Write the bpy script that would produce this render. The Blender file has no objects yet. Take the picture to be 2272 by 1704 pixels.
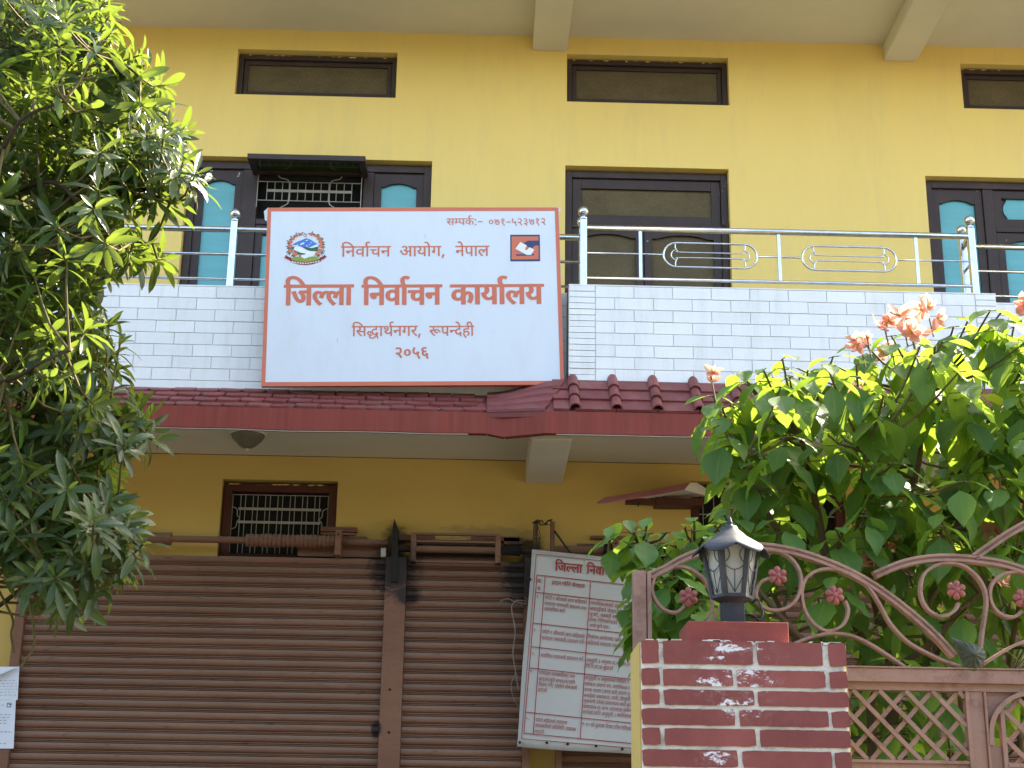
import bpy, math, random
from mathutils import Vector, Matrix, geometry, noise
R = math.radians
sc = bpy.context.scene
col = sc.collection

# ------------------------------------------------------------------ camera
EYE = Vector((0.0, 0.0, 1.6))
FPX = 3380.0                      # focal length in pixels of the 2272 wide photograph
PITCH, YAW, ROLL = R(18.0), R(1.0), R(0.9)
fw = Vector((math.sin(YAW) * math.cos(PITCH), math.cos(YAW) * math.cos(PITCH), math.sin(PITCH)))
r0 = Vector((math.cos(YAW), -math.sin(YAW), 0))
u0 = r0.cross(fw)
rt = r0 * math.cos(ROLL) + u0 * math.sin(ROLL)
up = u0 * math.cos(ROLL) - r0 * math.sin(ROLL)
cam = bpy.data.cameras.new('camera')
cam.sensor_width = 36.0
cam.lens = 36.0 * FPX / 2272.0
cam.clip_start, cam.clip_end = 0.05, 3000
camo = bpy.data.objects.new('camera', cam)
camo.matrix_world = Matrix(((rt.x, up.x, -fw.x, EYE.x), (rt.y, up.y, -fw.y, EYE.y), (rt.z, up.z, -fw.z, EYE.z), (0, 0, 0, 1)))
col.objects.link(camo)
sc.camera = camo

# ------------------------------------------------------------------ light
SUN = Vector((0.62, 0.42, 0.66)).normalized()      # towards the sun: behind the house, to the right
world = bpy.data.worlds.new('World')
sc.world = world
world.use_nodes = True
wn = world.node_tree
wn.nodes.clear()
sky = wn.nodes.new('ShaderNodeTexSky')
sky.sky_type = 'NISHITA'
sky.sun_disc = False
sky.sun_elevation = math.asin(SUN.z)
sky.sun_rotation = math.atan2(SUN.x, SUN.y)
sky.air_density, sky.dust_density, sky.ozone_density = 1.0, 2.5, 1.0
bg = wn.nodes.new('ShaderNodeBackground')
bg.inputs[1].default_value = 0.15
wo = wn.nodes.new('ShaderNodeOutputWorld')
wn.links.new(sky.outputs[0], bg.inputs[0])
wn.links.new(bg.outputs[0], wo.inputs[0])
sl = bpy.data.lights.new('sun', 'SUN')
sl.energy, sl.angle, sl.color = 4.0, R(0.5), (1.0, 0.93, 0.82)
slo = bpy.data.objects.new('sun', sl)
slo.rotation_euler = SUN.to_track_quat('Z', 'Y').to_euler()
slo.location = (10, 10, 20)
col.objects.link(slo)
sc.view_settings.view_transform = 'Standard'
sc.view_settings.look = 'None'
sc.view_settings.gamma = 1
sc.view_settings.use_curve_mapping = False
sc.view_settings.exposure = 2.7
sc.view_settings.use_white_balance = True
sc.view_settings.white_balance_temperature = 7400
sc.render.engine = 'CYCLES'
sc.cycles.max_bounces = 8
sc.cycles.use_denoising = True

# ------------------------------------------------------------------ helpers
def ray(px, py):
    return fw + rt * ((px - 1136) / FPX) - up * ((py - 852) / FPX)
def W(px, py, Y):
    """the point at distance Y that the photograph shows at this pixel"""
    d = ray(px, py)
    return EYE + d * (Y / d.y)
def X(px, py, Y): return W(px, py, Y).x
def Z(px, py, Y): return W(px, py, Y).z

class MB:
    def __init__(s): s.v, s.f, s.uv = [], [], None
    def quad(s, *p):
        n = len(s.v); s.v += [tuple(q) for q in p]; s.f.append(tuple(range(n, n + len(p)))); return s
    def box(s, x0, x1, y0, y1, z0, z1):
        n = len(s.v)
        s.v += [(x, y, z) for z in (z0, z1) for y in (y0, y1) for x in (x0, x1)]
        for q in ((0, 2, 3, 1), (4, 5, 7, 6), (0, 1, 5, 4), (2, 6, 7, 3), (0, 4, 6, 2), (1, 3, 7, 5)):
            s.f.append(tuple(n + i for i in q))
        return s
    def ring(s, x0, x1, z0, z1, w, y0, y1, top=None):
        t = w if top is None else top
        s.box(x0, x0 + w, y0, y1, z0, z1); s.box(x1 - w, x1, y0, y1, z0, z1)
        s.box(x0 + w, x1 - w, y0, y1, z1 - t, z1); s.box(x0 + w, x1 - w, y0, y1, z0, z0 + w)
        return s
    def prism(s, pts, d):
        """closed outline pts (Vectors) swept along vector d"""
        n, m = len(s.v), len(pts)
        d = Vector(d)
        s.v += [tuple(p) for p in pts] + [tuple(Vector(p) + d) for p in pts]
        for i in range(m):
            j = (i + 1) % m
            s.f.append((n + i, n + j, n + m + j, n + m + i))
        for tri in geometry.tessellate_polygon([[Vector(p) for p in pts]]):
            s.f.append(tuple(n + i for i in tri)); s.f.append(tuple(n + m + i for i in reversed(tri)))
        return s
    def tube(s, path, r, k=8, cap=True, flat=None):
        """round tube (or flat bar: flat=(half width, half depth)) along a path"""
        path = [Vector(p) for p in path]
        rs = r if isinstance(r, (list, tuple)) else [r] * len(path)
        n = len(s.v)
        t0 = (path[1] - path[0]).normalized()
        ref = Vector((0, 1, 0)) if abs(t0.y) < .9 else Vector((0, 0, 1))
        for i, p in enumerate(path):
            t = (path[min(i + 1, len(path) - 1)] - path[max(i - 1, 0)]).normalized()
            a = t.cross(ref)
            if a.length < 1e-5: a = t.cross(Vector((1, 0, 0)))
            a.normalize(); b = a.cross(t)
            if flat:
                for ca, cb in ((-1, -1), (1, -1), (1, 1), (-1, 1)):
                    s.v.append(tuple(p + a * flat[0] * ca + b * flat[1] * cb))
            else:
                for j in range(k):
                    an = 2 * math.pi * j / k
                    s.v.append(tuple(p + (a * math.cos(an) + b * math.sin(an)) * rs[i]))
        kk = 4 if flat else k
        for i in range(len(path) - 1):
            for j in range(kk):
                j2 = (j + 1) % kk
                s.f.append((n + i * kk + j, n + i * kk + j2, n + (i + 1) * kk + j2, n + (i + 1) * kk + j))
        if cap:
            s.f.append(tuple(n + j for j in range(kk)))
            m = n + (len(path) - 1) * kk
            s.f.append(tuple(m + j for j in reversed(range(kk))))
        return s
    def lathe(s, c, prof, k=24, sx=1.0, wob=None, a0=0.0):
        """prof = [(radius, z)...] around the vertical through c"""
        n = len(s.v); c = Vector(c)
        for i, (r, z) in enumerate(prof):
            for j in range(k):
                an = a0 + 2 * math.pi * j / k
                dr, dz = wob(i, an) if wob else (0, 0)
                s.v.append((c.x + (r + dr) * math.cos(an), c.y + (r + dr) * math.sin(an), c.z + z + dz))
        for i in range(len(prof) - 1):
            for j in range(k):
                j2 = (j + 1) % k
                s.f.append((n + i * k + j, n + i * k + j2, n + (i + 1) * k + j2, n + (i + 1) * k + j))
        return s
    def mesh(s, name, mat=None, smooth=False):
        m = bpy.data.meshes.new(name)
        m.from_pydata(s.v, [], s.f)
        if mat: m.materials.append(mat)
        if smooth: m.shade_smooth()
        m.update()
        return m
    def build(s, name, mat, parent=None, smooth=False, bevel=0, loc=None, **tags):
        """link as one object; vertices are in world space unless loc gives the origin they are relative to"""
        m = s.mesh(name, mat, smooth)
        o = bpy.data.objects.new(name, m)
        col.objects.link(o)
        fix = bpy.data
        put(o, parent, loc)
        if bevel:
            b = o.modifiers.new('bevel', 'BEVEL'); b.width = bevel; b.segments = 2; b.limit_method = 'ANGLE'
        for k, v in tags.items(): o[k] = v
        return o

WORLD = {}
def put(o, parent=None, loc=None):
    """place o at world position loc under parent (parents are never rotated)"""
    loc = Vector(loc) if loc is not None else Vector((0, 0, 0))
    WORLD[o.name] = loc
    if parent is not None:
        o.parent = parent
        o.location = loc - WORLD[parent.name]
    else:
        o.location = loc
def inst(mesh, name, parent, loc, rot=None, scale=None):
    o = bpy.data.objects.new(name, mesh)
    col.objects.link(o)
    put(o, parent, loc)
    if rot is not None: o.rotation_euler = rot
    if scale is not None: o.scale = scale
    return o
def thing(name, loc, label, cat, group=None):
    o = bpy.data.objects.new(name, None)
    col.objects.link(o)
    put(o, None, loc)
    o['label'], o['category'] = label, cat
    if group: o['group'] = group
    return o
def smooth_path(pts, n=6, closed=False):
    P = [Vector(p) for p in pts]; out = []
    m = len(P)
    for i in range(m if closed else m - 1):
        if closed: a, b, c, d = P[(i - 1) % m], P[i], P[(i + 1) % m], P[(i + 2) % m]
        else: a, b, c, d = P[max(i - 1, 0)], P[i], P[i + 1], P[min(i + 2, m - 1)]
        for k in range(n):
            t = k / n
            out.append(.5 * ((2 * b) + (c - a) * t + (2 * a - 5 * b + 4 * c - d) * t * t + (3 * b - a - 3 * c + d) * t ** 3))
    if not closed: out.append(P[-1])
    return out

# ------------------------------------------------------------------ materials
def nodes(name):
    m = bpy.data.materials.new(name); m.use_nodes = True
    t = m.node_tree; b = t.nodes['Principled BSDF']
    return m, t, b
def coords(t, kind='Object'):
    if kind == 'Geometry':
        g = t.nodes.new('ShaderNodeNewGeometry'); return g.outputs['Position']
    return t.nodes.new('ShaderNodeTexCoord').outputs[kind]
def tex_noise(t, vec, scale, detail=4, rough=.6, stretch=None):
    if stretch:
        mp = t.nodes.new('ShaderNodeMapping'); mp.inputs['Scale'].default_value = stretch
        t.links.new(vec, mp.inputs['Vector']); vec = mp.outputs[0]
    n = t.nodes.new('ShaderNodeTexNoise')
    n.inputs['Scale'].default_value, n.inputs['Detail'].default_value, n.inputs['Roughness'].default_value = scale, detail, rough
    t.links.new(vec, n.inputs['Vector'])
    return n.outputs['Fac']
def ramp(t, fac, stops):
    r = t.nodes.new('ShaderNodeValToRGB')
    e = r.color_ramp.elements
    while len(e) < len(stops): e.new(.5)
    for el, (p, c) in zip(e, stops):
        el.position = p; el.color = (*c, 1) if len(c) == 3 else c
    t.links.new(fac, r.inputs[0])
    return r.outputs[0]
def mix(t, a, b, fac, mode='MIX'):
    m = t.nodes.new('ShaderNodeMix'); m.data_type = 'RGBA'; m.blend_type = mode
    for inp, v in ((m.inputs[0], fac), (m.inputs[6], a), (m.inputs[7], b)):
        if isinstance(v, (int, float)): inp.default_value = v
        elif isinstance(v, tuple): inp.default_value = (*v, 1) if len(v) == 3 else v
        else: t.links.new(v, inp)
    return m.outputs[2]
def bump(t, b, h, strength=.3, dist=.01):
    n = t.nodes.new('ShaderNodeBump'); n.inputs['Strength'].default_value = strength; n.inputs['Distance'].default_value = dist
    t.links.new(h, n.inputs['Height']); t.links.new(n.outputs[0], b.inputs['Normal'])
def math_node(t, op, a, b=None, clamp=False):
    m = t.nodes.new('ShaderNodeMath'); m.operation = op; m.use_clamp = clamp
    for i, v in enumerate((a, b)):
        if v is None: continue
        if isinstance(v, (int, float)): m.inputs[i].default_value = v
        else: t.links.new(v, m.inputs[i])
    return m.outputs[0]
def blob(t, vec, c, rad, wob=.35, nscale=14):
    """1 inside a ragged spot of radius rad (tuple = per axis) round world point c, 0 outside"""
    mp = t.nodes.new('ShaderNodeMapping'); mp.vector_type = 'POINT'
    rad = rad if isinstance(rad, tuple) else (rad,) * 3
    mp.inputs['Scale'].default_value = tuple(1 / r for r in rad)
    mp.inputs['Location'].default_value = tuple(-c[i] / rad[i] for i in range(3))
    t.links.new(vec, mp.inputs['Vector'])
    ln = t.nodes.new('ShaderNodeVectorMath'); ln.operation = 'LENGTH'
    t.links.new(mp.outputs[0], ln.inputs[0])
    nz = tex_noise(t, vec, nscale, 5, .7, (1, 1, 2.5))
    d = math_node(t, 'ADD', ln.outputs['Value'], math_node(t, 'MULTIPLY', math_node(t, 'SUBTRACT', nz, .5), wob * 4))
    return math_node(t, 'SUBTRACT', 2.4, math_node(t, 'MULTIPLY', d, 2.4), clamp=True)
def vary(t, c, amt):
    """every piece a little lighter or darker than the next"""
    oi = t.nodes.new('ShaderNodeObjectInfo')
    return mix(t, c, ramp(t, oi.outputs['Random'], [(0, (1 - amt,) * 3), (1, (1, 1, 1))]), 1.0, 'MULTIPLY')
def paint(name, c, var=.12, scale=3, rough=.6, grain=60, gb=.15, spec=.3, metal=0, each=0, dirt=None, dirt_amt=.4, dscale=2.2, stretch=None, geo=False):
    m, t, b = nodes(name)
    v = coords(t, 'Geometry' if geo else 'Object')
    c2 = tuple(x * (1 - var) for x in c)
    n = tex_noise(t, v, scale, 5, .65, stretch)
    colr = ramp(t, n, [(.3, c2), (.7, c)])
    if dirt:
        d = tex_noise(t, v, dscale, 6, .75, stretch)
        colr = mix(t, colr, dirt, ramp(t, d, [(.5, (0, 0, 0)), (.75, (dirt_amt,) * 3)]))
    if each: colr = vary(t, colr, each)
    t.links.new(colr, b.inputs['Base Color'])
    b.inputs['Roughness'].default_value = rough
    b.inputs['Specular IOR Level'].default_value = spec
    b.inputs['Metallic'].default_value = metal
    if gb: bump(t, b, tex_noise(t, v, grain, 4, .7), gb, .003)
    return m

M = {}
M['yellow'] = paint('yellow_wall_paint', (.84, .60, .185), .05, .9, .6, 90, .12, .3, dirt=(.56, .44, .22), dirt_amt=.28, dscale=2.4, stretch=(2.6, 1, .45), geo=True)
M['ceiling'] = paint('ceiling_paint', (.70, .65, .52), .12, 1.1, .85, 80, .1, .1, geo=True)
M['white'] = paint('white_brick_paint', (.80, .80, .78), .05, 5, .6, 70, .35, .25, each=.07, dirt=(.52, .50, .45), dirt_amt=.4, dscale=3, stretch=(4, 1, .6), geo=True)
M['joint'] = paint('white_joint_paint', (.70, .69, .66), .1, 6, .8, 80, .3, .1, geo=True)
M['tile'] = paint('red_tile_paint', (.25, .062, .055), .25, 8, .55, 60, .45, .3, each=.22, dirt=(.30, .17, .14), dirt_amt=.45, dscale=6, geo=True)
M['fascia'] = paint('red_fascia_paint', (.25, .044, .028), .28, 2, .6, 60, .2, .25, dirt=(.26, .09, .07), dirt_amt=.4, dscale=3, stretch=(14, 1, .6), geo=True)
M['brown'] = paint('dark_brown_wood_paint', (.052, .032, .028), .25, 6, .5, 50, .2, .3, dirt=(.09, .06, .05), dirt_amt=.4, dscale=7, geo=True)
M['redbrown'] = paint('red_brown_wood_paint', (.095, .028, .018), .25, 6, .5, 50, .2, .3, geo=True)
M['flake'] = paint('bare_chipped_paint', (.45, .42, .38), .3, 40, .8, geo=True)
M['steel_bar'] = paint('pale_painted_steel', (.42, .40, .36), .3, 12, .5, geo=True)
M['soot'] = paint('sooty_burnt_iron', (.016, .012, .010), .4, 20, .7, geo=True)
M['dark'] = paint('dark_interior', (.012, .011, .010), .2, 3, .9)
M['turq'] = paint('turquoise_film', (.085, .40, .43), .18, 3, .28, 30, .06, .6, stretch=(.6, 1, 6), geo=True)
M['greenglass'] = paint('green_tinted_glass', (.03, .045, .015), .2, 5, .15, 30, 0, .5)
M['gate'] = paint('dusty_pink_gate_paint', (.34, .20, .155), .16, 9, .5, 70, .25, .3, dirt=(.10, .045, .03), dirt_amt=.75, dscale=14, geo=True)
M['flower_iron'] = paint('pink_red_flower_paint', (.36, .105, .095), .35, 30, .45, 60, .3, .35, geo=True)
M['leaf_iron'] = paint('weathered_green_iron', (.075, .085, .06), .45, 45, .7, 90, .6, .2, dirt=(.05, .12, .09), dirt_amt=.6, dscale=30, geo=True)
M['lamp'] = paint('dark_grey_lamp_paint', (.030, .035, .044), .3, 14, .62, 70, .2, .4, dirt=(.12, .11, .10), dirt_amt=.35, dscale=12, geo=True)
M['capred'] = paint('red_cap_paint', (.25, .055, .045), .18, 12, .6, 50, .7, .25, dirt=(.16, .05, .045), dirt_amt=.5, dscale=20, geo=True)
M['pillar_yellow'] = paint('yellow_pillar_plaster', (.60, .42, .14), .1, 5, .8, 60, .35, .15, dirt=(.4, .33, .2), dirt_amt=.4, dscale=3, stretch=(4, 4, .8), geo=True)
M['mortar'] = paint('white_mortar', (.72, .70, .64), .15, 18, .85, 60, .9, .1, dirt=(.13, .13, .08), dirt_amt=.9, dscale=8, stretch=(1, 1, 2), geo=True)
M['orange'] = paint('orange_red_print', (.60, .16, .09), .06, 6, .5, 30, 0, .3)
M['banner_red'] = paint('dark_red_print', (.30, .03, .03), .1, 6, .6, 30, 0, .2)
M['sign'] = paint('white_flex_sheet', (.63, .67, .71), .04, 1.2, .4, 3.5, .5, .4, dirt=(.52, .52, .50), dirt_amt=.35, dscale=2.6, stretch=(2.2, 1, .7), geo=True)
M['banner'] = paint('dusty_white_flex_sheet', (.44, .42, .38), .08, 3, .6, 30, .05, .25, dirt=(.42, .38, .30), dirt_amt=.5, dscale=2.2, geo=True)
M['paper'] = paint('white_paper', (.66, .68, .74), .05, 10, .8, 30, .05, .1)
M['ink'] = paint('grey_print', (.22, .22, .25), .2, 10, .8, 30, 0, .1)
M['navy'] = paint('navy_print', (.035, .055, .14), .05, 6, .5, 30, 0, .3)
M['white_print'] = paint('white_print', (.74, .76, .78), .02, 6, .5, 30, 0, .3)
M['mount'] = paint('blue_print', (.06, .19, .52), .05, 6, .5, 30, 0, .3)
M['green_print'] = paint('green_print', (.03, .13, .06), .2, 20, .5, 30, 0, .3)
M['lime_print'] = paint('lime_print', (.28, .36, .05), .3, 60, .5, 30, 0, .3)
M['bark'] = paint('brown_bark', (.17, .12, .075), .4, 14, .85, 60, .8, .1, geo=True)
M['darkbark'] = paint('dark_grey_bark', (.065, .05, .035), .4, 14, .85, 60, .8, .1, geo=True)
M['twig'] = paint('green_brown_twig', (.13, .105, .04), .3, 20, .7, 60, .4, .2, geo=True)
M['cable'] = paint('grey_twine', (.30, .26, .20), .3, 20, .8)
M['cable_black'] = paint('black_cable', (.015, .015, .015), .3, 20, .5)
M['lampglass'] = None
M['pinksheet'] = paint('pink_painted_sheet', (.48, .18, .18), .2, 8, .6, 30, .1, .3, geo=True)
M['ground'] = paint('dusty_concrete_ground', (.13, .12, .10), .25, .6, .9, 12, .4, .1, dirt=(.09, .10, .06), dirt_amt=.6, dscale=.25, geo=True)

def steel():
    m, t, b = nodes('polished_stainless_steel')
    v = coords(t, 'Geometry')
    b.inputs['Metallic'].default_value = 1
    t.links.new(ramp(t, tex_noise(t, v, 25, 4), [(.35, (.50, .50, .50)), (.7, (.66, .66, .66))]), b.inputs['Base Color'])
    t.links.new(ramp(t, tex_noise(t, v, 40, 5), [(.3, (.12,) * 3), (.75, (.3,) * 3)]), b.inputs['Roughness'])
    return m
M['steel'] = steel()

def shutter_mat():
    m, t, b = nodes('rusty_brown_shutter_paint')
    v = coords(t, 'Geometry')
    base = ramp(t, tex_noise(t, v, 2.2, 5, .7, (1, 1, 3)), [(.3, (.16, .067, .036)), (.7, (.215, .098, .057))])
    # dust lies on the upward faces, rust in horizontal scratches
    g = t.nodes.new('ShaderNodeNewGeometry')
    sp = t.nodes.new('ShaderNodeSeparateXYZ'); t.links.new(g.outputs['Normal'], sp.inputs[0])
    dust = math_node(t, 'MULTIPLY', math_node(t, 'MAXIMUM', sp.outputs['Z'], 0), .9, clamp=True)
    base = vary(t, base, .16)
    c = mix(t, base, (.26, .205, .15), math_node(t, 'MULTIPLY', dust, .85))
    rust = ramp(t, tex_noise(t, v, 9, 6, .75, (1, 1, 5)), [(.60, (0, 0, 0)), (.68, (.8,) * 3)])
    c = mix(t, c, (.045, .018, .010), rust)
    grime = ramp(t, tex_noise(t, v, 45, 5, .7, (.5, 1, 2)), [(.55, (0, 0, 0)), (.8, (.45,) * 3)])
    c = mix(t, c, (.07, .035, .02), grime)
    soot1 = blob(t, v, W(876, 1258, 9.36), (.19, .6, .22), .36, 30)
    soot2 = blob(t, v, W(1165, 1270, 9.36), (.18, .6, .26), .36, 30)
    soot3 = blob(t, v, W(835, 1620, 9.36), (.04, .4, .06), .25, 9)
    soot4 = blob(t, v, W(905, 1320, 9.36), (.10, .4, .08), .3, 14)
    s = math_node(t, 'MAXIMUM', math_node(t, 'MAXIMUM', soot1, soot2), math_node(t, 'MAXIMUM', soot3, soot4))
    c = mix(t, c, (.006, .005, .005), math_node(t, 'MULTIPLY', s, .88))
    t.links.new(c, b.inputs['Base Color'])
    b.inputs['Roughness'].default_value = .55
    b.inputs['Specular IOR Level'].default_value = .3
    bump(t, b, tex_noise(t, v, 60, 4), .25, .003)
    return m
M['shutter'] = shutter_mat()

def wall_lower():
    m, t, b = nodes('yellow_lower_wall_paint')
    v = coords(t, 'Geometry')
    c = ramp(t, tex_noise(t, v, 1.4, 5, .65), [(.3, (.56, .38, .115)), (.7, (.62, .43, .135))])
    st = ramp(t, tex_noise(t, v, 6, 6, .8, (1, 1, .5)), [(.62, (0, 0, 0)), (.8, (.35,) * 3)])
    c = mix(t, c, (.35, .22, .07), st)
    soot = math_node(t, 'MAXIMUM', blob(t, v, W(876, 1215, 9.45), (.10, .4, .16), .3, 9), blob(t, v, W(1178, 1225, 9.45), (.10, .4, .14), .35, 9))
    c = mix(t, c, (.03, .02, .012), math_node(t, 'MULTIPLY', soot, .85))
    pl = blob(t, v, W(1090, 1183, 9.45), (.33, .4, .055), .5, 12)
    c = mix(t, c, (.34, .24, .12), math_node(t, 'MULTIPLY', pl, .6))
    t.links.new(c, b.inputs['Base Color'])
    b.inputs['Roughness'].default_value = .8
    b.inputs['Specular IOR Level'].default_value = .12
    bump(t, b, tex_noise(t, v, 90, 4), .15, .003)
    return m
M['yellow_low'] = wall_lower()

def mesh_screen():
    m, t, b = nodes('dusty_insect_screen')
    v = coords(t, 'Geometry')
    w1 = t.nodes.new('ShaderNodeTexVoronoi'); w1.inputs['Scale'].default_value = 160; t.links.new(v, w1.inputs['Vector'])
    c = mix(t, ramp(t, tex_noise(t, v, 4, 5, .7, (1, 1, 1.6)), [(.3, (.105, .078, .042)), (.75, (.165, .125, .068))]), (.03, .025, .015), ramp(t, w1.outputs['Distance'], [(.2, (.5,) * 3), (.6, (0, 0, 0))]))
    t.links.new(c, b.inputs['Base Color'])
    b.inputs['Roughness'].default_value = .8
    b.inputs['Specular IOR Level'].default_value = .2
    return m
M['screen'] = mesh_screen()

def brick_red():
    m, t, b = nodes('dark_red_brick_paint')
    v = coords(t, 'Geometry')
    c = ramp(t, tex_noise(t, v, 7, 5, .7), [(.3, (.21, .056, .052)), (.7, (.29, .085, .075))])
    c = vary(t, c, .22)
    # paper scraps and chalky scratches left by torn posters, only round the middle of the pillar
    mid = math_node(t, 'MAXIMUM', blob(t, v, W(1640, 1500, 3.7), (.13, .5, .14), .25, 9), blob(t, v, W(1590, 1682, 3.7), (.08, .5, .02), .2, 9))
    scr = ramp(t, tex_noise(t, v, 13, 9, .72, (1, 1, 1.7)), [(.55, (0, 0, 0)), (.58, (1, 1, 1))])
    soft = ramp(t, tex_noise(t, v, 40, 6, .8), [(.5, (0, 0, 0)), (.75, (.5,) * 3)])
    c = mix(t, c, (.45, .30, .31), math_node(t, 'MULTIPLY', soft, math_node(t, 'MULTIPLY', mid, 1.3, clamp=True)))
    c = mix(t, c, (.66, .66, .70), math_node(t, 'MULTIPLY', scr, math_node(t, 'GREATER_THAN', mid, .7)))
    t.links.new(c, b.inputs['Base Color'])
    b.inputs['Roughness'].default_value = .62
    b.inputs['Specular IOR Level'].default_value = .25
    bump(t, b, tex_noise(t, v, 110, 4), .35, .002)
    return m
M['brick'] = brick_red()

def leaf_mat(name, stops, trans, rough, vein, spec=.5, tmix=.35):
    m, t, b = nodes(name)
    at = t.nodes.new('ShaderNodeAttribute'); at.attribute_name = 'rnd'
    uv = t.nodes.new('ShaderNodeUVMap')
    sp = t.nodes.new('ShaderNodeSeparateXYZ'); t.links.new(uv.outputs[0], sp.inputs[0])
    c = ramp(t, at.outputs['Fac'], stops)
    au = math_node(t, 'ABSOLUTE', math_node(t, 'SUBTRACT', sp.outputs['X'], .5))
    # side veins run forward from the midrib
    ph = math_node(t, 'SUBTRACT', math_node(t, 'MULTIPLY', sp.outputs['Y'], vein), math_node(t, 'MULTIPLY', au, vein * .55))
    wv = math_node(t, 'SINE', math_node(t, 'MULTIPLY', ph, 6.2832))
    rib = math_node(t, 'LESS_THAN', au, .028)
    c2 = mix(t, c, (.16, .26, .06), math_node(t, 'MULTIPLY', rib, .45))
    c2 = mix(t, c2, (.012, .035, .01), math_node(t, 'MULTIPLY', math_node(t, 'GREATER_THAN', wv, .82), .35))
    t.links.new(c2, b.inputs['Base Color'])
    b.inputs['Roughness'].default_value = rough
    b.inputs['Specular IOR Level'].default_value = spec
    bump(t, b, math_node(t, 'ADD', math_node(t, 'MULTIPLY', wv, .5), math_node(t, 'MULTIPLY', rib, -1.5)), .35, .0012)
    tr = t.nodes.new('ShaderNodeBsdfTranslucent')
    t.links.new(mix(t, c, trans, .6), tr.inputs['Color'])
    ms = t.nodes.new('ShaderNodeMixShader'); ms.inputs[0].default_value = tmix
    out = t.nodes['Material Output']
    t.links.new(b.outputs[0], ms.inputs[1]); t.links.new(tr.outputs[0], ms.inputs[2]); t.links.new(ms.outputs[0], out.inputs[0])
    return m
M['leafA'] = leaf_mat('glossy_narrow_leaf', [(0, (.010, .032, .008)), (.5, (.021, .056, .011)), (.93, (.05, .092, .017)), (1, (.13, .12, .025))], (.34, .47, .055), .30, 14, .45, .34)
M['leafB'] = leaf_mat('broad_matt_leaf', [(0, (.035, .095, .016)), (.5, (.058, .15, .024)), (.9, (.10, .20, .03)), (.97, (.12, .19, .03)), (1, (.45, .33, .02))], (.50, .72, .07), .5, 9, .3, .42)
M['sepal'] = leaf_mat('pink_sepal', [(0, (.52, .16, .14)), (.6, (.66, .30, .25)), (1, (.75, .48, .33))], (.95, .55, .42), .6, 8, .2, .6)

def glass():
    m, t, b = nodes('dusty_frosted_glass')
    v = coords(t, 'Geometry')
    t.links.new(ramp(t, tex_noise(t, v, 12, 5), [(.3, (.34, .36, .33)), (.7, (.48, .50, .46))]), b.inputs['Base Color'])
    b.inputs['Roughness'].default_value = .3
    b.inputs['Transmission Weight'].default_value = .35
    b.inputs['Specular IOR Level'].default_value = .5
    return m
M['lampglass'] = glass()

# ------------------------------------------------------------------ ground
g = MB().quad((-400, -400, 0), (400, -400, 0), (400, 400, 0), (-400, 400, 0)).build('ground', M['ground'], kind='structure')

# ------------------------------------------------------------------ the house
YW = 9.45                                  # wall face
XL, XR = -9.0, 9.5
FLOOR = 4.28                               # balcony floor
SOFF = Z(1178, 1022, YW)                   # ceiling over the ground floor
CEIL = Z(1178, 80, YW)                     # ceiling over the balcony
house = thing('office_building', (0, YW, 0), 'two storey yellow office building with white brick balcony, red tiled eave and brown roller shutters', 'building')

def wall_sheet(name, x0, x1, z0, z1, holes, mat, depth):
    xs = sorted({x0, x1, *[h[0] for h in holes], *[h[1] for h in holes]})
    zs = sorted({z0, z1, *[h[2] for h in holes], *[h[3] for h in holes]})
    b = MB()
    for i in range(len(xs) - 1):
        for j in range(len(zs) - 1):
            cx, cz = (xs[i] + xs[i + 1]) / 2, (zs[j] + zs[j + 1]) / 2
            if any(h[0] < cx < h[1] and h[2] < cz < h[3] for h in holes): continue
            b.quad((xs[i], YW, zs[j]), (xs[i + 1], YW, zs[j]), (xs[i + 1], YW, zs[j + 1]), (xs[i], YW, zs[j + 1]))
    for a, c, d, e in holes:
        y = YW + depth
        b.quad((a, YW, d), (a, y, d), (a, y, e), (a, YW, e)); b.quad((c, YW, d), (c, YW, e), (c, y, e), (c, y, d))
        b.quad((a, YW, e), (a, y, e), (c, y, e), (c, YW, e)); b.quad((a, YW, d), (c, YW, d), (c, y, d), (a, y, d))
    return b.build(name, mat, house)
def hole(pxl, pxr, pt, pb, bottom=None):
    xm = (pxl + pxr) / 2
    a, c = X(pxl, (pt + pb) / 2, YW), X(pxr, (pt + pb) / 2, YW)
    return (a, c, Z(xm, pb, YW) if bottom is None else bottom, Z(xm, pt, YW))
v1 = hole(524, 880, 112.5, 213); v2 = hole(1258, 1617, 124, 229.5); v3 = hole(2135, 2470, 145, 244)
wl = (X(400, 560, YW), X(957.5, 400, YW), FLOOR, Z(680, 351, YW))
dc = (X(1254, 450, YW), X(1619, 450, YW), FLOOR, Z(1436, 371, YW))
wr = (X(2057, 450, YW), X(2057, 450, YW) + 1.9, FLOOR, Z(2100, 391, YW))
wall_sheet('upper_wall', XL, XR, SOFF - .0, CEIL + .02, [v1, v2, v3, wl, dc, wr], M['yellow'], .16)
s1 = (X(489, 1130, YW), X(748, 1110, YW), Z(620, 1245, YW), Z(620, 1065, YW))
s2 = (X(1532, 1120, YW), X(1532, 1120, YW) + 1.0, Z(1600, 1250, YW), Z(1532, 1067, YW))
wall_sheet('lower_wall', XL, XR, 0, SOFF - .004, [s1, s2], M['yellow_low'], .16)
# the body of the house behind the wall, closed on every side
MB().box(XL, XR, YW + .26, YW + 8, 0, CEIL + .12).build('house_body', M['dark'], house)
MB().box(XL - .2, XL - .003, YW, YW + 8, 0, CEIL + .12).box(XR + .003, XR + .2, YW, YW + 8, 0, CEIL + .12).build('side_wall', M['yellow'], house)
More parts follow.
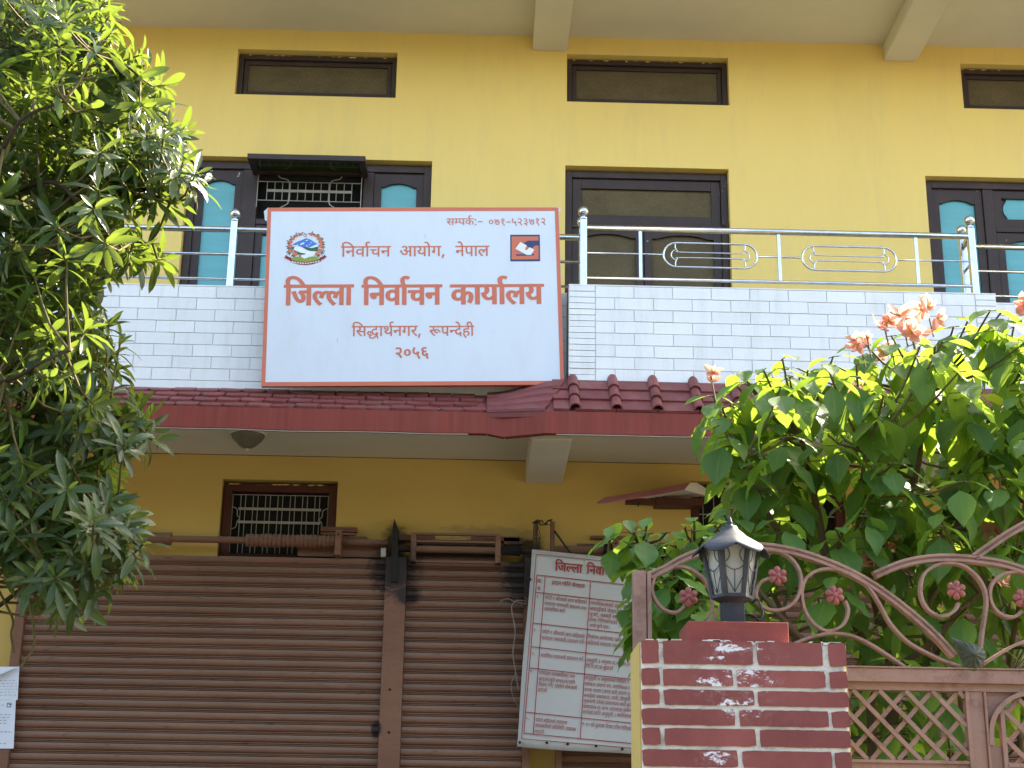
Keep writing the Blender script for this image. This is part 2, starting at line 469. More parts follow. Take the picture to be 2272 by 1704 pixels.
# roof slab with its edge parapet
YR = YW - 1.30
MB().box(XL - .3, XR + .3, YR, YW + 8.3, CEIL, CEIL + .14).build('roof_slab', M['ceiling'], house)
MB().box(XL - .3, XR + .3, YR, YR + .12, CEIL + .141, CEIL + .75).build('roof_parapet', M['yellow'], house)
def beam(name, xl, xr, zb, zt, y0):
    return MB().box(xl, xr, y0, YW - .001, zb, zt - .001).build(name, M['ceiling'], house, bevel=.006)
beam('roof_beam', X(1182, 111, YW), X(1258.5, 113, YW), Z(1220, 113, YW), CEIL, YR + .02)
beam('roof_beam', X(1960.5, 130, YW), X(2033, 132, YW), Z(1996, 136, YW), CEIL, YR + .02)
for bx in (-3.6, -6.6): beam('roof_beam', bx, bx + .24, CEIL - .12, CEIL, YR + .02)

# balcony slab: recessed part and the bay that stands forward
YF1, YF2 = 8.36, 8.26                     # fascia faces
YP1, YP2 = 8.65, 8.50                     # parapet faces
bxl, bxr = X(1262, 740, YP2), X(2209, 653, YP2)
ZP = Z(1270, 633, YP2)                    # parapet top
MB().box(XL, XR, YP1 + .004, YW - .001, SOFF, FLOOR - .003).build('balcony_slab', M['ceiling'], house)
MB().box(XL, XR, YF1 + .052, YP1 + .003, SOFF, SOFF + .02).build('eave_soffit', M['ceiling'], house)
zbb = Z(1205, 1074, YW)
beam('balcony_beam', X(1166.5, 1071, YW), X(1247.4, 1073, YW), zbb, SOFF, YF1 + .06)
beam('balcony_beam', X(1960.5, 1090, YW) , X(1960.5, 1090, YW) + .24, zbb, SOFF, YF2 + .06)

# parapets: joint coloured core with every brick built on it
def parapet(x0, x1, yf, quoin=(), ret=None, cut=True):
    core = MB().box(x0, x1, yf + .006, yf + .12, FLOOR - .002, ZP)
    p = core.build('balcony_parapet', M['joint'], house)
    base = Z(1500, 849, YP2)
    H, L = (ZP - base) / 8, .232
    def slab(w, h, d=.012):
        m = MB().box(-w / 2, w / 2, 0, d, -h / 2, h / 2).mesh('brick', M['white'])
        return m
    full = slab(L - .0045, H - .0045)
    cnt = 0
    for r in range(8):
        z = ZP - H * (r + .5)
        a, b2 = x0 + (quoin[0] if quoin else 0), x1 - (quoin[1] if len(quoin) > 1 else 0)
        x = a - (L / 2 if r % 2 else 0)
        while x < b2 - .01:
            l, q = max(x, a), min(x + L, b2)
            if q - l > .02:
                ms = full if q - l > L - .001 else slab(q - l - .0045, H - .0045)
                inst(ms, 'brick', p, ((l + q) / 2, yf - random.uniform(0, .0016), z + random.uniform(-.0008, .0008)), (random.uniform(-.004, .004), 0, 0))
                cnt += 1
            x += L
    for k, qw in enumerate(quoin):
        xa = x0 if k == 0 else x1 - qw
        sm = slab(qw - .005, H / 2 - .0045)
        for r in range(16):
            inst(sm, 'brick', p, (xa + qw / 2, yf - random.uniform(.001, .004), ZP - H / 2 * (r + .5)), (random.uniform(-.006, .006), random.uniform(-.006, .006), 0))
    # smooth coping strip below the last course
    MB().box(x0 + .001, x1 - .001, yf - .001, yf + .004, FLOOR - .002, base - .002).build('plinth_strip', M['white'], p)
    MB().box(x0, x1, yf - .001, yf + .122, ZP + .0005, ZP + .008).build('coping', M['white'], p)
    return p
random.seed(4)
parapet(-4.2, bxl - .004, YP1)
parapet(bxl, bxr, YP2, (X(1321, 740, YP2) - bxl, .128))
parapet(bxr + .004, 5.6, YP1)
for xa in (bxl + .001, bxr - .121):
    MB().box(xa, xa + .12, YP2 + .122, YP1 + .13, FLOOR, ZP).build('bay_return', M['white'], house)

# ------------------------------------------------------------------ eave: fascia, tiles
zfb = Z(1206, 960, YF2)
zft = Z(1206, 911.5, YF2)
XT0, XT1 = X(1079, 962, YF1), X(1209, 960, YF2)     # turn between the two eaves
xa, zl = -4.2, Z(0, 929, YF1)
z1b = Z(1079, 962, YF1); z1t = Z(1079, 915.5, YF1)
def wavy(b, p0, p1, h, thick, n):
    """fascia board with a slightly uneven lower edge"""
    p0, p1 = Vector(p0), Vector(p1)
    d = (p1 - p0); nrm = Vector((-d.y, d.x, 0)).normalized() * thick
    pr = None
    for i in range(n + 1):
        t = i / n; p = p0 + d * t
        lo = p + Vector((0, 0, noise.noise(p * 3.1) * .005))
        hi = p + Vector((0, 0, h + noise.noise(p * 2.3 + Vector((5, 0, 0))) * .003))
        q = (lo, hi, hi + nrm, lo + nrm)
        if pr:
            for a, c in ((0, 1), (1, 2), (2, 3), (3, 0)): b.quad(pr[a], q[a], q[c], pr[c])
        else: b.quad(*q)
        pr = q
    b.quad(*reversed(pr))
sag = Vector((X(1116, 969, YF1 - .01), YF1 - .012, Z(1116, 969, YF1 - .012)))
f1 = MB(); wavy(f1, (XL, YF1, z1b + .012), (XT0, YF1, z1b), z1t - z1b, .05, 90); f1.build('fascia_board', M['fascia'], house)
f2 = MB(); wavy(f2, (XT1, YF2, zfb), (XR, YF2, zfb), zft - zfb, .05, 90); f2.build('fascia_board', M['fascia'], house)
f3 = MB()
wavy(f3, (XT0, YF1, z1b), sag, z1t - z1b + .012, .05, 3); wavy(f3, sag, (XT1, YF2, zfb), z1t - z1b + .016, .05, 6)
f3.build('fascia_board', M['fascia'], house)
# pale bare edge line under the fascia
e = MB(); e.tube([(x / 10, YF1 + .012, z1b - .003 + noise.noise(Vector((x / 10, YF1, z1b)) * 3.1) * .005 + .012 * (1 - (x / 10 - XL) / (XT0 - XL))) for x in range(int(XL * 10), int(XT0 * 10))], .0035, 4)
e.tube([(x / 10, YF2 + .012, zfb - .003 + noise.noise(Vector((x / 10, YF2, zfb)) * 3.1) * .005) for x in range(int(XT1 * 10) + 1, int(XR * 10))], .0035, 4)
e.build('bare_plaster_edge', M['white_print'], house)
# boards closing the eave behind the fascia
MB().box(XT1 + .002, XR, YF2 + .052, YF1 + .051, SOFF, SOFF + .02).build('eave_soffit', M['ceiling'], house)

zt1 = Z(700, 865, YP1 - .01)              # top of the shingled slope, left
ztp = Z(1300, 846, YP2 - .01)             # top of the tiled slope, right
# left: four rows of flat shingles with rounded tails
def slope_bed(x0, x1, ya, za, yb, zb, name):
    return MB().prism([Vector((x0, ya, za)), Vector((x0, yb, zb)), Vector((x0, yb, zb - .02)), Vector((x0, ya, za - .02))], (x1 - x0, 0, 0)).build(name, M['tile'], house)
bed = slope_bed(-4.2, XT0 + .002, YF1 + .004, z1t - .001, YP1 - .004, zt1 - .012, 'shingled_eave')
def shingle(w, l, th):
    b = MB(); n = 8
    outl = [Vector((-w / 2, l, 0)), Vector((-w / 2, .018, 0))]
    for i in range(n + 1):
        t = -1 + 2 * i / n
        outl.append(Vector((t * w / 2 * .97, .018 - .018 * (1 - abs(t) ** 3) ** .8, -.001)))
    outl += [Vector((w / 2, .018, 0)), Vector((w / 2, l, 0))]
    b.prism(outl, (0, 0, -th))
    return b.mesh('roof_tile', M['tile'])
rise, run = zt1 - z1t, YP1 - YF1
sl_len = math.hypot(rise, run); ang = math.atan2(rise, run)
TW = .1375
shm = [shingle(TW - .007, sl_len / 4 + .012, .022) for _ in range(1)]
random.seed(11)
for r in range(4):
    t = r / 4
    x = XT0 - TW / 2 - (0, .055, .02, .07)[r]
    while x > -3.35:
        inst(shm[0], 'roof_tile', bed, (x + random.uniform(-.003, .003), YF1 - .004 + run * t, z1t + rise * t + .014 + random.uniform(-.002, .002)),
             (ang - .15 + random.uniform(-.02, .02), random.uniform(-.02, .02), random.uniform(-.012, .012)))
        x -= TW
# turn: four curved courses rising towards the bay
tb = MB(); K = 8
turn = None
def pt_turn(s, t):
    """s 0..1 along the turn, t 0..1 up the slope"""
    e2 = s * s * (3 - 2 * s)
    x = XT0 + (XT1 - XT0) * s + t * .13 * s
    ya = YF1 + (YF2 - YF1) * s; yb = YP1 - .01 - (YP1 - YP2) * e2 * 1.0
    za = z1t + (zft - z1t) * s; zb = zt1 + (ztp - zt1) * e2
    return Vector((x, ya + (yb - ya) * t, za + (zb - za) * t))
for i in range(K):
    a, c = i / K, (i + 1) / K
    tb.quad(pt_turn(a, 0), pt_turn(c, 0), pt_turn(c, 1), pt_turn(a, 1))
    tb.quad(pt_turn(a, 0) - Vector((0, -.004, .03)), pt_turn(c, 0) - Vector((0, -.004, .03)), pt_turn(c, 0), pt_turn(a, 0))
turn = tb.build('turned_eave', M['tile'], house)
for r in range(4):
    b = MB()
    for i in range(K):
        a, c = i / K, (i + 1) / K
        t0, t1 = r / 4, (r + 1) / 4 + .02
        l0, l1, h1, h0 = pt_turn(a, t0) + Vector((0, -.004, .017)), pt_turn(c, t0) + Vector((0, -.004, .017)), pt_turn(c, t1) + Vector((0, 0, .004)), pt_turn(a, t1) + Vector((0, 0, .004))
        b.quad(l0, l1, h1, h0); b.quad(l0 - Vector((0, 0, .016)), l1 - Vector((0, 0, .016)), l1, l0)
    b.build('roof_tile', M['tile'], turn)
# right: three rows of pan tiles with half round cover tiles
x2 = XT1 - .01
bed2 = slope_bed(x2, XR, YF2 + .004, zft - .001, YP2 - .004, ztp - .012, 'tiled_eave')
rise2, run2 = ztp - zft, YP2 - YF2
sl2 = math.hypot(rise2, run2); ang2 = math.atan2(rise2, run2)
CP = .2365                                   # cover tile spacing
pan = MB(); pw = CP - .004
pan.prism([Vector((-pw / 2, 0, 0)), Vector((-pw / 2, 0, -.016)), Vector((-pw / 2, sl2 / 3 + .012, -.016)), Vector((-pw / 2, sl2 / 3 + .012, 0))], (pw, 0, 0))
panm = pan.mesh('roof_tile', M['tile'])
def cover(l, r0_, r1_):
    b = MB(); n = 10; th = .008
    rows = []
    for (y, r) in ((0, r0_), (l, r1_)):
        o_ = [Vector((math.cos(math.pi * i / n) * r, y, math.sin(math.pi * i / n) * r * 1.05)) for i in range(n + 1)]
        in_ = [Vector((math.cos(math.pi * i / n) * (r - th), y, math.sin(math.pi * i / n) * (r - th) * 1.05)) for i in range(n, -1, -1)]
        rows.append(o_ + in_)
    m_ = len(rows[0])
    for i in range(m_):
        j = (i + 1) % m_
        b.quad(rows[0][i], rows[0][j], rows[1][j], rows[1][i])
    for q in rows:
        for i in range(n):
            b.quad(q[i], q[i + 1], q[2 * n - i], q[2 * n + 1 - i])
    return b.mesh('cover_tile', M['tile'], False)
covm = cover(sl2 / 3 + .02, .034, .027)
cov_top = cover(sl2 / 3 + .075, .034, .029)
c0 = X(1273, 890, (YF2 + YP2) / 2)
k = 0
while c0 + k * CP < XR - .2:
    xc = c0 + k * CP
    for r in range(3):
        t = r / 3
        base = Vector((xc, YF2 - .006 + run2 * t, zft + rise2 * t + .012))
        inst(panm, 'roof_tile', bed2, base + Vector((CP / 2, 0, .004 + random.uniform(-.002, .002))), (ang2 - .10 + random.uniform(-.01, .01), random.uniform(-.008, .008), 0))
        inst(covm if r < 2 else cov_top, 'cover_tile', bed2, base + Vector((random.uniform(-.002, .002), .004, .006)), (ang2 - .07 + random.uniform(-.02, .02), 0, random.uniform(-.02, .02)))
    k += 1
pan0 = MB(); pan0.box(-.045, .045, 0, sl2 / 3 + .012, -.016, 0); pan0m = pan0.mesh('roof_tile', M['tile'])
for r in range(3):
    inst(pan0m, 'roof_tile', bed2, Vector((c0 - .075, YF2 - .006 + run2 * r / 3, zft + rise2 * r / 3 + .016)), (ang2 - .10, 0, 0))
# cream strip of wall seen between sign and tiles
# ------------------------------------------------------------------ balcony railings
def ball(b, c, r, n=12):
    b.lathe(c, [(max(.0008, r * math.sin(math.pi * i / n)), -r * math.cos(math.pi * i / n)) for i in range(n + 1)], 18)
def rail_post(parent, x, y, z0, z1, w=.042, r=.034):
    MB().box(x - w / 2, x + w / 2, y - w / 2, y + w / 2, z0, z1).build('post', M['steel'], parent, bevel=.004)
    b = MB(); b.lathe((x, y, 0), [(w * .62, z1 + .001), (w * .62, z1 + .008), (.010, z1 + .012), (.010, z1 + .02)], 16); b.build('post_collar', M['steel'], parent, smooth=False)
    b = MB(); ball(b, (x, y, z1 + .016 + r), r); b.build('post_ball', M['steel'], parent, smooth=True)
yb = YP2 + .06; yr_ = YP1 + .06
zt = Z(1302, 505.5, yb); zm = Z(1302, 561, yb); zb_ = Z(1302, 616.5, yb)
xl, xr = X(1294.5, 560, yb), X(2160, 600, yb)
rail = MB()
rail.tube([(xl, yb, zt), (xr, yb, zt)], .0185, 14)
rl = rail.build('balcony_railing', M['steel'], house, smooth=True)
MB().tube([(xl, yb, zb_), (xr, yb, zb_)], .0105, 10).build('bottom_rail', M['steel'], rl, smooth=True)
rail_post(rl, xl, yb, ZP + .008, Z(1294.5, 487, yb)); rail_post(rl, xr, yb, ZP + .008, Z(1294.5, 487, yb))
for px, py in ((1421, 560), (1729, 570), (2034.5, 577)):
    xx = X(px, py, yb)
    MB().box(xx - .010, xx + .010, yb - .006, yb + .006, zb_ + .008, zt - .017).build('baluster', M['steel'], rl)
def oval(pl, pr, pyl, pyr):
    x0, x1 = X(pl, pyl, yb), X(pr, pyr, yb); zc = zm; h = .079
    pts = []
    n = 9
    for i in range(n + 1):
        a = math.pi / 2 + math.pi * i / n; pts.append(Vector((x0 + h + math.cos(a) * h, yb, zc + math.sin(a) * h)))
    for i in range(n + 1):
        a = -math.pi / 2 + math.pi * i / n; pts.append(Vector((x1 - h + math.cos(a) * h, yb, zc + math.sin(a) * h)))
    pts.append(pts[0]); pts.append(pts[1])
    ov = MB().tube(pts, .0068, 8, cap=False).build('oval_ornament', M['steel'], rl, smooth=True)
    xa_, xb_ = x0 + h * .93, x1 - h * .93
    for s_ in (1, -1):
        p = smooth_path([(xa_, yb, zc + s_ * .074), (xa_, yb, zc + s_ * .047), (xa_ + .012, yb, zc + s_ * .026), (xa_ + .035, yb, zc + s_ * .018), (xb_ - .035, yb, zc + s_ * .018), (xb_ - .012, yb, zc + s_ * .026), (xb_, yb, zc + s_ * .047), (xb_, yb, zc + s_ * .074)], 4)
        MB().tube(p, .0042, 6).build('inner_bar', M['steel'], rl, smooth=True)
    for s_, q in ((-1, xa_), (1, xb_)):
        p = smooth_path([(q, yb, zc + .034), (q + s_ * .018, yb, zc + .022), (q + s_ * .026, yb, zc), (q + s_ * .018, yb, zc - .022), (q, yb, zc - .034)], 4)
        MB().tube(p, .0042, 6).build('inner_bar', M['steel'], rl, smooth=True)
    return x0, x1
a0, a1 = oval(1472, 1680, 566, 566); c0_, c1_ = oval(1780, 1989, 577, 577)
for q0, q1 in ((xl, a0), (a1, c0_), (c1_, xr)):
    MB().tube([(q0, yb, zm), (q1, yb, zm)], .0062, 8).build('middle_rail', M['steel'], rl, smooth=True)
# railing of the recessed part, left of the bay
def plain_rail(x0, x1, posts, bal):
    b = MB().tube([(x0, yr_, zt), (x1, yr_, zt)], .0185, 14)
    q = b.build('balcony_railing', M['steel'], house, smooth=True)
    MB().tube([(x0, yr_, zm), (x1, yr_, zm)], .0095, 8).build('middle_rail', M['steel'], q, smooth=True)
    MB().tube([(x0, yr_, zb_), (x1, yr_, zb_)], .0095, 8).build('bottom_rail', M['steel'], q, smooth=True)
    for p in posts: rail_post(q, p, yr_, ZP + .008, Z(1294.5, 487, yb))
    for p in bal: MB().box(p - .009, p + .009, yr_ - .006, yr_ + .006, zb_ + .008, zt - .017).build('baluster', M['steel'], q)
    return q
plain_rail(-4.0, xl, [X(516, 560, yr_), xl + .004, -3.4], [X(261, 590, yr_), X(0, 590, yr_)])
plain_rail(xr, 5.5, [xr - .004, 4.6], [])
for xx in (xl, xr):
    MB().tube([(xx, yb + .02, zt), (xx, yr_, zt)], .0185, 12).build('side_rail', M['steel'], rl, smooth=True)
    MB().tube([(xx, yb + .02, zm), (xx, yr_, zm)], .0085, 8).build('side_rail', M['steel'], rl, smooth=True)

# ------------------------------------------------------------------ windows and doors
YG = YW + .075                            # face of the frames
def glazed(parent, x0, x1, z0, z1, mat, y=.03, name='pane'):
    return MB().box(x0, x1, YG + y, YG + y + .006, z0, z1).build(name, mat, parent)
def vent(h):
    x0, x1, z0, z1 = h
    f = MB().ring(x0 + .004, x1 - .004, z0 + .002, z1 - .012, .034, YG - .02, YG + .06).build('vent_window', M['brown'], house, bevel=.003)
    MB().ring(x0 + .040, x1 - .040, z0 + .038, z1 - .048, .030, YG + .002, YG + .04).build('sash', M['brown'], f, bevel=.003)
    glazed(f, x0 + .066, x1 - .066, z0 + .064, z1 - .074, M['screen'], .018, 'screen_panel')
    # scruffy strip of sealant and old paint over the frame
    fl = MB()
    for i in range(14):
        xx = x0 + (x1 - x0) * random.random(); w_ = random.uniform(.01, .04)
        fl.prism([Vector((xx, YG - .021, z1 - .012)), Vector((xx + w_, YG - .021, z1 - .012)), Vector((xx + w_ * .7, YG - .021, z1 - .016 - random.random() * .006)), Vector((xx + w_ * .2, YG - .021, z1 - .019))], (0, .002, 0))
    fl.build('chipped_paint', M['yellow'], f)
    return f
for h in (v1, v2, v3): vent(h)

def arched(parent, x0, x1, z0, z1, mat, st=.05, toprail=.085, y=0.0, rise_=.03, side=False, name='sash'):
    """a sash whose top rail has a cupid's bow lower edge, with its pane"""
    s = MB()
    s.box(x0, x0 + st, YG + y, YG + y + .035, z0, z1); s.box(x1 - st, x1, YG + y, YG + y + .035, z0, z1)
    s.box(x0 + st, x1 - st, YG + y, YG + y + .035, z0, z0 + st)
    xi, xo = x0 + st, x1 - st; w = xo - xi; n = 12
    zl_ = z1 - toprail
    low = []
    for i in range(n + 1):
        t = i / n
        if t < .12 or t > .88: dz = 0
        else:
            u = (t - .12) / .76; dz = rise_ * (math.sin(math.pi * u) ** .6)
        low.append(Vector((xi + w * t, YG + y + .001, zl_ + dz)))
    for i in range(n):
        a, c = low[i], low[i + 1]
        s.prism([a, c, Vector((c.x, c.y, z1)), Vector((a.x, a.y, z1))], (0, .033, 0))
    o = s.build(name, M['brown'], parent)
    MB().box(xi - .002, xo + .002, YG + y + .022, YG + y + .028, z0 + st, z1 - .02).build('pane', mat, parent)
    return o
def chips(parent, spots, y=-.001):
    b = MB()
    for (px, py, w_, h_) in spots:
        c = W(px, py, YG + y)
        n = 9
        pts = [Vector((c.x + math.cos(2 * math.pi * i / n) * w_ * random.uniform(.5, 1), c.y, c.z + math.sin(2 * math.pi * i / n) * h_ * random.uniform(.5, 1))) for i in range(n)]
        b.prism(pts, (0, .002, 0))
    return b.build('chipped_paint', M['flake'], parent)
random.seed(3)
# centre door
x0, x1, z0, z1 = dc
d = MB().ring(x0 + .004, x1 - .004, z0, z1 - .016, .045, YG - .02, YG + .07).build('balcony_door', M['brown'], house, bevel=.003)
ztr = Z(1436, 503, YG)
MB().box(x0 + .05, x1 - .05, YG - .012, YG + .05, ztr - .022, ztr + .016).build('transom', M['brown'], d, bevel=.003)
MB().ring(x0 + .052, x1 - .052, ztr + .018, z1 - .062, .062, YG, YG + .035, .072).build('sash', M['brown'], d, bevel=.003)
glazed(d, x0 + .11, x1 - .11, ztr + .07, z1 - .12, M['screen'], .02, 'screen_panel')
xm = X(1429, 560, YG)
arched(d, x0 + .052, xm - .003, z0 + .02, ztr - .024, M['screen'], .052, .062, rise_=.028)
arched(d, xm + .003, x1 - .052, z0 + .02, ztr - .024, M['screen'], .052, .062, rise_=.028)
hd = MB(); hx = x1 - .03
hd.tube([(hx - .02, YG - .03, ztr + .01), (hx, YG - .05, ztr), (hx + .012, YG - .035, ztr - .02), (hx, YG - .03, ztr - .05)], .007, 6)
hd.build('door_latch', M['brown'], d)
chips(d, [(1260, 383, .003, .004), (1612, 405, .003, .01), (1609, 412, .004, .004), (1603, 424, .004, .004), (1437, 535, .007, .009), (1596, 430, .003, .003)], -.022)
# left window: side sashes, middle with grille, an open top hung sash above
x0, x1, z0, z1 = wl
f = MB().ring(x0 + .004, x1 - .004, z0, z1 - .014, .05, YG - .02, YG + .07).build('balcony_window', M['brown'], house, bevel=.003)
zmid = Z(700, 497, YG)
m1a, m1b = X(532, 450, YG), X(570, 450, YG)
m2a, m2b = X(806, 430, YG), X(832, 430, YG)
arched(f, x0 + .056, m1a + .012, z0 + .02, z1 - .065, M['turq'], .052, .105, rise_=.028)
arched(f, m2b - .008, x1 - .054, z0 + .02, z1 - .065, M['turq'], .05, .10, rise_=.028)
MB().box(m1a + .014, m1b, YG - .015, YG + .06, z0, z1 - .066).build('mullion', M['brown'], f, bevel=.004)
MB().box(m2a, m2b - .010, YG - .015, YG + .06, z0, z1 - .066).build('mullion', M['brown'], f, bevel=.004)
MB().box(m1b + .002, m2a - .002, YG - .01, YG + .05, zmid - .012, zmid + .025).build('transom', M['brown'], f)
xc = (m1b + m2a) / 2
arched(f, m1b + .004, xc - .002, z0 + .02, zmid - .014, M['turq'], .045, .07, rise_=.02)
arched(f, xc + .002, m2a - .004, z0 + .02, zmid - .014, M['turq'], .045, .07, rise_=.02)
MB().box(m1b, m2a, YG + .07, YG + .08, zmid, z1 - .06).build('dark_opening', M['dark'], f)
# open sash, hinged at the top, pushed out
hz = Z(690, 388, YG); L_ = .28; aa = R(87)
dirv = Vector((0, -math.sin(aa), -math.cos(aa))); nv = Vector((0, math.cos(aa), -math.sin(aa)))
hx0, hx1 = m1b - .035, m2a + .03
def slat_box(b, xA, xB, s0, s1, th0, th1):
    o_ = Vector((0, YG - .025, hz))
    P = [o_ + dirv * s + nv * t for s, t in ((s0, th0), (s1, th0), (s1, th1), (s0, th1))]
    b.prism([Vector((xA, p.y, p.z)) for p in P], (xB - xA, 0, 0))
ob = MB()
slat_box(ob, hx0, hx0 + .045, 0, .28, -.015, .02); slat_box(ob, hx1 - .045, hx1, 0, .28, -.015, .02)
slat_box(ob, hx0 + .045, hx1 - .045, 0, .035, -.015, .02); slat_box(ob, hx0 + .045, hx1 - .045, .24, .28, -.015, .02)
ob.build('open_sash', M['brown'], f)
og = MB(); slat_box(og, hx0 + .045, hx1 - .045, .035, .24, 0, .004); og.build('open_pane', M['greenglass'], f)
gr = MB(); yg = YG - .012
gx0, gx1 = X(572, 410, yg), X(802, 415, yg)
zz = [Z(690, q, yg) for q in (387, 405, 446.5, 462)]
for q in zz[1:3]: gr.tube([(gx0, yg, q), (gx1, yg, q)], .0035, 6)
gr.tube([(gx0, yg, zz[0]), (gx1, yg, zz[0])], .0035, 6); gr.tube([(gx0, yg, zz[0]), (gx0, yg, zz[3])], .0035, 6); gr.tube([(gx1, yg, zz[0]), (gx1, yg, zz[3])], .0035, 6)
gi0, gi1 = gx0 + .065, gx1 - .065
for i in range(12): 
    q = gi0 + (gi1 - gi0) * i / 11; gr.tube([(q, yg, zz[1]), (q, yg, zz[2])], .0026, 5)
for s_, q in ((1, gx0), (-1, gx1)):
    gr.tube(smooth_path([(q + s_ * .13, yg, zz[0]), (q + s_ * .15, yg, zz[0] - .03), (q + s_ * .20, yg, zz[0] - .045), (q + s_ * .215, yg, zz[0] - .08), (q + s_ * .215, yg, zz[2]), (q + s_ * .2, yg, zz[2] - .03), (q + s_ * .13, yg, zz[3] - .02)], 4), .004, 6)
gr.build('window_grille', M['steel_bar'], f)
MB().box(gi0, gi1, yg - .006, yg - .002, Z(690, 428, yg), Z(690, 422.5, yg)).build('grille_flat_bar', M['steel_bar'], f)
chips(f, [(531, 385, .007, .018), (528, 391, .012, .007), (470, 379, .014, .005), (579, 489, .005, .012)], -.003)
# right window
x0, x1, z0, z1 = wr
f = MB().ring(x0 + .004, x1 - .004, z0, z1 - .012, .05, YG - .02, YG + .07).build('balcony_window', M['brown'], house, bevel=.003)
ma, mb_ = X(2180, 450, YG), X(2203, 450, YG)
arched(f, x0 + .056, ma - .004, z0 + .02, z1 - .064, M['turq'], .05, .105, rise_=.028)
MB().box(ma, mb_, YG - .015, YG + .06, z0, z1 - .064).build('mullion', M['brown'], f, bevel=.004)
zq = Z(2230, 507, YG)
MB().box(mb_ + .002, x1 - .3, YG - .01, YG + .05, zq - .03, zq + .012).build('transom', M['brown'], f, bevel=.003)
MB().ring(mb_ + .004, mb_ + .82, zq + .014, z1 - .066, .055, YG, YG + .035).build('sash', M['brown'], f)
# pane outline of the small top light has a bowed left side
xs0, zs0, zs1 = X(2229, 460, YG), Z(2250, 487, YG), Z(2250, 440, YG)
pts = [Vector((xs0 + .02, YG + .02, zs1)), Vector((xs0 + .02, YG + .02, zs1 - .02)), Vector((xs0, YG + .02, (zs0 + zs1) / 2 + .03)), Vector((xs0 - .006, YG + .02, (zs0 + zs1) / 2)), Vector((xs0, YG + .02, (zs0 + zs1) / 2 - .03)), Vector((xs0 + .02, YG + .02, zs0 + .02)), Vector((xs0 + .02, YG + .02, zs0)), Vector((xs0 + .6, YG + .02, zs0)), Vector((xs0 + .6, YG + .02, zs1))]
MB().prism(pts, (0, .005, 0)).build('pane', M['turq'], f)
MB().box(mb_ + .06, mb_ + .77, YG + .027, YG + .034, zq + .06, z1 - .12).build('sash_panel', M['brown'], f)
arched(f, mb_ + .006, mb_ + .44, z0 + .02, zq - .034, M['turq'], .05, .08, rise_=.028)
arched(f, mb_ + .444, mb_ + .88, z0 + .02, zq - .034, M['turq'], .05, .08, rise_=.028)
chips(f, [(2086, 420, .002, .007), (2168, 423, .002, .008), (2233, 533, .003, .008)], -.002)

# small barred window over the left shutter
x0, x1, z0, z1 = s1
f = MB().ring(x0 + .008, x1 - .005, z0, z1 - .016, .052, YG - .035, YG + .06).build('barred_window', M['redbrown'], house, bevel=.003)
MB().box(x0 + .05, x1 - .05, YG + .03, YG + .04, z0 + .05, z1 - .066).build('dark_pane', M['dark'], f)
pf = MB()
for i in range(10):
    xx = x0 + .03 + (x1 - x0 - .08) * random.random()
    pf.prism([Vector((xx, YG - .037, z1 - .016)), Vector((xx + .05, YG - .037, z1 - .016)), Vector((xx + .035, YG - .037, z1 - .024)), Vector((xx + .01, YG - .037, z1 - .026))], (0, .002, 0))
pf.build('ragged_plaster_edge', M['yellow_low'], f)
gr = MB(); yg = YG - .012
ga, gb_ = x0 + .085, x1 - .085
gt, gbm = z1 - .085, z0 + .06
gr.tube([(x0 + .062, yg, gt), (x1 - .06, yg, gt)], .0028, 5)
for i in range(14):
    q = ga + .03 + (gb_ - ga - .06) * (i // 2 + (i % 2) * .38) / 6.4
    gr.tube([(q, yg, gt), (q, yg, gbm)], .0024, 5)
for s_, q in ((1, x0 + .064), (-1, x1 - .062)):
    gr.tube([(q, yg, gt), (q, yg, gbm)], .0028, 5)
    zc = Z(520, 1150, yg)
    gr.tube(smooth_path([(q, yg, zc + .075), (q + s_ * .03, yg, zc + .06), (q + s_ * .035, yg, zc + .02), (q + s_ * .052, yg, zc), (q + s_ * .035, yg, zc - .02), (q + s_ * .03, yg, zc - .055), (q, yg, zc - .07)], 4), .0032, 5)
gr.build('window_grille', M['steel_bar'], f)
for q in (1130.5, 1160):
    qz = Z(620, q, yg); MB().box(ga + .02, gb_ - .02, yg - .008, yg - .004, qz - .008, qz + .008).build('grille_flat_bar', M['steel_bar'], f)
# window at the right under its own sheet awning, one shutter leaf folded out
x0, x1, z0, z1 = s2
f = MB().ring(x0 + .004, x1 - .004, z0, z1 - .02, .058, YG - .03, YG + .06).build('shaded_window', M['redbrown'], house, bevel=.003)
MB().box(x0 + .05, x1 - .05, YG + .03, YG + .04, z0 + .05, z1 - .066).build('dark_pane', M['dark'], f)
gr = MB()
for i in range(12):
    q = x0 + .09 + i * .07; gr.tube([(q, YG, z0 + .05), (q, YG, z1 - .08)], .003, 5)
for q in (z1 - .2, z1 - .32): gr.tube([(x0 + .06, YG, q), (x1 - .06, YG, q)], .004, 5)
gr.build('window_grille', M['steel_bar'], f)
A, B_, C_ = W(1324, 1116, YW - .34), W(1533, 1070, YW - .06), W(1566, 1084, YW - .02)
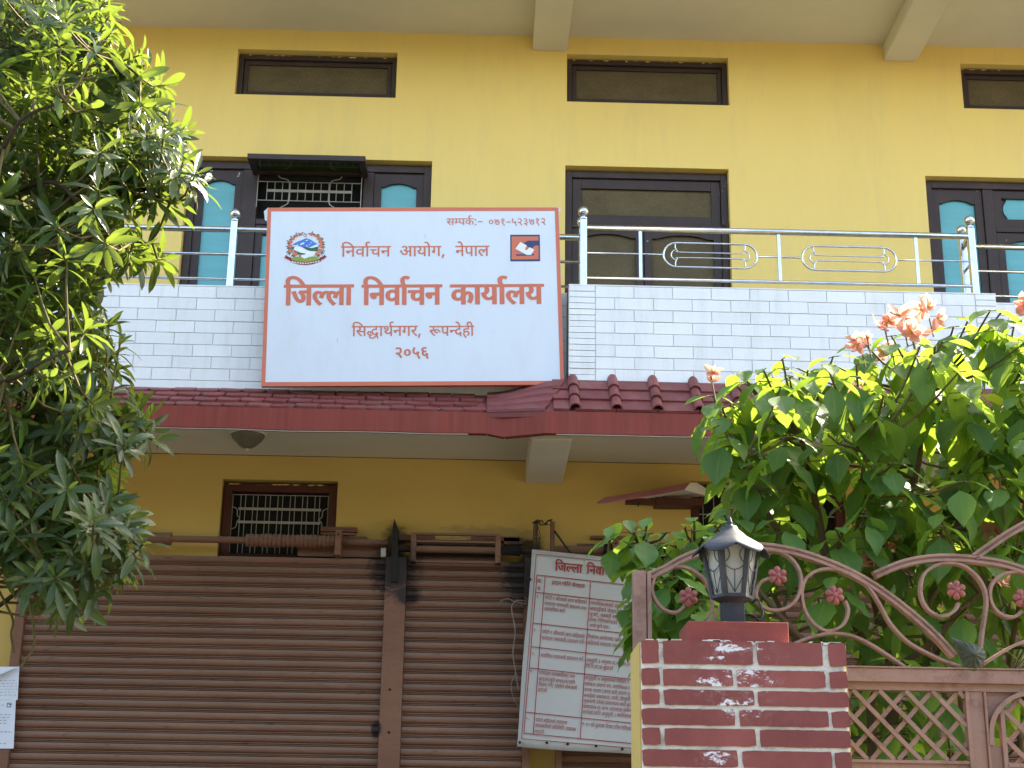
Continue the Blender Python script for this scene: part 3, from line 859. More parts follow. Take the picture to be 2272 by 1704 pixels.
# thin sheet: pink on top, its curled rim catches the light
sh = MB()
top = [W(1324, 1115, 9.02), W(1342, 1103, 9.04), W(1420, 1091, 9.05), W(1530, 1070.5, 9.08)]
bot = [W(1327, 1117, 9.0), W(1345, 1115, 9.0), W(1424, 1103, 9.0), W(1519, 1086, 9.02)]
for i in range(3): sh.prism([bot[i], bot[i + 1], top[i + 1], top[i]], (0, .003, -.003))
sh.build('window_awning', M['pinksheet'], house)
sb = MB()
und = [W(1519, 1086, 9.03), W(1533, 1070.5, 9.085), W(1546, 1071, 9.2), W(1566, 1083, 9.43), W(1570, 1100, 9.44), W(1454, 1106, 9.44), W(1420, 1104, 9.06)]
sb.prism(und, (0, .003, -.002)); sb.build('awning_underside', M['ceiling'], house)
br = MB(); ya_ = 9.25
p0, p1, p2, p3 = W(1388, 1107, ya_), W(1453, 1104, ya_), W(1453, 1119, ya_), W(1388, 1117, ya_)
br.prism([p0, p1, p2, p3], (0, .04, 0))
q0, q1, q2, q3 = W(1454, 1103, ya_ + .03), W(1560, 1106, ya_ + .03), W(1560, 1121, ya_ + .03), W(1454, 1120, ya_ + .03)
br.prism([q0, q1, q2, q3], (0, .12, 0)); br.build('awning_bracket', M['redbrown'], house)
hk = MB(); c = W(1417, 1112, ya_ - .01); hk.tube([c, c - Vector((0, 0, .015)), c - Vector((.003, 0, .035))], .004, 6); hk.build('awning_hook', M['dark'], house)

# ------------------------------------------------------------------ roller shutters
YS = 9.37
def slat_mesh(w, pitch):
    # bulging curtain slat with two small beads below it
    prof = [(0, 0), (.009, -.002), (.0155, -.009), (.0185, -.020), (.019, -.030), (.0165, -.039), (.010, -.046), (-.002, -.048),
            (.009, -.050), (.010, -.055), (-.002, -.0575), (-.002, -.060), (.009, -.062), (.009, -.0665), (-.003, -.0695)]
    k_ = pitch / .0695
    b = MB(); m_ = len(prof)
    for x in (-w / 2, w / 2): b.v += [(x, -d_, z * k_) for d_, z in prof]
    for i in range(m_ - 1): b.f.append((i, i + 1, m_ + i + 1, m_ + i))
    return b.mesh('slat', M['shutter'], False)
PITCHS = Z(500, 1500, YS) - Z(500, 1523.6, YS)
def shutter(x0, x1, ztop, zbot, label=None):
    o = MB().box(x0, x1, YS + .012, YS + .04, zbot, ztop).build('roller_shutter', M['shutter'], house)
    sm = slat_mesh(x1 - x0, PITCHS)
    z = ztop
    while z > zbot:
        inst(sm, 'slat', o, ((x0 + x1) / 2, YS + random.uniform(-.0012, .0012), z), (random.uniform(-.02, .02), 0, 0))
        z -= PITCHS
    return o
random.seed(8)
xa1, xb1 = X(44, 1500, YS), X(848, 1450, YS)
sh1 = shutter(xa1, xb1, Z(500, 1234, YS), .9)
xa2, xb2 = X(897, 1450, YS), X(1160, 1450, YS)
sh2 = shutter(xa2, xb2, Z(1000, 1244, YS), .9)
xa3, xb3 = X(1247, 1650, YS), X(2062, 1450, YS)
sh3 = shutter(xa3, xb3, Z(1500, 1240, YS), .9)
xa4 = X(2140, 1450, YS)
sh4 = shutter(xa4, xa4 + 2.4, Z(2200, 1250, YS), .9)
def channel(x0, x1, zt_, nm='shutter_post', dy=.045):
    return MB().box(x0, x1, YS - dy, YW - .002, .9, zt_).build(nm, M['shutter'], house, bevel=.003)
channel(X(22, 1500, YS), xa1 - .002, Z(30, 1230, YS), 'guide_channel')
channel(xb1 + .002, xa2 - .002, Z(870, 1238, YS))
for q in ((870, 1530), (868, 1625)):
    c = W(q[0] - 5, q[1], YS - .046); b = MB(); b.tube([c, c + Vector((0, -.004, 0))], .008, 10); b.build('bolt', M['dark'], house)
channel(xb2 + .002, X(1174, 1650, YS), Z(1165, 1240, YS), 'guide_channel')
channel(X(1233, 1650, YS), xa3 - .002, Z(1240, 1240, YS), 'guide_channel')
channel(xb3 + .002, xb3 + .04, Z(1240, 1240, YS), 'guide_channel'); channel(xa4 - .04, xa4 - .002, Z(1240, 1240, YS), 'guide_channel')
# barrel pipe with its springs
YB = 9.33
zc = Z(460, 1197, YB)
pp = MB().tube([(X(230, 1197, YB), YB, zc), (X(861, 1207, YB), YB, zc)], .0215, 12).build('barrel_pipe', M['shutter'], house, smooth=True)
MB().tube([(X(250, 1197, YB), YB, zc), (X(380, 1197, YB), YB, zc)], .039, 16).build('barrel_sleeve', M['shutter'], pp, smooth=False)
sp_ = MB()
pa, pb = X(545, 1200, YB), X(744, 1204, YB)
n = 60
sp_.tube([(pa + (pb - pa) * i / n, YB, zc) for i in range(n + 1)], [.037 + (.004 if i % 3 else -.003) + (.003 if (i // 12) % 2 else 0) for i in range(n + 1)], 14)
sp_.build('barrel_spring', M['shutter'], pp, smooth=False)
def br_plate(px, y0_, y1_, w=15):
    a = X(px, (y0_ + y1_) / 2, YB - .05); zt_, zb__ = Z(px, y0_, YB - .05), Z(px, y1_, YB - .05)
    MB().box(a - .02, a + .02, YB - .06, YW - .01, zb__, zt_).build('barrel_bracket', M['shutter'], house, bevel=.006)
    MB().tube([(a, YB - .061, zt_ - .03), (a, YB - .064, zt_ - .03)], .007, 8).build('bolt', M['dark'], house)
br_plate(750, 1176, 1232)
def strips(defs_):
    for (l, r_, t, bt) in defs_:
        MB().box(X(l, t, 9.41), X(r_, t, 9.41), 9.40, 9.447, Z((l + r_) / 2, bt, 9.41), Z((l + r_) / 2, t, 9.41)).build('old_lintel_strip', M['shutter'], house)
strips(((712, 792, 1170, 1180), (712, 788, 1182, 1188), (694, 814, 1190, 1198)))
MB().box(X(661, 1225, 9.40), X(846, 1225, 9.40), 9.385, 9.447, Z(750, 1236, 9.40), Z(750, 1208, 9.40)).build('shutter_hood', M['shutter'], house)
MB().box(X(845, 1225, 9.33), X(856, 1225, 9.33), 9.33, 9.38, Z(850, 1235, 9.33), Z(850, 1216, 9.33)).build('angle_clip', M['steel_bar'], house)
# pointed burnt plate over the post
sk = MB(); P = [W(875, 1150, 9.30), W(883, 1172, 9.30), W(884, 1290, 9.30), W(867, 1290, 9.30), W(871, 1170, 9.30)]
sk.prism(P, (0, .14, 0)); sk.build('pointed_bracket', M['soot'], house)
# frame round the spring of the middle shutter
yf_ = 9.27
fx0, fx1 = X(911, 1210, yf_), X(1111, 1215, yf_); fz0, fz1 = Z(1010, 1247, yf_), Z(1010, 1182, yf_)
w_ = .034
fr = MB(); fr.box(fx0, fx0 + w_, yf_, YW - .02, fz0, fz1); fr.box(fx1 - w_, fx1, yf_, YW - .02, fz0, fz1)
fo = fr.build('spring_frame', M['shutter'], house, bevel=.003)
for zz_ in (fz1 - .006, fz1 - .053, fz0 + .004):
    MB().box(fx0 + w_ + .001, fx1 - w_ - .001, yf_ + .004, yf_ + .03, zz_ - .008, zz_ + .005).build('frame_bar', M['shutter'], fo)
zc2 = (fz0 + fz1) / 2 - .002; n = 90
MB().tube([(fx0 + w_ + (fx1 - fx0 - 2 * w_) * i / n, yf_ + .09, zc2) for i in range(n + 1)], [.036 + (.003 if i % 2 else -.002) for i in range(n + 1)], 12).build('barrel_spring', M['dark'], fo, smooth=False)
MB().box(fx0 + w_, fx1 - w_, YW - .06, YW - .05, fz0, fz1 - .02).build('frame_back', M['shutter'], fo)
MB().tube([(X(885, 1210, YB), YB, zc2), (X(1185, 1220, YB), YB, zc2)], .022, 12).build('barrel_pipe', M['shutter'], fo, smooth=True)
MB().tube([(X(1113, 1218, YB), YB, zc2), (X(1155, 1219, YB), YB, zc2)], .032, 12).build('barrel_sleeve', M['dark'], fo, smooth=True)
strips(((884, 965, 1187, 1200), (1045, 1153, 1191, 1201), (1118, 1160, 1194, 1208)))
# pair of uprights over the banner, pipe to the right
for px in (1188, 1226):
    a = X(px, 1190, YB); MB().box(a - .013, a + .013, YB - .02, YB + .05, Z(px, 1235, YB), Z(px, 1158, YB)).build('barrel_bracket', M['shutter'], house, bevel=.003)
zc3 = Z(1300, 1221, YB)
MB().tube([(X(1226, 1220, YB), YB, zc3), (X(2062, 1240, YB), YB, zc3)], .026, 12).build('barrel_pipe', M['shutter'], house, smooth=True)
n = 50
MB().tube([(X(1340, 1222, YB) + i * .009, YB, zc3) for i in range(n + 1)], [.040 + (.004 if i % 3 else -.003) for i in range(n + 1)], 12).build('barrel_spring', M['dark'], house)
br_plate(1366, 1196, 1240)
strips(((1281, 1333, 1207, 1214), (1311, 1413, 1190, 1196)))
# twine and cable
random.seed(5)
tw = MB()
for k in range(5):
    pts = [W(1183 + random.uniform(-3, 3), 1160, YB - .03)]
    for i in range(5): pts.append(W(1186 + (i + 1) * 7.5 + random.uniform(-4, 4), 1158 + random.uniform(-5, 7), YB - .03 + random.uniform(-.01, .01)))
    tw.tube(smooth_path(pts, 3), .0028, 5)
for k in range(3):
    pts = [W(1190 + k * 3, 1165, YB - .03)] + [W(1195 - i * 1.5 + random.uniform(-5, 7), 1165 + i * 18, YB - .04) for i in range(1, 5)]
    tw.tube(smooth_path(pts, 3), .002, 5)
t_ = tw.build('twine', M['cable_black'])
t_['label'] = 'dark tangled twine tied between the two uprights above the paper white notice banner'; t_['category'] = 'twine'
cb = MB()
cb.tube(smooth_path([W(1168, 1334, 9.30), W(1150, 1332, 9.28), W(1142, 1336, 9.28), W(1135, 1350, 9.27), W(1143, 1400, 9.26), W(1138, 1450, 9.27), W(1145, 1495, 9.27), W(1150, 1530, 9.28)], 5), .0032, 6)
cb.tube(smooth_path([W(1108, 1336, 9.30), W(1124, 1328, 9.29), W(1140, 1334, 9.28), W(1168, 1340, 9.29)], 4), .0028, 6)
cb.tube(smooth_path([W(1145, 1490, 9.28), W(1134, 1520, 9.28), W(1140, 1550, 9.28), W(1150, 1568, 9.28)], 4), .0022, 6)
o = cb.build('grey_string', M['cable']); o['label'] = 'thin grey cord hanging in loops down the middle roller shutter beside the banner'; o['category'] = 'cord'
cb = MB(); cb.tube([W(1230, 1178, 9.30), W(1262, 1222, 9.27), W(1270, 1228, 9.27)], .006, 6)
o = cb.build('support_cable', M['cable_black']); o['label'] = 'short dark cable running slantwise from the upright to the pipe above the notice banner'; o['category'] = 'cable'

# ceiling lamp under the eave
zs = SOFF
c = Vector((X(550, 972, 8.93), 8.93, zs))
lt = thing('ceiling_light', c, 'round dusty dome ceiling light hanging under the eave left of the sign', 'ceiling light')
MB().lathe(c, [(.001, -.001), (.108, -.001), (.112, -.010), (.104, -.018)], 32).build('light_ring', M['ceiling'], lt, smooth=False)
mg = paint('dull_olive_glass', (.17, .16, .11), .2, 20, .35)
MB().lathe(c, [(.102, -.012), (.098, -.03), (.085, -.05), (.066, -.066), (.052, -.082), (.028, -.096), (.004, -.10)], 32).build('light_bowl', mg, lt, smooth=True)
MB().lathe(c, [(.001, -.099), (.010, -.101), (.012, -.108), (.004, -.116), (.001, -.117)], 12).build('light_knob', M['ceiling'], lt)

# ------------------------------------------------------------------ unseen trees added behind the camera: block low sky, reflect in the steel rails
rg = random.Random(61)
cm_ = MB()
for i in range(1500):
    a, b_ = rg.uniform(0, 6.283), math.acos(rg.uniform(-1, 1)); r_ = rg.uniform(.75, 1.0)
    lump = 1 + .22 * math.sin(3 * a + 2 * b_) + .15 * math.sin(5 * b_)
    c = Vector((math.sin(b_) * math.cos(a) * 2.9, math.sin(b_) * math.sin(a) * 2.4, math.cos(b_) * 3.4)) * r_ * lump
    d = Vector((rg.uniform(-1, 1), rg.uniform(-1, 1), rg.uniform(-1, 1))).normalized(); e_ = d.orthogonal().normalized()
    s_ = rg.uniform(.18, .34)
    cm_.quad(c - d * s_, c - e_ * s_ * .5, c + d * s_, c + e_ * s_ * .5)
M['far_leaf'] = paint('dark_far_leaves', (.06, .09, .03), .5, 1.5, .8, 10, 0, .1)
crown = cm_.mesh('crown', M['far_leaf'])
trm = MB().tube([(0, 0, 0), (.05, 0, 2), (0, .05, 5)], [.22, .17, .10], 10).mesh('trunk', M['bark'], True)
ORD = ('first', 'second', 'third', 'fourth', 'fifth', 'sixth', 'seventh', 'eighth', 'ninth', 'tenth')
for i, x_ in enumerate((-19, -14.5, -10.5, -6, -1.8, 2.6, 6.8, 11, 15.4, 20)):
    t_ = thing('added_street_tree', (x_, -8.5 + rg.uniform(-.8, .8), 0), '%s unseen leafy tree from the left in the row added behind the camera' % ORD[i], 'tree', 'unseen trees added behind the camera')
    w_ = Vector(t_.location)
    inst(trm, 'trunk', t_, w_)
    inst(crown, 'crown', t_, w_ + Vector((0, 0, 5.2 + rg.uniform(-.4, .6))), (0, 0, rg.uniform(0, 6)), (rg.uniform(.9, 1.1),) * 3)

# ------------------------------------------------------------------ Devanagari lettering: outlines (quadratic, on/off curve points) and laid out words
GLYPH = {
108: [[477,33,1,413,-12,1,318,132,0,239,208,1,213,204,0,187,204,1,152,204,0,104,239,0,104,270,1,104,299,0,140,329,0,168,329,1,187,329,0,225,313,0,255,291,1,298,306,0,360,385,0,360,442,1,360,501,0,295,561,0,243,561,1,208,561,0,148,545,0,110,526,1,84,595,1,121,614,0,204,632,0,247,632,1,302,632,0,391,590,0,443,505,0,443,440,1,443,370,0,373,262,0,316,233,1,361,189,0,448,77,0]],
106: [[275,121,1,217,121,0,126,172,0,75,263,0,75,321,1,75,380,0,126,469,0,216,520,0,274,520,1,333,520,0,424,469,0,476,378,0,476,319,1,476,261,0,425,171,0,334,121,0],[273,192,1,326,192,0,394,266,0,394,322,1,394,379,0,330,449,0,277,449,1,225,449,0,157,375,0,157,318,1,157,262,0,221,192,0]],
111: [[477,-67,1,460,-38,0,422,37,0,386,115,0,356,185,0,348,208,1,332,207,0,312,207,1,269,207,0,187,228,0,122,278,0,84,364,0,84,428,1,84,474,0,112,583,0,143,632,1,227,611,1,199,562,0,164,469,0,164,417,1,164,347,0,234,276,0,308,276,1,317,276,0,326,277,1,320,300,0,320,313,1,320,346,0,363,377,0,391,377,1,431,377,0,475,328,0,475,298,1,475,267,0,444,230,0,418,221,1,430,190,0,475,96,0,526,0,0,549,-35,1]],
112: [[470,-67,1,454,-40,0,420,25,0,391,86,0,384,106,1,372,105,0,347,104,0,335,104,1,269,104,0,178,150,0,132,227,0,132,272,1,132,299,0,155,353,0,180,373,1,144,394,0,103,457,0,103,501,1,103,565,0,208,632,0,288,632,1,314,632,0,377,626,0,391,622,1,385,552,1,367,556,0,322,563,0,292,563,1,184,563,0,184,492,1,184,461,0,223,424,0,254,414,1,289,423,0,333,423,1,347,423,0,375,421,0,384,419,1,377,350,1,367,351,0,341,352,0,324,352,1,274,352,0,212,310,0,212,266,1,212,220,0,282,174,0,332,174,1,338,174,0,351,174,0,357,175,1,354,185,0,352,204,0,352,210,1,352,245,0,393,274,0,418,274,1,461,274,0,506,225,0,506,196,1,506,166,0,475,129,0,451,120,1,465,87,0,515,2,0,542,-35,1]],
254: [[46,53,1,174,127,1,120,139,0,46,220,0,46,290,1,46,370,0,156,464,0,244,464,1,267,464,0,324,457,0,339,454,1,333,381,1,317,385,0,268,391,0,249,391,1,191,391,0,127,339,0,127,292,1,127,239,0,188,188,0,228,188,1,272,188,0,341,230,0,371,260,1,371,551,1,0,551,1,0,622,1,777,622,1,777,551,1,452,551,1,452,350,1,477,373,0,534,399,0,569,399,1,634,399,0,716,316,0,716,239,1,716,193,0,686,89,0,651,39,1,579,80,1,604,112,0,636,196,0,636,237,1,636,284,0,597,330,0,562,330,1,535,330,0,480,293,0,452,258,1,452,0,1,371,0,1,371,173,1,363,167,0,343,153,0,331,146,1,93,-12,1]],
801: [[72,54,1,72,91,0,108,121,0,133,121,1,159,121,0,196,91,0,196,54,1,196,18,0,159,-14,0,133,-14,1,108,-14,0,72,18,0]],
60: [[587,551,1,587,0,1,506,0,1,506,266,1,477,257,0,419,251,0,380,251,1,338,251,0,245,266,0,212,277,1,192,264,0,167,253,1,208,201,0,319,91,0,380,42,1,326,-12,1,270,37,0,171,137,0,95,225,0,73,256,1,51,287,0,40,323,0,40,340,1,40,359,0,70,393,0,104,393,1,129,393,0,166,370,0,181,350,1,202,369,0,217,428,0,217,458,1,217,488,0,208,536,0,201,551,1,0,551,1,0,622,1,691,622,1,691,551,1],[369,322,1,408,322,0,472,330,0,506,339,1,506,551,1,281,551,1,288,534,0,298,488,0,298,458,1,298,416,0,279,354,0,262,333,1,314,322,0]],
6: [[-185,772,1,-185,796,0,-152,830,0,-130,830,1,-107,830,0,-75,796,0,-75,772,1,-75,748,0,-107,714,0,-130,714,1,-152,714,0,-185,748,0]],
274: [[45,53,1,214,153,1,160,162,0,128,194,1,103,221,0,79,294,0,79,358,1,79,551,1,0,551,1,0,622,1,583,622,1,583,551,1,479,551,1,479,0,1,398,0,1,398,193,1,92,-13,1],[398,551,1,160,551,1,160,369,1,160,328,0,166,280,0,179,251,0,190,240,1,213,217,0,262,217,1,301,217,0,373,255,0,398,280,1]],
42: [[413,-58,1,392,-24,0,354,46,0,342,73,1,330,71,0,302,68,0,287,68,1,245,68,0,160,89,0,89,136,0,46,215,0,46,272,1,46,316,0,77,379,0,102,401,1,135,430,0,231,456,0,290,456,1,295,456,1,295,551,1,0,551,1,0,622,1,534,622,1,534,551,1,376,551,1,376,385,1,327,385,1,269,385,0,198,371,0,173,355,1,151,340,0,126,294,0,126,262,1,126,209,0,205,140,0,287,140,1,293,140,0,305,140,0,312,141,1,306,161,0,306,176,1,306,211,0,348,240,0,373,240,1,416,240,0,461,191,0,461,162,1,461,130,0,432,95,0,410,86,1,422,62,0,455,11,0,480,-24,1]],
66: [[170,551,1,170,0,1,89,0,1,89,551,1,0,551,1,0,622,1,273,622,1,273,551,1]],
44: [[0,622,1,569,622,1,569,551,1,466,551,1,466,0,1,385,0,1,385,298,1,204,298,1,204,244,1,204,216,0,176,188,0,153,188,1,129,188,0,75,230,0,37,290,0,37,318,1,37,341,0,64,369,0,98,369,1,385,369,1,385,551,1,0,551,1]],
3: [],
27: [[208,551,1,208,234,1,208,208,0,183,178,0,160,178,1,134,178,0,79,220,0,41,280,0,41,308,1,41,331,0,68,359,0,102,359,1,127,359,1,127,551,1,0,551,1,0,622,1,578,622,1,578,551,1,474,551,1,474,0,1,393,0,1,393,551,1]],
67: [[89,551,1,0,551,1,0,622,1,80,622,1,68,644,0,53,694,0,53,724,1,53,802,0,169,896,0,266,896,1,407,896,0,625,743,0,704,615,1,620,615,1,467,824,0,283,824,1,213,824,0,134,765,0,134,714,1,134,684,0,153,639,0,165,622,1,273,622,1,273,551,1,170,551,1,170,0,1,89,0,1]],
52: [[395,42,1,341,-12,1,282,37,0,178,137,0,98,225,0,75,256,1,53,287,0,40,323,0,40,340,1,40,359,0,70,393,0,104,393,1,129,393,0,166,370,0,181,349,1,220,369,0,256,429,0,256,468,1,256,491,0,246,536,0,239,551,1,0,551,1,0,622,1,424,622,1,424,551,1,320,551,1,336,516,0,336,458,1,336,403,0,292,327,0,216,274,0,167,254,1,212,202,0,331,91,0]],
75: [[-169,615,1,-190,694,0,-231,785,0,-281,823,0,-315,823,1,-337,823,0,-371,814,0,-385,809,1,-409,882,1,-370,896,0,-318,896,1,-264,896,0,-185,845,0,-122,722,0,-94,615,1]],
57: [[571,551,1,467,551,1,467,0,1,387,0,1,387,165,1,361,147,0,286,118,0,233,118,1,179,118,0,95,160,0,46,235,0,46,286,1,46,372,0,161,464,0,255,464,1,268,464,0,307,461,0,344,457,0,354,454,1,349,381,1,330,385,0,282,391,0,259,391,1,197,391,0,127,337,0,127,287,1,127,236,0,190,188,0,235,188,1,287,188,0,362,233,0,387,260,1,387,551,1,0,551,1,0,622,1,571,622,1]],
61: [[321,69,1,357,80,0,403,116,0,403,148,1,403,186,0,345,229,0,280,229,1,211,229,0,138,172,0,138,124,1,138,93,0,161,35,0,232,-36,0,302,-89,1,248,-142,1,157,-71,0,58,53,0,58,130,1,58,168,0,89,227,0,115,248,1,96,266,0,69,318,0,69,352,1,69,380,0,89,420,0,106,433,1,129,450,0,188,465,0,229,465,1,361,465,1,361,551,1,0,551,1,0,622,1,546,622,1,546,551,1,442,551,1,442,394,1,230,394,1,199,394,0,173,388,0,164,381,1,149,369,0,149,347,1,149,327,0,169,296,0,183,284,1,230,300,0,284,300,1,353,300,0,440,258,0,481,191,0,481,153,1,481,95,0,413,19,0,348,2,1]],
418: [[498,159,1,438,159,0,358,237,0,358,300,1,358,303,0,358,304,1,343,312,0,306,324,0,284,326,1,262,303,0,202,268,0,167,254,1,212,202,0,331,91,0,395,42,1,341,-12,1,282,37,0,178,137,0,98,225,0,75,256,1,53,287,0,40,323,0,40,340,1,40,359,0,70,393,0,104,393,1,129,393,0,166,370,0,181,349,1,220,369,0,256,429,0,256,468,1,256,491,0,246,536,0,239,551,1,0,551,1,0,622,1,801,622,1,801,551,1,320,551,1,336,516,0,336,458,1,336,421,0,325,390,1,353,384,0,378,373,1,396,401,0,461,437,0,510,437,1,571,437,0,664,382,0,736,289,0,764,232,1,701,198,1,655,284,0,567,369,0,512,369,1,469,369,0,429,326,0,429,298,1,429,261,0,471,230,0,500,230,1,515,230,0,544,235,0,561,242,1,585,175,1,560,165,0,516,159,0]],
47: [[460,551,1,460,349,1,485,373,0,543,399,0,578,399,1,643,399,0,725,316,0,725,239,1,725,193,0,695,89,0,660,39,1,588,80,1,613,112,0,645,196,0,645,237,1,645,284,0,605,330,0,570,330,1,517,330,0,460,257,1,460,0,1,379,0,1,379,193,1,355,174,0,291,146,0,248,146,1,208,146,0,144,175,0,125,197,1,100,226,0,79,297,0,79,354,1,79,551,1,0,551,1,0,622,1,786,622,1,786,551,1],[160,551,1,160,360,1,160,305,0,172,257,0,188,240,1,208,217,0,248,217,1,289,217,0,353,251,0,379,278,1,379,551,1]],
79: [[170,551,1,170,0,1,89,0,1,89,551,1,0,551,1,0,622,1,273,622,1,273,551,1],[90,615,1,69,694,0,28,785,0,-22,823,0,-56,823,1,-78,823,0,-112,814,0,-126,809,1,-150,882,1,-111,896,0,-59,896,1,-5,896,0,74,845,0,137,722,0,165,615,1]],
35: [[519,551,1,371,551,1,371,349,1,316,349,1,268,349,0,204,333,0,181,318,1,126,280,0,126,215,1,126,167,0,170,104,0,241,74,0,283,74,1,337,74,0,413,99,0,455,121,1,482,47,1,438,27,0,339,0,0,286,0,1,217,0,0,108,52,0,46,150,0,46,220,1,46,285,0,114,374,0,225,420,0,288,420,1,290,420,1,290,551,1,0,551,1,0,622,1,519,622,1]],
24: [[470,218,1,470,148,0,379,80,0,312,80,1,226,80,0,92,208,0,29,356,1,100,382,1,143,276,0,243,153,0,305,153,1,343,153,0,391,188,0,391,227,1,391,264,0,350,322,0,318,347,1,291,342,0,260,341,1,255,411,1,323,413,0,380,457,0,380,494,1,380,530,0,333,562,0,302,562,1,265,562,0,205,542,0,171,525,1,146,594,1,172,608,0,249,632,0,298,632,1,376,632,0,459,554,0,459,495,1,459,417,0,392,375,1,403,365,0,412,355,1,450,350,0,486,350,1,518,350,0,568,356,0,594,363,1,594,551,1,521,551,1,521,622,1,1038,622,1,1038,551,1,934,551,1,934,0,1,853,0,1,853,551,1,675,551,1,675,0,1,594,0,1,594,290,1,570,284,0,524,279,0,498,279,1,481,279,0,455,282,1,470,252,0],[844,615,1,817,655,0,772,692,0,729,703,0,703,703,1,683,703,0,641,691,0,621,682,1,595,751,1,618,761,0,668,773,0,697,773,1,742,773,0,812,730,0,836,692,1,840,694,1,820,746,0,782,803,0,738,827,0,707,827,1,683,827,0,651,819,0,637,813,1,614,882,1,653,896,0,705,896,1,759,896,0,838,845,0,901,722,0,929,615,1]],
54: [[0,551,1,0,622,1,693,622,1,693,551,1,589,551,1,589,0,1,508,0,1,508,355,1,502,356,0,494,356,1,470,356,0,420,332,0,374,269,0,356,208,1,279,232,1,291,278,0,311,313,1,287,331,0,239,353,0,209,353,1,169,353,0,126,307,0,126,271,1,126,233,0,169,164,0,251,89,0,309,40,1,255,-12,1,197,38,0,101,129,0,45,222,0,45,275,1,45,328,0,94,395,0,168,426,0,204,426,1,248,426,0,321,397,0,354,370,1,412,426,0,499,426,1,504,426,0,508,426,1,508,551,1]],
25: [[777,551,1,452,551,1,452,349,1,500,399,0,569,399,1,634,399,0,716,316,0,716,239,1,716,193,0,686,89,0,651,39,1,579,80,1,604,112,0,636,196,0,636,237,1,636,284,0,597,330,0,562,330,1,508,330,0,452,258,1,452,0,1,371,0,1,371,174,1,347,154,0,276,118,0,226,118,1,179,118,0,96,156,0,46,233,0,46,290,1,46,370,0,156,464,0,244,464,1,267,464,0,324,457,0,339,454,1,333,381,1,317,385,0,268,391,0,249,391,1,191,391,0,127,339,0,127,292,1,127,239,0,188,188,0,228,188,1,272,188,0,341,230,0,371,260,1,371,551,1,0,551,1,0,622,1,777,622,1]],
31: [[296,70,1,373,70,0,499,133,0,574,241,0,574,310,1,574,357,0,528,419,0,487,419,1,453,419,0,424,383,0,424,358,1,424,326,0,477,275,0,535,261,1,502,198,1,421,221,0,347,304,0,347,356,1,347,404,0,402,472,0,455,481,1,455,551,1,0,551,1,0,622,1,715,622,1,715,551,1,535,551,1,535,477,1,586,464,0,653,380,0,653,308,1,653,250,0,603,140,0,510,52,0,378,0,0,296,0,1,199,0,0,101,83,0,101,147,1,101,168,0,116,213,0,132,231,1,90,251,0,43,316,0,43,359,1,43,419,0,133,483,0,206,483,1,223,483,0,275,478,0,288,473,1,282,404,1,268,408,0,233,415,0,212,415,1,124,415,0,124,350,1,124,321,0,168,289,0,202,281,1,231,290,0,266,290,1,277,290,0,301,288,0,308,287,1,302,217,1,296,218,0,281,218,0,276,218,1,182,218,0,182,148,1,182,108,0,244,70,0]],
46: [[479,551,1,479,0,1,398,0,1,398,191,1,369,172,0,301,146,0,254,146,1,214,146,0,149,173,0,128,194,1,103,221,0,79,294,0,79,358,1,79,551,1,0,551,1,0,622,1,583,622,1,583,551,1],[398,551,1,160,551,1,160,369,1,160,328,0,166,280,0,179,251,0,190,240,1,213,217,0,263,217,1,303,217,0,373,255,0,398,280,1]],
40: [[481,551,1,481,0,1,400,0,1,400,328,1,291,328,1,230,328,0,169,316,0,150,299,1,126,280,0,126,237,1,126,188,0,200,97,0,271,40,1,217,-12,1,171,28,0,92,108,0,45,194,0,45,242,1,45,277,0,72,333,0,93,351,1,122,376,0,204,399,0,272,399,1,400,399,1,400,551,1,0,551,1,0,622,1,584,622,1,584,551,1]],
50: [[509,551,1,509,0,1,428,0,1,428,250,1,207,250,1,207,213,1,207,180,0,178,151,0,159,151,1,140,151,0,98,176,0,62,215,0,39,259,0,39,278,1,39,296,0,66,321,0,100,321,1,126,321,1,126,551,1,0,551,1,0,622,1,612,622,1,612,551,1],[428,551,1,207,551,1,207,321,1,428,321,1]],
68: [[-185,615,1,-202,650,0,-220,714,0,-220,748,1,-220,813,0,-136,896,0,-61,896,1,-1,896,0,79,839,0,137,718,0,163,622,1,273,622,1,273,551,1,170,551,1,170,0,1,89,0,1,89,551,1,0,551,1,0,622,1,87,622,1,59,726,0,-2,825,0,-57,825,1,-97,825,0,-139,776,0,-139,733,1,-139,699,0,-119,644,0,-105,615,1]],
41: [[553,551,1,553,0,1,472,0,1,472,180,1,443,161,0,363,132,0,308,132,1,223,132,0,104,229,0,83,322,1,178,342,0,255,413,0,255,467,1,255,517,0,208,568,0,171,568,1,146,568,0,114,544,0,114,521,1,114,470,0,195,461,1,187,391,1,122,400,0,46,461,0,46,519,1,46,575,0,119,632,0,172,632,1,213,632,0,288,597,0,336,525,0,336,469,1,336,395,0,256,303,0,182,274,1,205,238,0,263,203,0,314,203,1,366,203,0,440,243,0,472,275,1,472,551,1,390,551,1,390,622,1,656,622,1,656,551,1]],
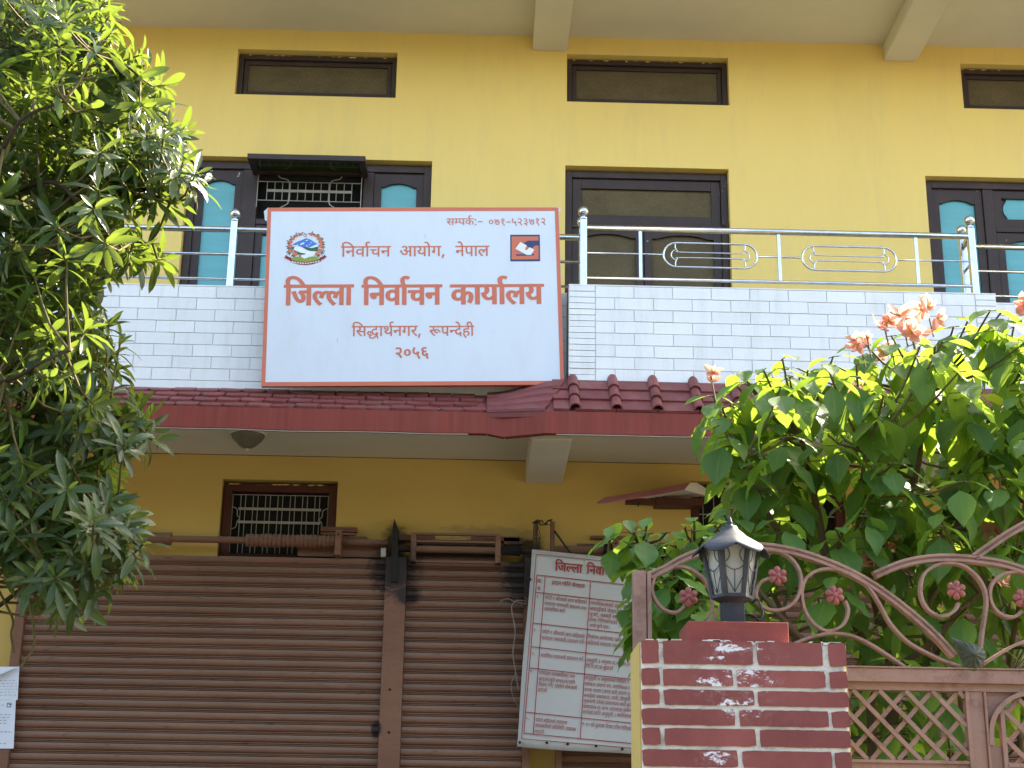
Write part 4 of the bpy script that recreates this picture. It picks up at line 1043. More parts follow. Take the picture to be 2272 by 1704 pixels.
9: [[470,218,1,470,148,0,379,80,0,312,80,1,226,80,0,92,208,0,29,356,1,100,382,1,143,276,0,243,153,0,305,153,1,343,153,0,391,188,0,391,227,1,391,264,0,350,322,0,318,347,1,291,342,0,260,341,1,255,411,1,323,413,0,380,457,0,380,494,1,380,530,0,333,562,0,302,562,1,265,562,0,205,542,0,171,525,1,146,594,1,172,608,0,249,632,0,298,632,1,376,632,0,459,554,0,459,495,1,459,417,0,392,375,1,403,365,0,412,355,1,450,350,0,486,350,1,518,350,0,568,356,0,594,363,1,594,551,1,521,551,1,521,622,1,779,622,1,779,551,1,675,551,1,675,0,1,594,0,1,594,290,1,570,284,0,524,279,0,498,279,1,481,279,0,455,282,1,470,252,0]],
536: [[264,-11,1,179,-11,0,77,69,0,77,136,1,77,190,0,108,230,1,80,252,0,42,312,0,42,352,1,42,380,0,62,420,0,79,433,1,102,451,0,160,465,0,202,465,1,270,465,1,270,551,1,0,551,1,0,622,1,699,622,1,699,551,1,595,551,1,595,-12,1,514,-12,1,514,101,1,491,77,0,422,25,0,327,-11,0],[514,551,1,351,551,1,351,394,1,203,394,1,172,394,0,146,388,0,137,381,1,122,369,0,122,347,1,122,325,0,146,290,0,166,277,1,214,300,0,277,300,1,290,300,0,328,297,0,363,293,0,373,290,1,367,218,1,349,221,0,305,227,0,282,227,1,220,227,0,158,182,0,158,141,1,158,99,0,217,59,0,265,59,1,344,59,0,462,143,0,514,211,1]],
43: [[630,551,1,526,551,1,526,0,1,445,0,1,445,150,1,414,130,0,341,103,0,283,103,1,206,103,0,111,184,0,111,251,1,111,278,0,129,328,0,148,348,1,101,366,0,42,437,0,42,493,1,42,553,0,124,632,0,187,632,1,240,632,0,311,576,0,311,531,1,311,484,0,271,443,1,210,482,1,221,492,0,230,515,0,230,526,1,230,541,0,210,568,0,184,568,1,156,568,0,116,524,0,116,489,1,116,457,0,147,418,0,196,400,0,223,397,1,253,405,0,288,405,1,299,405,0,326,403,0,333,402,1,326,332,1,320,333,0,303,333,0,298,333,1,248,333,0,191,292,0,191,254,1,191,213,0,248,173,0,292,173,1,345,173,0,419,216,0,445,245,1,445,551,1,383,551,1,383,622,1,630,622,1]],
51: [[595,622,1,595,551,1,491,551,1,491,0,1,410,0,1,410,179,1,382,161,0,304,132,0,253,132,1,163,132,0,52,253,0,38,353,1,100,366,0,160,413,0,160,457,1,160,485,0,137,533,0,123,551,1,0,551,1,0,622,1],[129,301,1,149,252,0,210,203,0,259,203,1,309,203,0,383,245,0,410,274,1,410,551,1,211,551,1,240,499,0,240,445,1,240,337,0]],
181: [[-190,615,1,-211,650,0,-240,726,0,-240,762,1,-240,829,0,-151,896,0,-85,896,1,-53,896,0,1,883,0,21,872,1,-1,806,1,-18,815,0,-56,827,0,-78,827,1,-118,827,0,-160,782,0,-160,747,1,-160,714,0,-133,651,0,-108,615,1]],
39: [[634,551,1,634,0,1,553,0,1,553,551,1,420,551,1,420,321,1,420,279,0,403,221,0,385,198,1,364,173,0,298,146,0,251,146,1,158,146,0,114,205,1,97,228,0,79,298,0,79,352,1,79,551,1,0,551,1,0,622,1,737,622,1,737,551,1],[249,217,1,301,217,0,321,249,1,332,266,0,339,310,0,339,353,1,339,551,1,160,551,1,160,353,1,160,314,0,168,268,0,178,251,1,189,235,0,222,217,0]],
269: [[127,65,1,80,132,1,326,281,1,284,335,0,223,380,0,181,380,1,153,380,0,96,364,0,55,343,1,27,417,1,61,433,0,135,456,0,179,456,1,219,456,0,283,431,0,345,374,0,382,326,1,382,551,1,0,551,1,0,622,1,566,622,1,566,551,1,463,551,1,463,0,1,382,0,1,382,234,1]],
799: [[46,-129,1,61,-70,0,88,64,0,95,116,1,192,116,1,199,105,1,186,52,0,138,-74,0,113,-129,1]],
48: [[585,551,1,482,551,1,482,0,1,401,0,1,401,165,1,374,147,0,297,118,0,241,118,1,185,118,0,96,160,0,46,235,0,46,286,1,46,372,0,167,464,0,265,464,1,279,464,0,319,461,0,358,457,0,369,454,1,363,385,1,343,389,0,293,395,0,268,395,1,248,395,0,230,392,1,365,224,1,384,238,0,401,256,1,401,551,1,0,551,1,0,622,1,585,622,1],[127,287,1,127,235,0,194,184,0,242,184,1,260,184,0,293,190,0,308,195,1,168,370,1,127,342,0]],
12: [[271,222,1,242,222,0,184,208,0,161,197,1,114,225,0,50,301,0,50,352,1,50,380,0,70,420,0,87,433,1,110,450,0,172,465,0,221,465,1,314,465,1,314,551,1,0,551,1,0,622,1,505,622,1,505,551,1,395,551,1,395,394,1,211,394,1,180,394,0,154,388,0,145,381,1,130,369,0,130,347,1,130,323,0,158,290,0,174,277,1,220,294,0,275,294,1,349,294,0,447,219,0,447,154,1,447,89,0,364,14,0,289,4,1,318,-8,0,381,-30,0,415,-40,1,382,-110,1,325,-84,0,221,-27,0,176,1,1,117,4,0,48,33,0,48,65,1,48,87,0,75,116,0,101,116,1,121,116,0,164,95,0,194,70,1,208,68,0,219,68,1,289,68,0,366,109,0,366,153,1,366,186,0,317,222,0],[293,615,1,272,650,0,243,726,0,243,762,1,243,829,0,332,896,0,398,896,1,430,896,0,484,883,0,504,872,1,482,806,1,465,815,0,427,827,0,405,827,1,365,827,0,323,782,0,323,747,1,323,714,0,350,651,0,375,615,1]],
26: [[729,551,1,729,0,1,648,0,1,648,45,1,613,26,0,530,7,0,488,7,1,380,7,0,183,114,0,85,239,1,58,274,0,40,319,0,40,338,1,40,359,0,70,393,0,104,393,1,129,393,0,166,370,0,181,350,1,202,369,0,217,428,0,217,458,1,217,484,0,210,531,0,201,551,1,0,551,1,0,622,1,833,622,1,833,551,1],[534,232,1,569,232,0,627,261,0,648,280,1,648,551,1,281,551,1,298,514,0,298,458,1,298,376,0,228,280,0,166,253,1,236,169,0,391,79,0,490,79,1,533,79,0,611,99,0,648,122,1,648,198,1,625,184,0,561,164,0,521,164,1,474,164,0,399,203,0,356,273,0,356,319,1,356,392,0,452,473,0,531,473,1,548,473,0,602,468,0,616,463,1,610,394,1,595,398,0,558,404,0,540,404,1,492,404,0,437,360,0,437,316,1,437,273,0,492,232,0]],
13: [[0,622,1,563,622,1,563,551,1,453,551,1,485,512,0,485,464,1,485,374,0,406,328,1,442,296,0,499,211,0,499,152,1,499,102,0,454,34,0,376,0,0,328,0,1,271,0,0,168,61,0,73,199,0,29,313,1,100,338,1,128,260,0,195,141,0,274,74,0,320,74,1,361,74,0,414,111,0,414,160,1,414,201,0,369,270,0,329,301,1,299,295,0,264,294,1,259,364,1,333,366,0,404,414,0,404,463,1,404,493,0,374,538,0,351,551,1,0,551,1]],
70: [[-63,-245,1,-88,-255,0,-145,-268,0,-173,-268,1,-248,-268,0,-333,-189,0,-333,-126,1,-333,-69,0,-241,11,0,-162,11,1,-87,11,0,25,-45,0,111,-136,0,145,-189,1,83,-228,1,29,-145,0,-83,-57,0,-156,-57,1,-207,-57,0,-259,-96,0,-259,-128,1,-259,-166,0,-209,-196,0,-178,-196,1,-151,-196,0,-109,-185,0,-88,-175,1]],
32: [[653,551,1,653,0,1,572,0,1,572,370,1,435,370,1,394,370,0,378,373,1,414,343,0,458,263,0,458,218,1,458,172,0,417,110,0,350,80,0,310,80,1,257,80,0,161,141,0,73,282,0,31,401,1,102,426,1,148,292,0,248,153,0,306,153,1,338,153,0,379,187,0,379,227,1,379,271,0,318,349,0,273,377,1,302,441,1,572,441,1,572,551,1,0,551,1,0,622,1,757,622,1,757,551,1]],
49: [[174,632,1,211,632,0,269,611,0,291,586,1,309,567,0,332,499,0,332,437,1,332,321,1,533,321,1,533,551,1,402,551,1,402,622,1,717,622,1,717,551,1,614,551,1,614,0,1,533,0,1,533,250,1,332,250,1,332,213,1,332,180,0,303,151,0,283,151,1,264,151,0,222,176,0,186,215,0,164,259,0,164,278,1,164,296,0,191,321,0,224,321,1,253,321,1,253,426,1,253,473,0,243,523,0,232,538,1,212,568,0,169,568,1,142,568,0,114,542,0,114,521,1,114,493,0,161,463,0,218,460,1,210,389,1,135,395,0,46,456,0,46,520,1,46,579,0,122,632,0]],
69: [[-248,-12,1,-194,11,0,-136,11,1,-61,11,0,22,-66,0,22,-129,1,22,-190,0,-71,-268,0,-157,-268,1,-254,-268,0,-395,-176,0,-455,-100,1,-394,-57,1,-355,-105,0,-285,-167,0,-206,-196,0,-157,-196,1,-51,-196,0,-51,-122,1,-51,-89,0,-100,-57,0,-131,-57,1,-158,-57,0,-201,-68,0,-222,-79,1]],
183: [[618,551,1,452,551,1,452,334,1,474,349,0,528,368,0,567,368,1,631,368,1,631,297,1,580,297,1,534,297,0,482,277,0,452,253,1,452,0,1,371,0,1,371,174,1,347,154,0,276,118,0,226,118,1,179,118,0,96,156,0,46,233,0,46,290,1,46,370,0,156,464,0,244,464,1,267,464,0,324,457,0,339,454,1,333,381,1,317,385,0,268,391,0,249,391,1,191,391,0,127,339,0,127,292,1,127,239,0,188,188,0,228,188,1,272,188,0,341,230,0,371,260,1,371,551,1,0,551,1,0,622,1,618,622,1]],
201: [[482,178,1,445,147,0,354,103,0,283,103,1,206,103,0,111,184,0,111,251,1,111,278,0,129,328,0,148,348,1,101,366,0,42,437,0,42,493,1,42,553,0,124,632,0,187,632,1,240,632,0,311,576,0,311,531,1,311,484,0,271,443,1,210,482,1,221,492,0,230,515,0,230,526,1,230,541,0,210,568,0,184,568,1,156,568,0,116,524,0,116,489,1,116,457,0,147,418,0,196,400,0,223,397,1,253,405,0,288,405,1,299,405,0,326,403,0,333,402,1,326,332,1,320,333,0,303,333,0,298,333,1,248,333,0,191,292,0,191,254,1,191,213,0,248,173,0,292,173,1,345,173,0,419,217,0,445,245,1]],
76: [[-179,615,1,-206,655,0,-251,692,0,-294,703,0,-320,703,1,-340,703,0,-382,691,0,-402,682,1,-428,751,1,-405,761,0,-355,773,0,-326,773,1,-281,773,0,-211,730,0,-187,692,1,-183,694,1,-203,746,0,-241,803,0,-285,827,0,-316,827,1,-340,827,0,-372,819,0,-386,813,1,-409,882,1,-370,896,0,-318,896,1,-264,896,0,-185,845,0,-122,722,0,-94,615,1]],
19: [[568,551,1,474,551,1,474,380,1,474,329,0,459,269,0,441,246,1,404,198,0,323,192,1,307,266,1,329,270,0,360,281,0,370,292,1,382,304,0,393,339,0,393,380,1,393,551,1,160,551,1,160,353,1,160,307,0,166,249,0,186,211,0,226,180,0,260,160,1,370,98,1,433,62,0,486,-3,0,486,-53,1,486,-93,0,453,-164,0,439,-184,1,367,-142,1,380,-122,0,403,-77,0,403,-55,1,403,-36,0,387,-7,0,339,28,0,290,56,1,203,106,1,164,129,0,109,178,0,95,212,1,79,248,0,79,316,1,79,551,1,0,551,1,0,622,1,568,622,1]],
104: [[194,622,1,275,622,1,275,0,1,194,0,1]],
58: [[122,189,1,87,189,0,40,224,0,40,255,1,40,284,0,76,314,0,104,314,1,122,314,0,161,299,0,191,276,1,241,292,0,305,378,0,305,443,1,305,499,0,246,566,0,199,566,1,168,566,0,138,539,0,138,516,1,138,501,0,157,466,0,214,442,0,270,440,1,253,370,1,159,376,0,66,459,0,66,517,1,66,568,0,137,632,0,204,632,1,251,632,0,333,589,0,384,504,0,384,440,1,384,371,0,315,254,0,254,221,1,299,182,0,383,87,0,414,43,1,350,-1,1,299,71,0,216,164,0,179,194,1,152,189,0],[591,551,1,591,0,1,510,0,1,510,551,1,421,551,1,421,622,1,695,622,1,695,551,1]],
450: [[-169,615,1,-190,694,0,-231,785,0,-281,823,0,-315,823,1,-337,823,0,-371,814,0,-385,809,1,-409,882,1,-370,896,0,-318,896,1,-269,896,0,-209,862,0,-181,819,1,-156,896,0,-55,896,1,-23,896,0,31,883,0,51,872,1,29,806,1,12,815,0,-26,827,0,-48,827,1,-88,827,0,-130,782,0,-130,747,1,-130,736,0,-129,726,1,-111,679,0,-94,615,1]],
30: [[649,551,1,545,551,1,545,0,1,465,0,1,465,165,1,439,148,0,367,118,0,317,118,1,240,118,0,141,204,0,141,275,1,141,304,0,166,355,0,185,371,1,38,369,1,38,441,1,331,441,1,349,441,0,385,440,0,389,440,1,382,370,1,350,370,1,292,370,0,221,321,0,221,274,1,221,231,0,279,188,0,317,188,1,367,188,0,438,231,0,465,260,1,465,551,1,0,551,1,0,622,1,649,622,1]],
10: [[470,218,1,470,148,0,379,80,0,312,80,1,226,80,0,92,208,0,29,356,1,100,382,1,143,276,0,243,153,0,305,153,1,343,153,0,391,188,0,391,227,1,391,264,0,350,322,0,318,347,1,291,342,0,260,341,1,255,411,1,323,413,0,380,457,0,380,494,1,380,530,0,333,562,0,302,562,1,265,562,0,205,542,0,171,525,1,146,594,1,172,608,0,249,632,0,298,632,1,376,632,0,459,554,0,459,495,1,459,417,0,392,375,1,403,365,0,412,355,1,450,350,0,486,350,1,518,350,0,568,356,0,594,363,1,594,551,1,521,551,1,521,622,1,1038,622,1,1038,551,1,934,551,1,934,0,1,853,0,1,853,551,1,675,551,1,675,0,1,594,0,1,594,290,1,570,284,0,524,279,0,498,279,1,481,279,0,455,282,1,470,252,0]],
203: [[160,551,1,160,369,1,160,328,0,166,280,0,179,251,0,190,240,1,213,217,0,263,217,1,304,217,0,375,257,0,400,282,1,436,214,1,396,186,0,313,146,0,254,146,1,214,146,0,149,173,0,128,194,1,103,221,0,79,294,0,79,358,1,79,551,1,0,551,1,0,622,1,322,622,1,322,551,1]],
109: [[90,594,1,115,608,0,195,632,0,248,632,1,328,632,0,417,559,0,417,498,1,417,424,0,358,384,1,406,365,0,450,299,0,450,257,1,450,206,0,387,129,0,329,108,1,359,78,0,418,9,0,442,-25,1,377,-67,1,342,-17,0,282,61,0,254,91,1,225,87,0,193,87,1,159,87,0,111,122,0,111,152,1,111,182,0,147,212,0,175,212,1,195,212,0,240,195,0,274,167,1,322,176,0,367,224,0,367,260,1,367,295,0,314,343,0,264,346,1,231,340,0,193,340,1,189,411,1,249,411,0,313,432,0,338,470,0,338,495,1,338,530,0,290,562,0,252,562,1,218,562,0,150,542,0,115,525,1]],
33: [[271,222,1,242,222,0,184,208,0,161,197,1,114,225,0,50,301,0,50,352,1,50,380,0,70,420,0,87,433,1,110,450,0,167,465,0,218,465,1,314,465,1,314,551,1,0,551,1,0,622,1,771,622,1,771,551,1,667,551,1,667,0,1,586,0,1,586,209,1,561,202,0,513,197,0,484,197,1,464,197,0,438,202,1,447,180,0,447,154,1,447,89,0,364,14,0,289,4,1,318,-8,0,381,-30,0,415,-40,1,382,-110,1,325,-84,0,221,-27,0,176,1,1,117,4,0,48,33,0,48,65,1,48,87,0,75,116,0,101,116,1,121,116,0,164,95,0,194,70,1,208,68,0,219,68,1,289,68,0,366,109,0,366,153,1,366,186,0,317,222,0],[480,268,1,534,268,0,586,283,1,586,551,1,395,551,1,395,394,1,211,394,1,180,394,0,154,388,0,145,381,1,130,369,0,130,347,1,130,323,0,158,290,0,174,277,1,220,294,0,275,294,1,317,294,0,352,281,1,380,275,0,441,268,0]],
802: [[305,833,1,387,833,1,125,-166,1,42,-166,1]],
500: [[0,622,1,1013,622,1,1013,551,1,909,551,1,909,0,1,829,0,1,829,165,1,803,148,0,731,118,0,681,118,1,604,118,0,505,204,0,505,275,1,505,304,0,530,355,0,549,371,1,412,369,1,412,441,1,695,441,1,713,441,0,749,440,0,753,440,1,746,370,1,714,370,1,656,370,0,585,321,0,585,274,1,585,231,0,643,188,0,681,188,1,731,188,0,802,231,0,829,260,1,829,551,1,0,551,1],[505,198,1,487,183,0,434,145,0,363,118,0,317,118,1,240,118,0,141,204,0,141,275,1,141,304,0,166,355,0,185,371,1,38,369,1,38,441,1,320,441,1,338,441,0,374,440,0,378,440,1,371,370,1,350,370,1,292,370,0,221,321,0,221,274,1,221,231,0,279,188,0,317,188,1,367,188,0,437,231,0,465,260,1]],
113: [[512,270,1,512,153,0,412,49,0,334,49,1,273,49,0,176,99,0,103,218,0,52,420,0,38,573,1,118,588,1,130,440,0,179,232,0,264,123,0,330,123,1,391,123,0,432,205,0,432,275,1,432,326,0,407,414,0,358,468,0,322,468,1,297,468,0,269,441,0,269,418,1,269,400,0,291,367,0,349,345,0,401,342,1,384,272,1,285,280,0,193,362,0,193,420,1,193,473,0,262,539,0,322,539,1,380,539,0,465,469,0,512,347,0]],
795: [[213,-165,1,138,-62,0,68,199,0,68,337,1,68,477,0,137,730,0,213,832,1,294,832,1,226,726,0,153,472,0,153,336,1,153,203,0,225,-56,0,295,-165,1]],
185: [[208,551,1,208,234,1,208,208,0,183,178,0,160,178,1,134,178,0,79,220,0,41,280,0,41,308,1,41,331,0,68,359,0,102,359,1,127,359,1,127,551,1,0,551,1,0,622,1,296,622,1,296,551,1]],
202: [[0,622,1,373,622,1,373,551,1,0,551,1],[204,298,1,204,244,1,204,216,0,176,188,0,153,188,1,129,188,0,75,230,0,37,290,0,37,318,1,37,341,0,64,369,0,98,369,1,385,369,1,385,298,1]],
213: [[122,189,1,87,189,0,40,224,0,40,255,1,40,284,0,76,314,0,104,314,1,122,314,0,161,299,0,191,276,1,241,292,0,305,378,0,305,443,1,305,499,0,246,566,0,199,566,1,168,566,0,138,539,0,138,516,1,138,501,0,157,466,0,214,442,0,270,440,1,253,370,1,159,376,0,66,459,0,66,517,1,66,568,0,137,632,0,204,632,1,251,632,0,333,589,0,384,504,0,384,440,1,384,371,0,315,254,0,254,221,1,299,182,0,383,87,0,414,43,1,350,-1,1,299,71,0,216,164,0,179,194,1,152,189,0]],
114: [[273,0,1,222,0,0,130,36,0,72,112,0,72,171,1,72,202,0,91,264,0,138,338,0,180,388,1,382,632,1,444,579,1,233,324,1,187,269,0,154,202,0,154,168,1,154,117,0,220,74,0,268,74,1,319,74,0,413,108,0,465,142,1,501,68,1,455,41,0,343,0,0]],
548: [[961,551,1,857,551,1,857,0,1,776,0,1,776,150,1,745,130,0,672,103,0,614,103,1,537,103,0,442,184,0,442,251,1,442,278,0,460,328,0,479,348,1,432,366,0,373,437,0,373,493,1,373,553,0,455,632,0,518,632,1,571,632,0,642,576,0,642,531,1,642,484,0,602,443,1,541,482,1,552,492,0,561,515,0,561,526,1,561,541,0,541,568,0,515,568,1,487,568,0,447,524,0,447,489,1,447,457,0,478,418,0,527,400,0,554,397,1,584,405,0,619,405,1,630,405,0,657,403,0,664,402,1,657,332,1,651,333,0,634,333,0,629,333,1,579,333,0,522,292,0,522,254,1,522,213,0,579,173,0,623,173,1,676,173,0,750,216,0,776,245,1,776,551,1,714,551,1,714,622,1,961,622,1],[0,622,1,346,622,1,346,551,1,0,551,1],[442,196,1,402,162,0,306,118,0,241,118,1,185,118,0,96,160,0,46,235,0,46,286,1,46,372,0,167,464,0,265,464,1,285,464,0,337,460,0,353,457,1,347,388,1,329,391,0,288,395,0,268,395,1,248,395,0,230,392,1,365,224,1,385,239,0,404,259,1],[127,287,1,127,235,0,194,184,0,242,184,1,277,184,0,309,195,1,168,370,1,127,342,0]],
417: [[519,296,1,519,250,0,486,163,0,457,126,1,385,167,1,405,190,0,438,259,0,438,294,1,438,329,0,404,371,0,369,371,1,335,371,0,304,351,1,282,318,0,210,272,0,167,254,1,212,202,0,331,91,0,395,42,1,341,-12,1,282,37,0,178,137,0,98,225,0,75,256,1,53,287,0,40,323,0,40,340,1,40,359,0,70,393,0,104,393,1,129,393,0,166,370,0,181,349,1,220,369,0,256,429,0,256,468,1,256,491,0,246,536,0,239,551,1,0,551,1,0,622,1,577,622,1,577,551,1,320,551,1,336,516,0,336,458,1,336,442,0,334,429,1,361,440,0,392,440,1,445,440,0,519,367,0]],
107: [[275,632,1,347,632,0,429,556,0,429,499,1,429,460,0,394,387,0,312,306,0,241,256,1,362,160,1,402,129,0,433,69,0,433,34,1,433,3,0,408,-50,0,386,-79,1,321,-30,1,335,-15,0,350,15,0,350,34,1,350,54,0,333,84,0,310,103,1,128,254,1,132,276,1,238,344,0,348,448,0,348,498,1,348,530,0,307,562,0,276,562,1,245,562,0,210,534,0,210,510,1,210,488,0,241,455,0,280,444,1,231,386,1,182,407,0,134,469,0,134,517,1,134,544,0,163,597,0,226,632,0]],
403: [[284,300,1,355,300,0,442,260,0,481,196,0,481,160,1,481,107,0,419,39,0,360,18,1,333,85,1,365,96,0,404,129,0,404,157,1,404,191,0,347,229,0,282,229,1,205,229,0,138,175,0,138,135,1,138,112,0,159,61,0,225,3,0,292,-31,1,309,-29,0,325,-29,1,400,-29,0,483,-106,0,483,-169,1,483,-230,0,390,-308,0,304,-308,1,207,-308,0,66,-216,0,6,-140,1,67,-97,1,106,-145,0,176,-207,0,255,-236,0,304,-236,1,410,-236,0,410,-162,1,410,-129,0,361,-97,0,330,-97,1,303,-97,0,260,-108,0,239,-119,1,223,-79,1,134,-25,0,58,77,0,58,137,1,58,172,0,88,229,0,113,249,1,95,267,0,69,318,0,69,352,1,69,380,0,89,420,0,106,433,1,129,450,0,188,465,0,229,465,1,361,465,1,361,551,1,0,551,1,0,622,1,546,622,1,546,551,1,442,551,1,442,394,1,230,394,1,199,394,0,173,388,0,164,381,1,149,369,0,149,347,1,149,328,0,168,297,0,182,285,1,229,300,0]],
5: [[-188,847,1,-188,868,0,-159,896,0,-139,896,1,-118,896,0,-89,868,0,-89,847,1,-89,826,0,-118,797,0,-139,797,1,-159,797,0,-188,826,0],[69,863,1,46,763,0,-61,680,0,-138,680,1,-210,680,0,-318,769,0,-352,863,1,-283,887,1,-257,817,0,-189,747,0,-135,747,1,-77,747,0,-21,822,0,-5,889,1]],
210: [[0,622,1,515,622,1,515,551,1,0,551,1],[537,349,1,517,356,0,494,356,1,470,356,0,420,332,0,374,269,0,356,208,1,279,232,1,291,278,0,311,313,1,288,331,0,239,353,0,209,353,1,169,353,0,126,307,0,126,271,1,126,233,0,169,164,0,251,89,0,309,40,1,255,-12,1,197,38,0,101,129,0,45,222,0,45,275,1,45,328,0,94,395,0,167,426,0,204,426,1,248,426,0,321,397,0,354,370,1,413,426,0,500,426,1,514,426,0,545,422,0,556,417,1]],
549: [[826,551,1,826,0,1,745,0,1,745,191,1,716,172,0,648,146,0,601,146,1,561,146,0,496,173,0,475,194,1,451,219,0,440,250,1,207,250,1,207,213,1,207,180,0,178,151,0,159,151,1,140,151,0,98,176,0,62,215,0,39,259,0,39,278,1,39,296,0,66,321,0,100,321,1,126,321,1,126,551,1,0,551,1,0,622,1,930,622,1,930,551,1],[207,321,1,427,321,1,426,338,0,426,358,1,426,551,1,207,551,1],[745,551,1,507,551,1,507,369,1,507,328,0,513,280,0,526,251,0,537,240,1,560,217,0,610,217,1,650,217,0,720,255,0,745,280,1]],
813: [[147,414,1,121,414,0,85,446,0,85,482,1,85,520,0,121,550,0,147,550,1,173,550,0,209,520,0,209,482,1,209,446,0,173,414,0],[147,-14,1,121,-14,0,85,18,0,85,54,1,85,92,0,121,122,0,147,122,1,173,122,0,209,92,0,209,54,1,209,18,0,173,-14,0]],
830: [[40,343,1,460,343,1,460,261,1,40,261,1]],
531: [[757,-138,1,688,-166,1,631,-8,1,600,-49,0,516,-120,0,410,-164,0,345,-164,1,255,-164,0,159,-88,0,159,-30,1,159,-13,0,170,22,0,181,38,1,119,54,0,40,124,0,40,185,1,40,242,0,117,317,0,177,317,1,227,317,0,294,264,0,294,221,1,294,202,0,277,156,0,257,138,1,198,176,1,218,193,0,218,215,1,218,229,0,200,254,0,175,254,1,150,254,0,112,212,0,112,181,1,112,149,0,150,113,0,209,95,0,241,93,1,272,106,0,312,106,1,322,106,0,344,105,0,351,104,1,345,36,1,340,37,0,328,37,0,323,37,1,283,37,0,238,4,0,238,-25,1,238,-60,0,295,-95,0,338,-95,1,419,-95,0,547,-2,0,599,72,1,589,71,0,571,69,0,565,69,1,523,69,0,436,90,0,363,137,0,318,215,0,318,272,1,318,316,0,348,379,0,373,401,1,406,430,0,502,456,0,562,456,1,566,456,1,566,551,1,0,551,1,0,622,1,806,622,1,806,551,1,647,551,1,647,385,1,599,385,1,540,385,0,469,371,0,445,355,1,423,340,0,398,294,0,398,262,1,398,209,0,478,140,0,562,140,1,565,140,0,575,140,0,582,141,1,580,150,0,578,169,0,578,176,1,578,211,0,619,240,0,645,240,1,687,240,0,732,191,0,732,162,1,732,130,0,699,93,0,672,83,1]],
110: [[428,127,1,428,72,0,347,-2,0,277,-2,1,234,-2,0,163,31,0,120,91,0,120,131,1,120,158,0,135,208,0,179,273,0,225,320,1,171,374,0,106,451,0,73,509,0,62,556,0,62,579,1,62,591,0,66,618,0,69,632,1,154,617,1,147,597,0,147,579,1,147,556,0,164,504,0,219,430,0,275,375,1,330,431,0,386,506,0,406,556,0,406,576,1,406,595,0,399,617,1,483,632,1,490,604,0,490,579,1,490,553,0,477,505,0,443,449,0,378,374,0,327,322,1,374,273,0,417,204,0,428,151,0],[200,138,1,200,111,0,234,69,0,274,69,1,308,69,0,348,107,0,348,136,1,348,151,0,338,185,0,307,232,0,274,266,1,242,233,0,210,186,0,200,152,0]]}
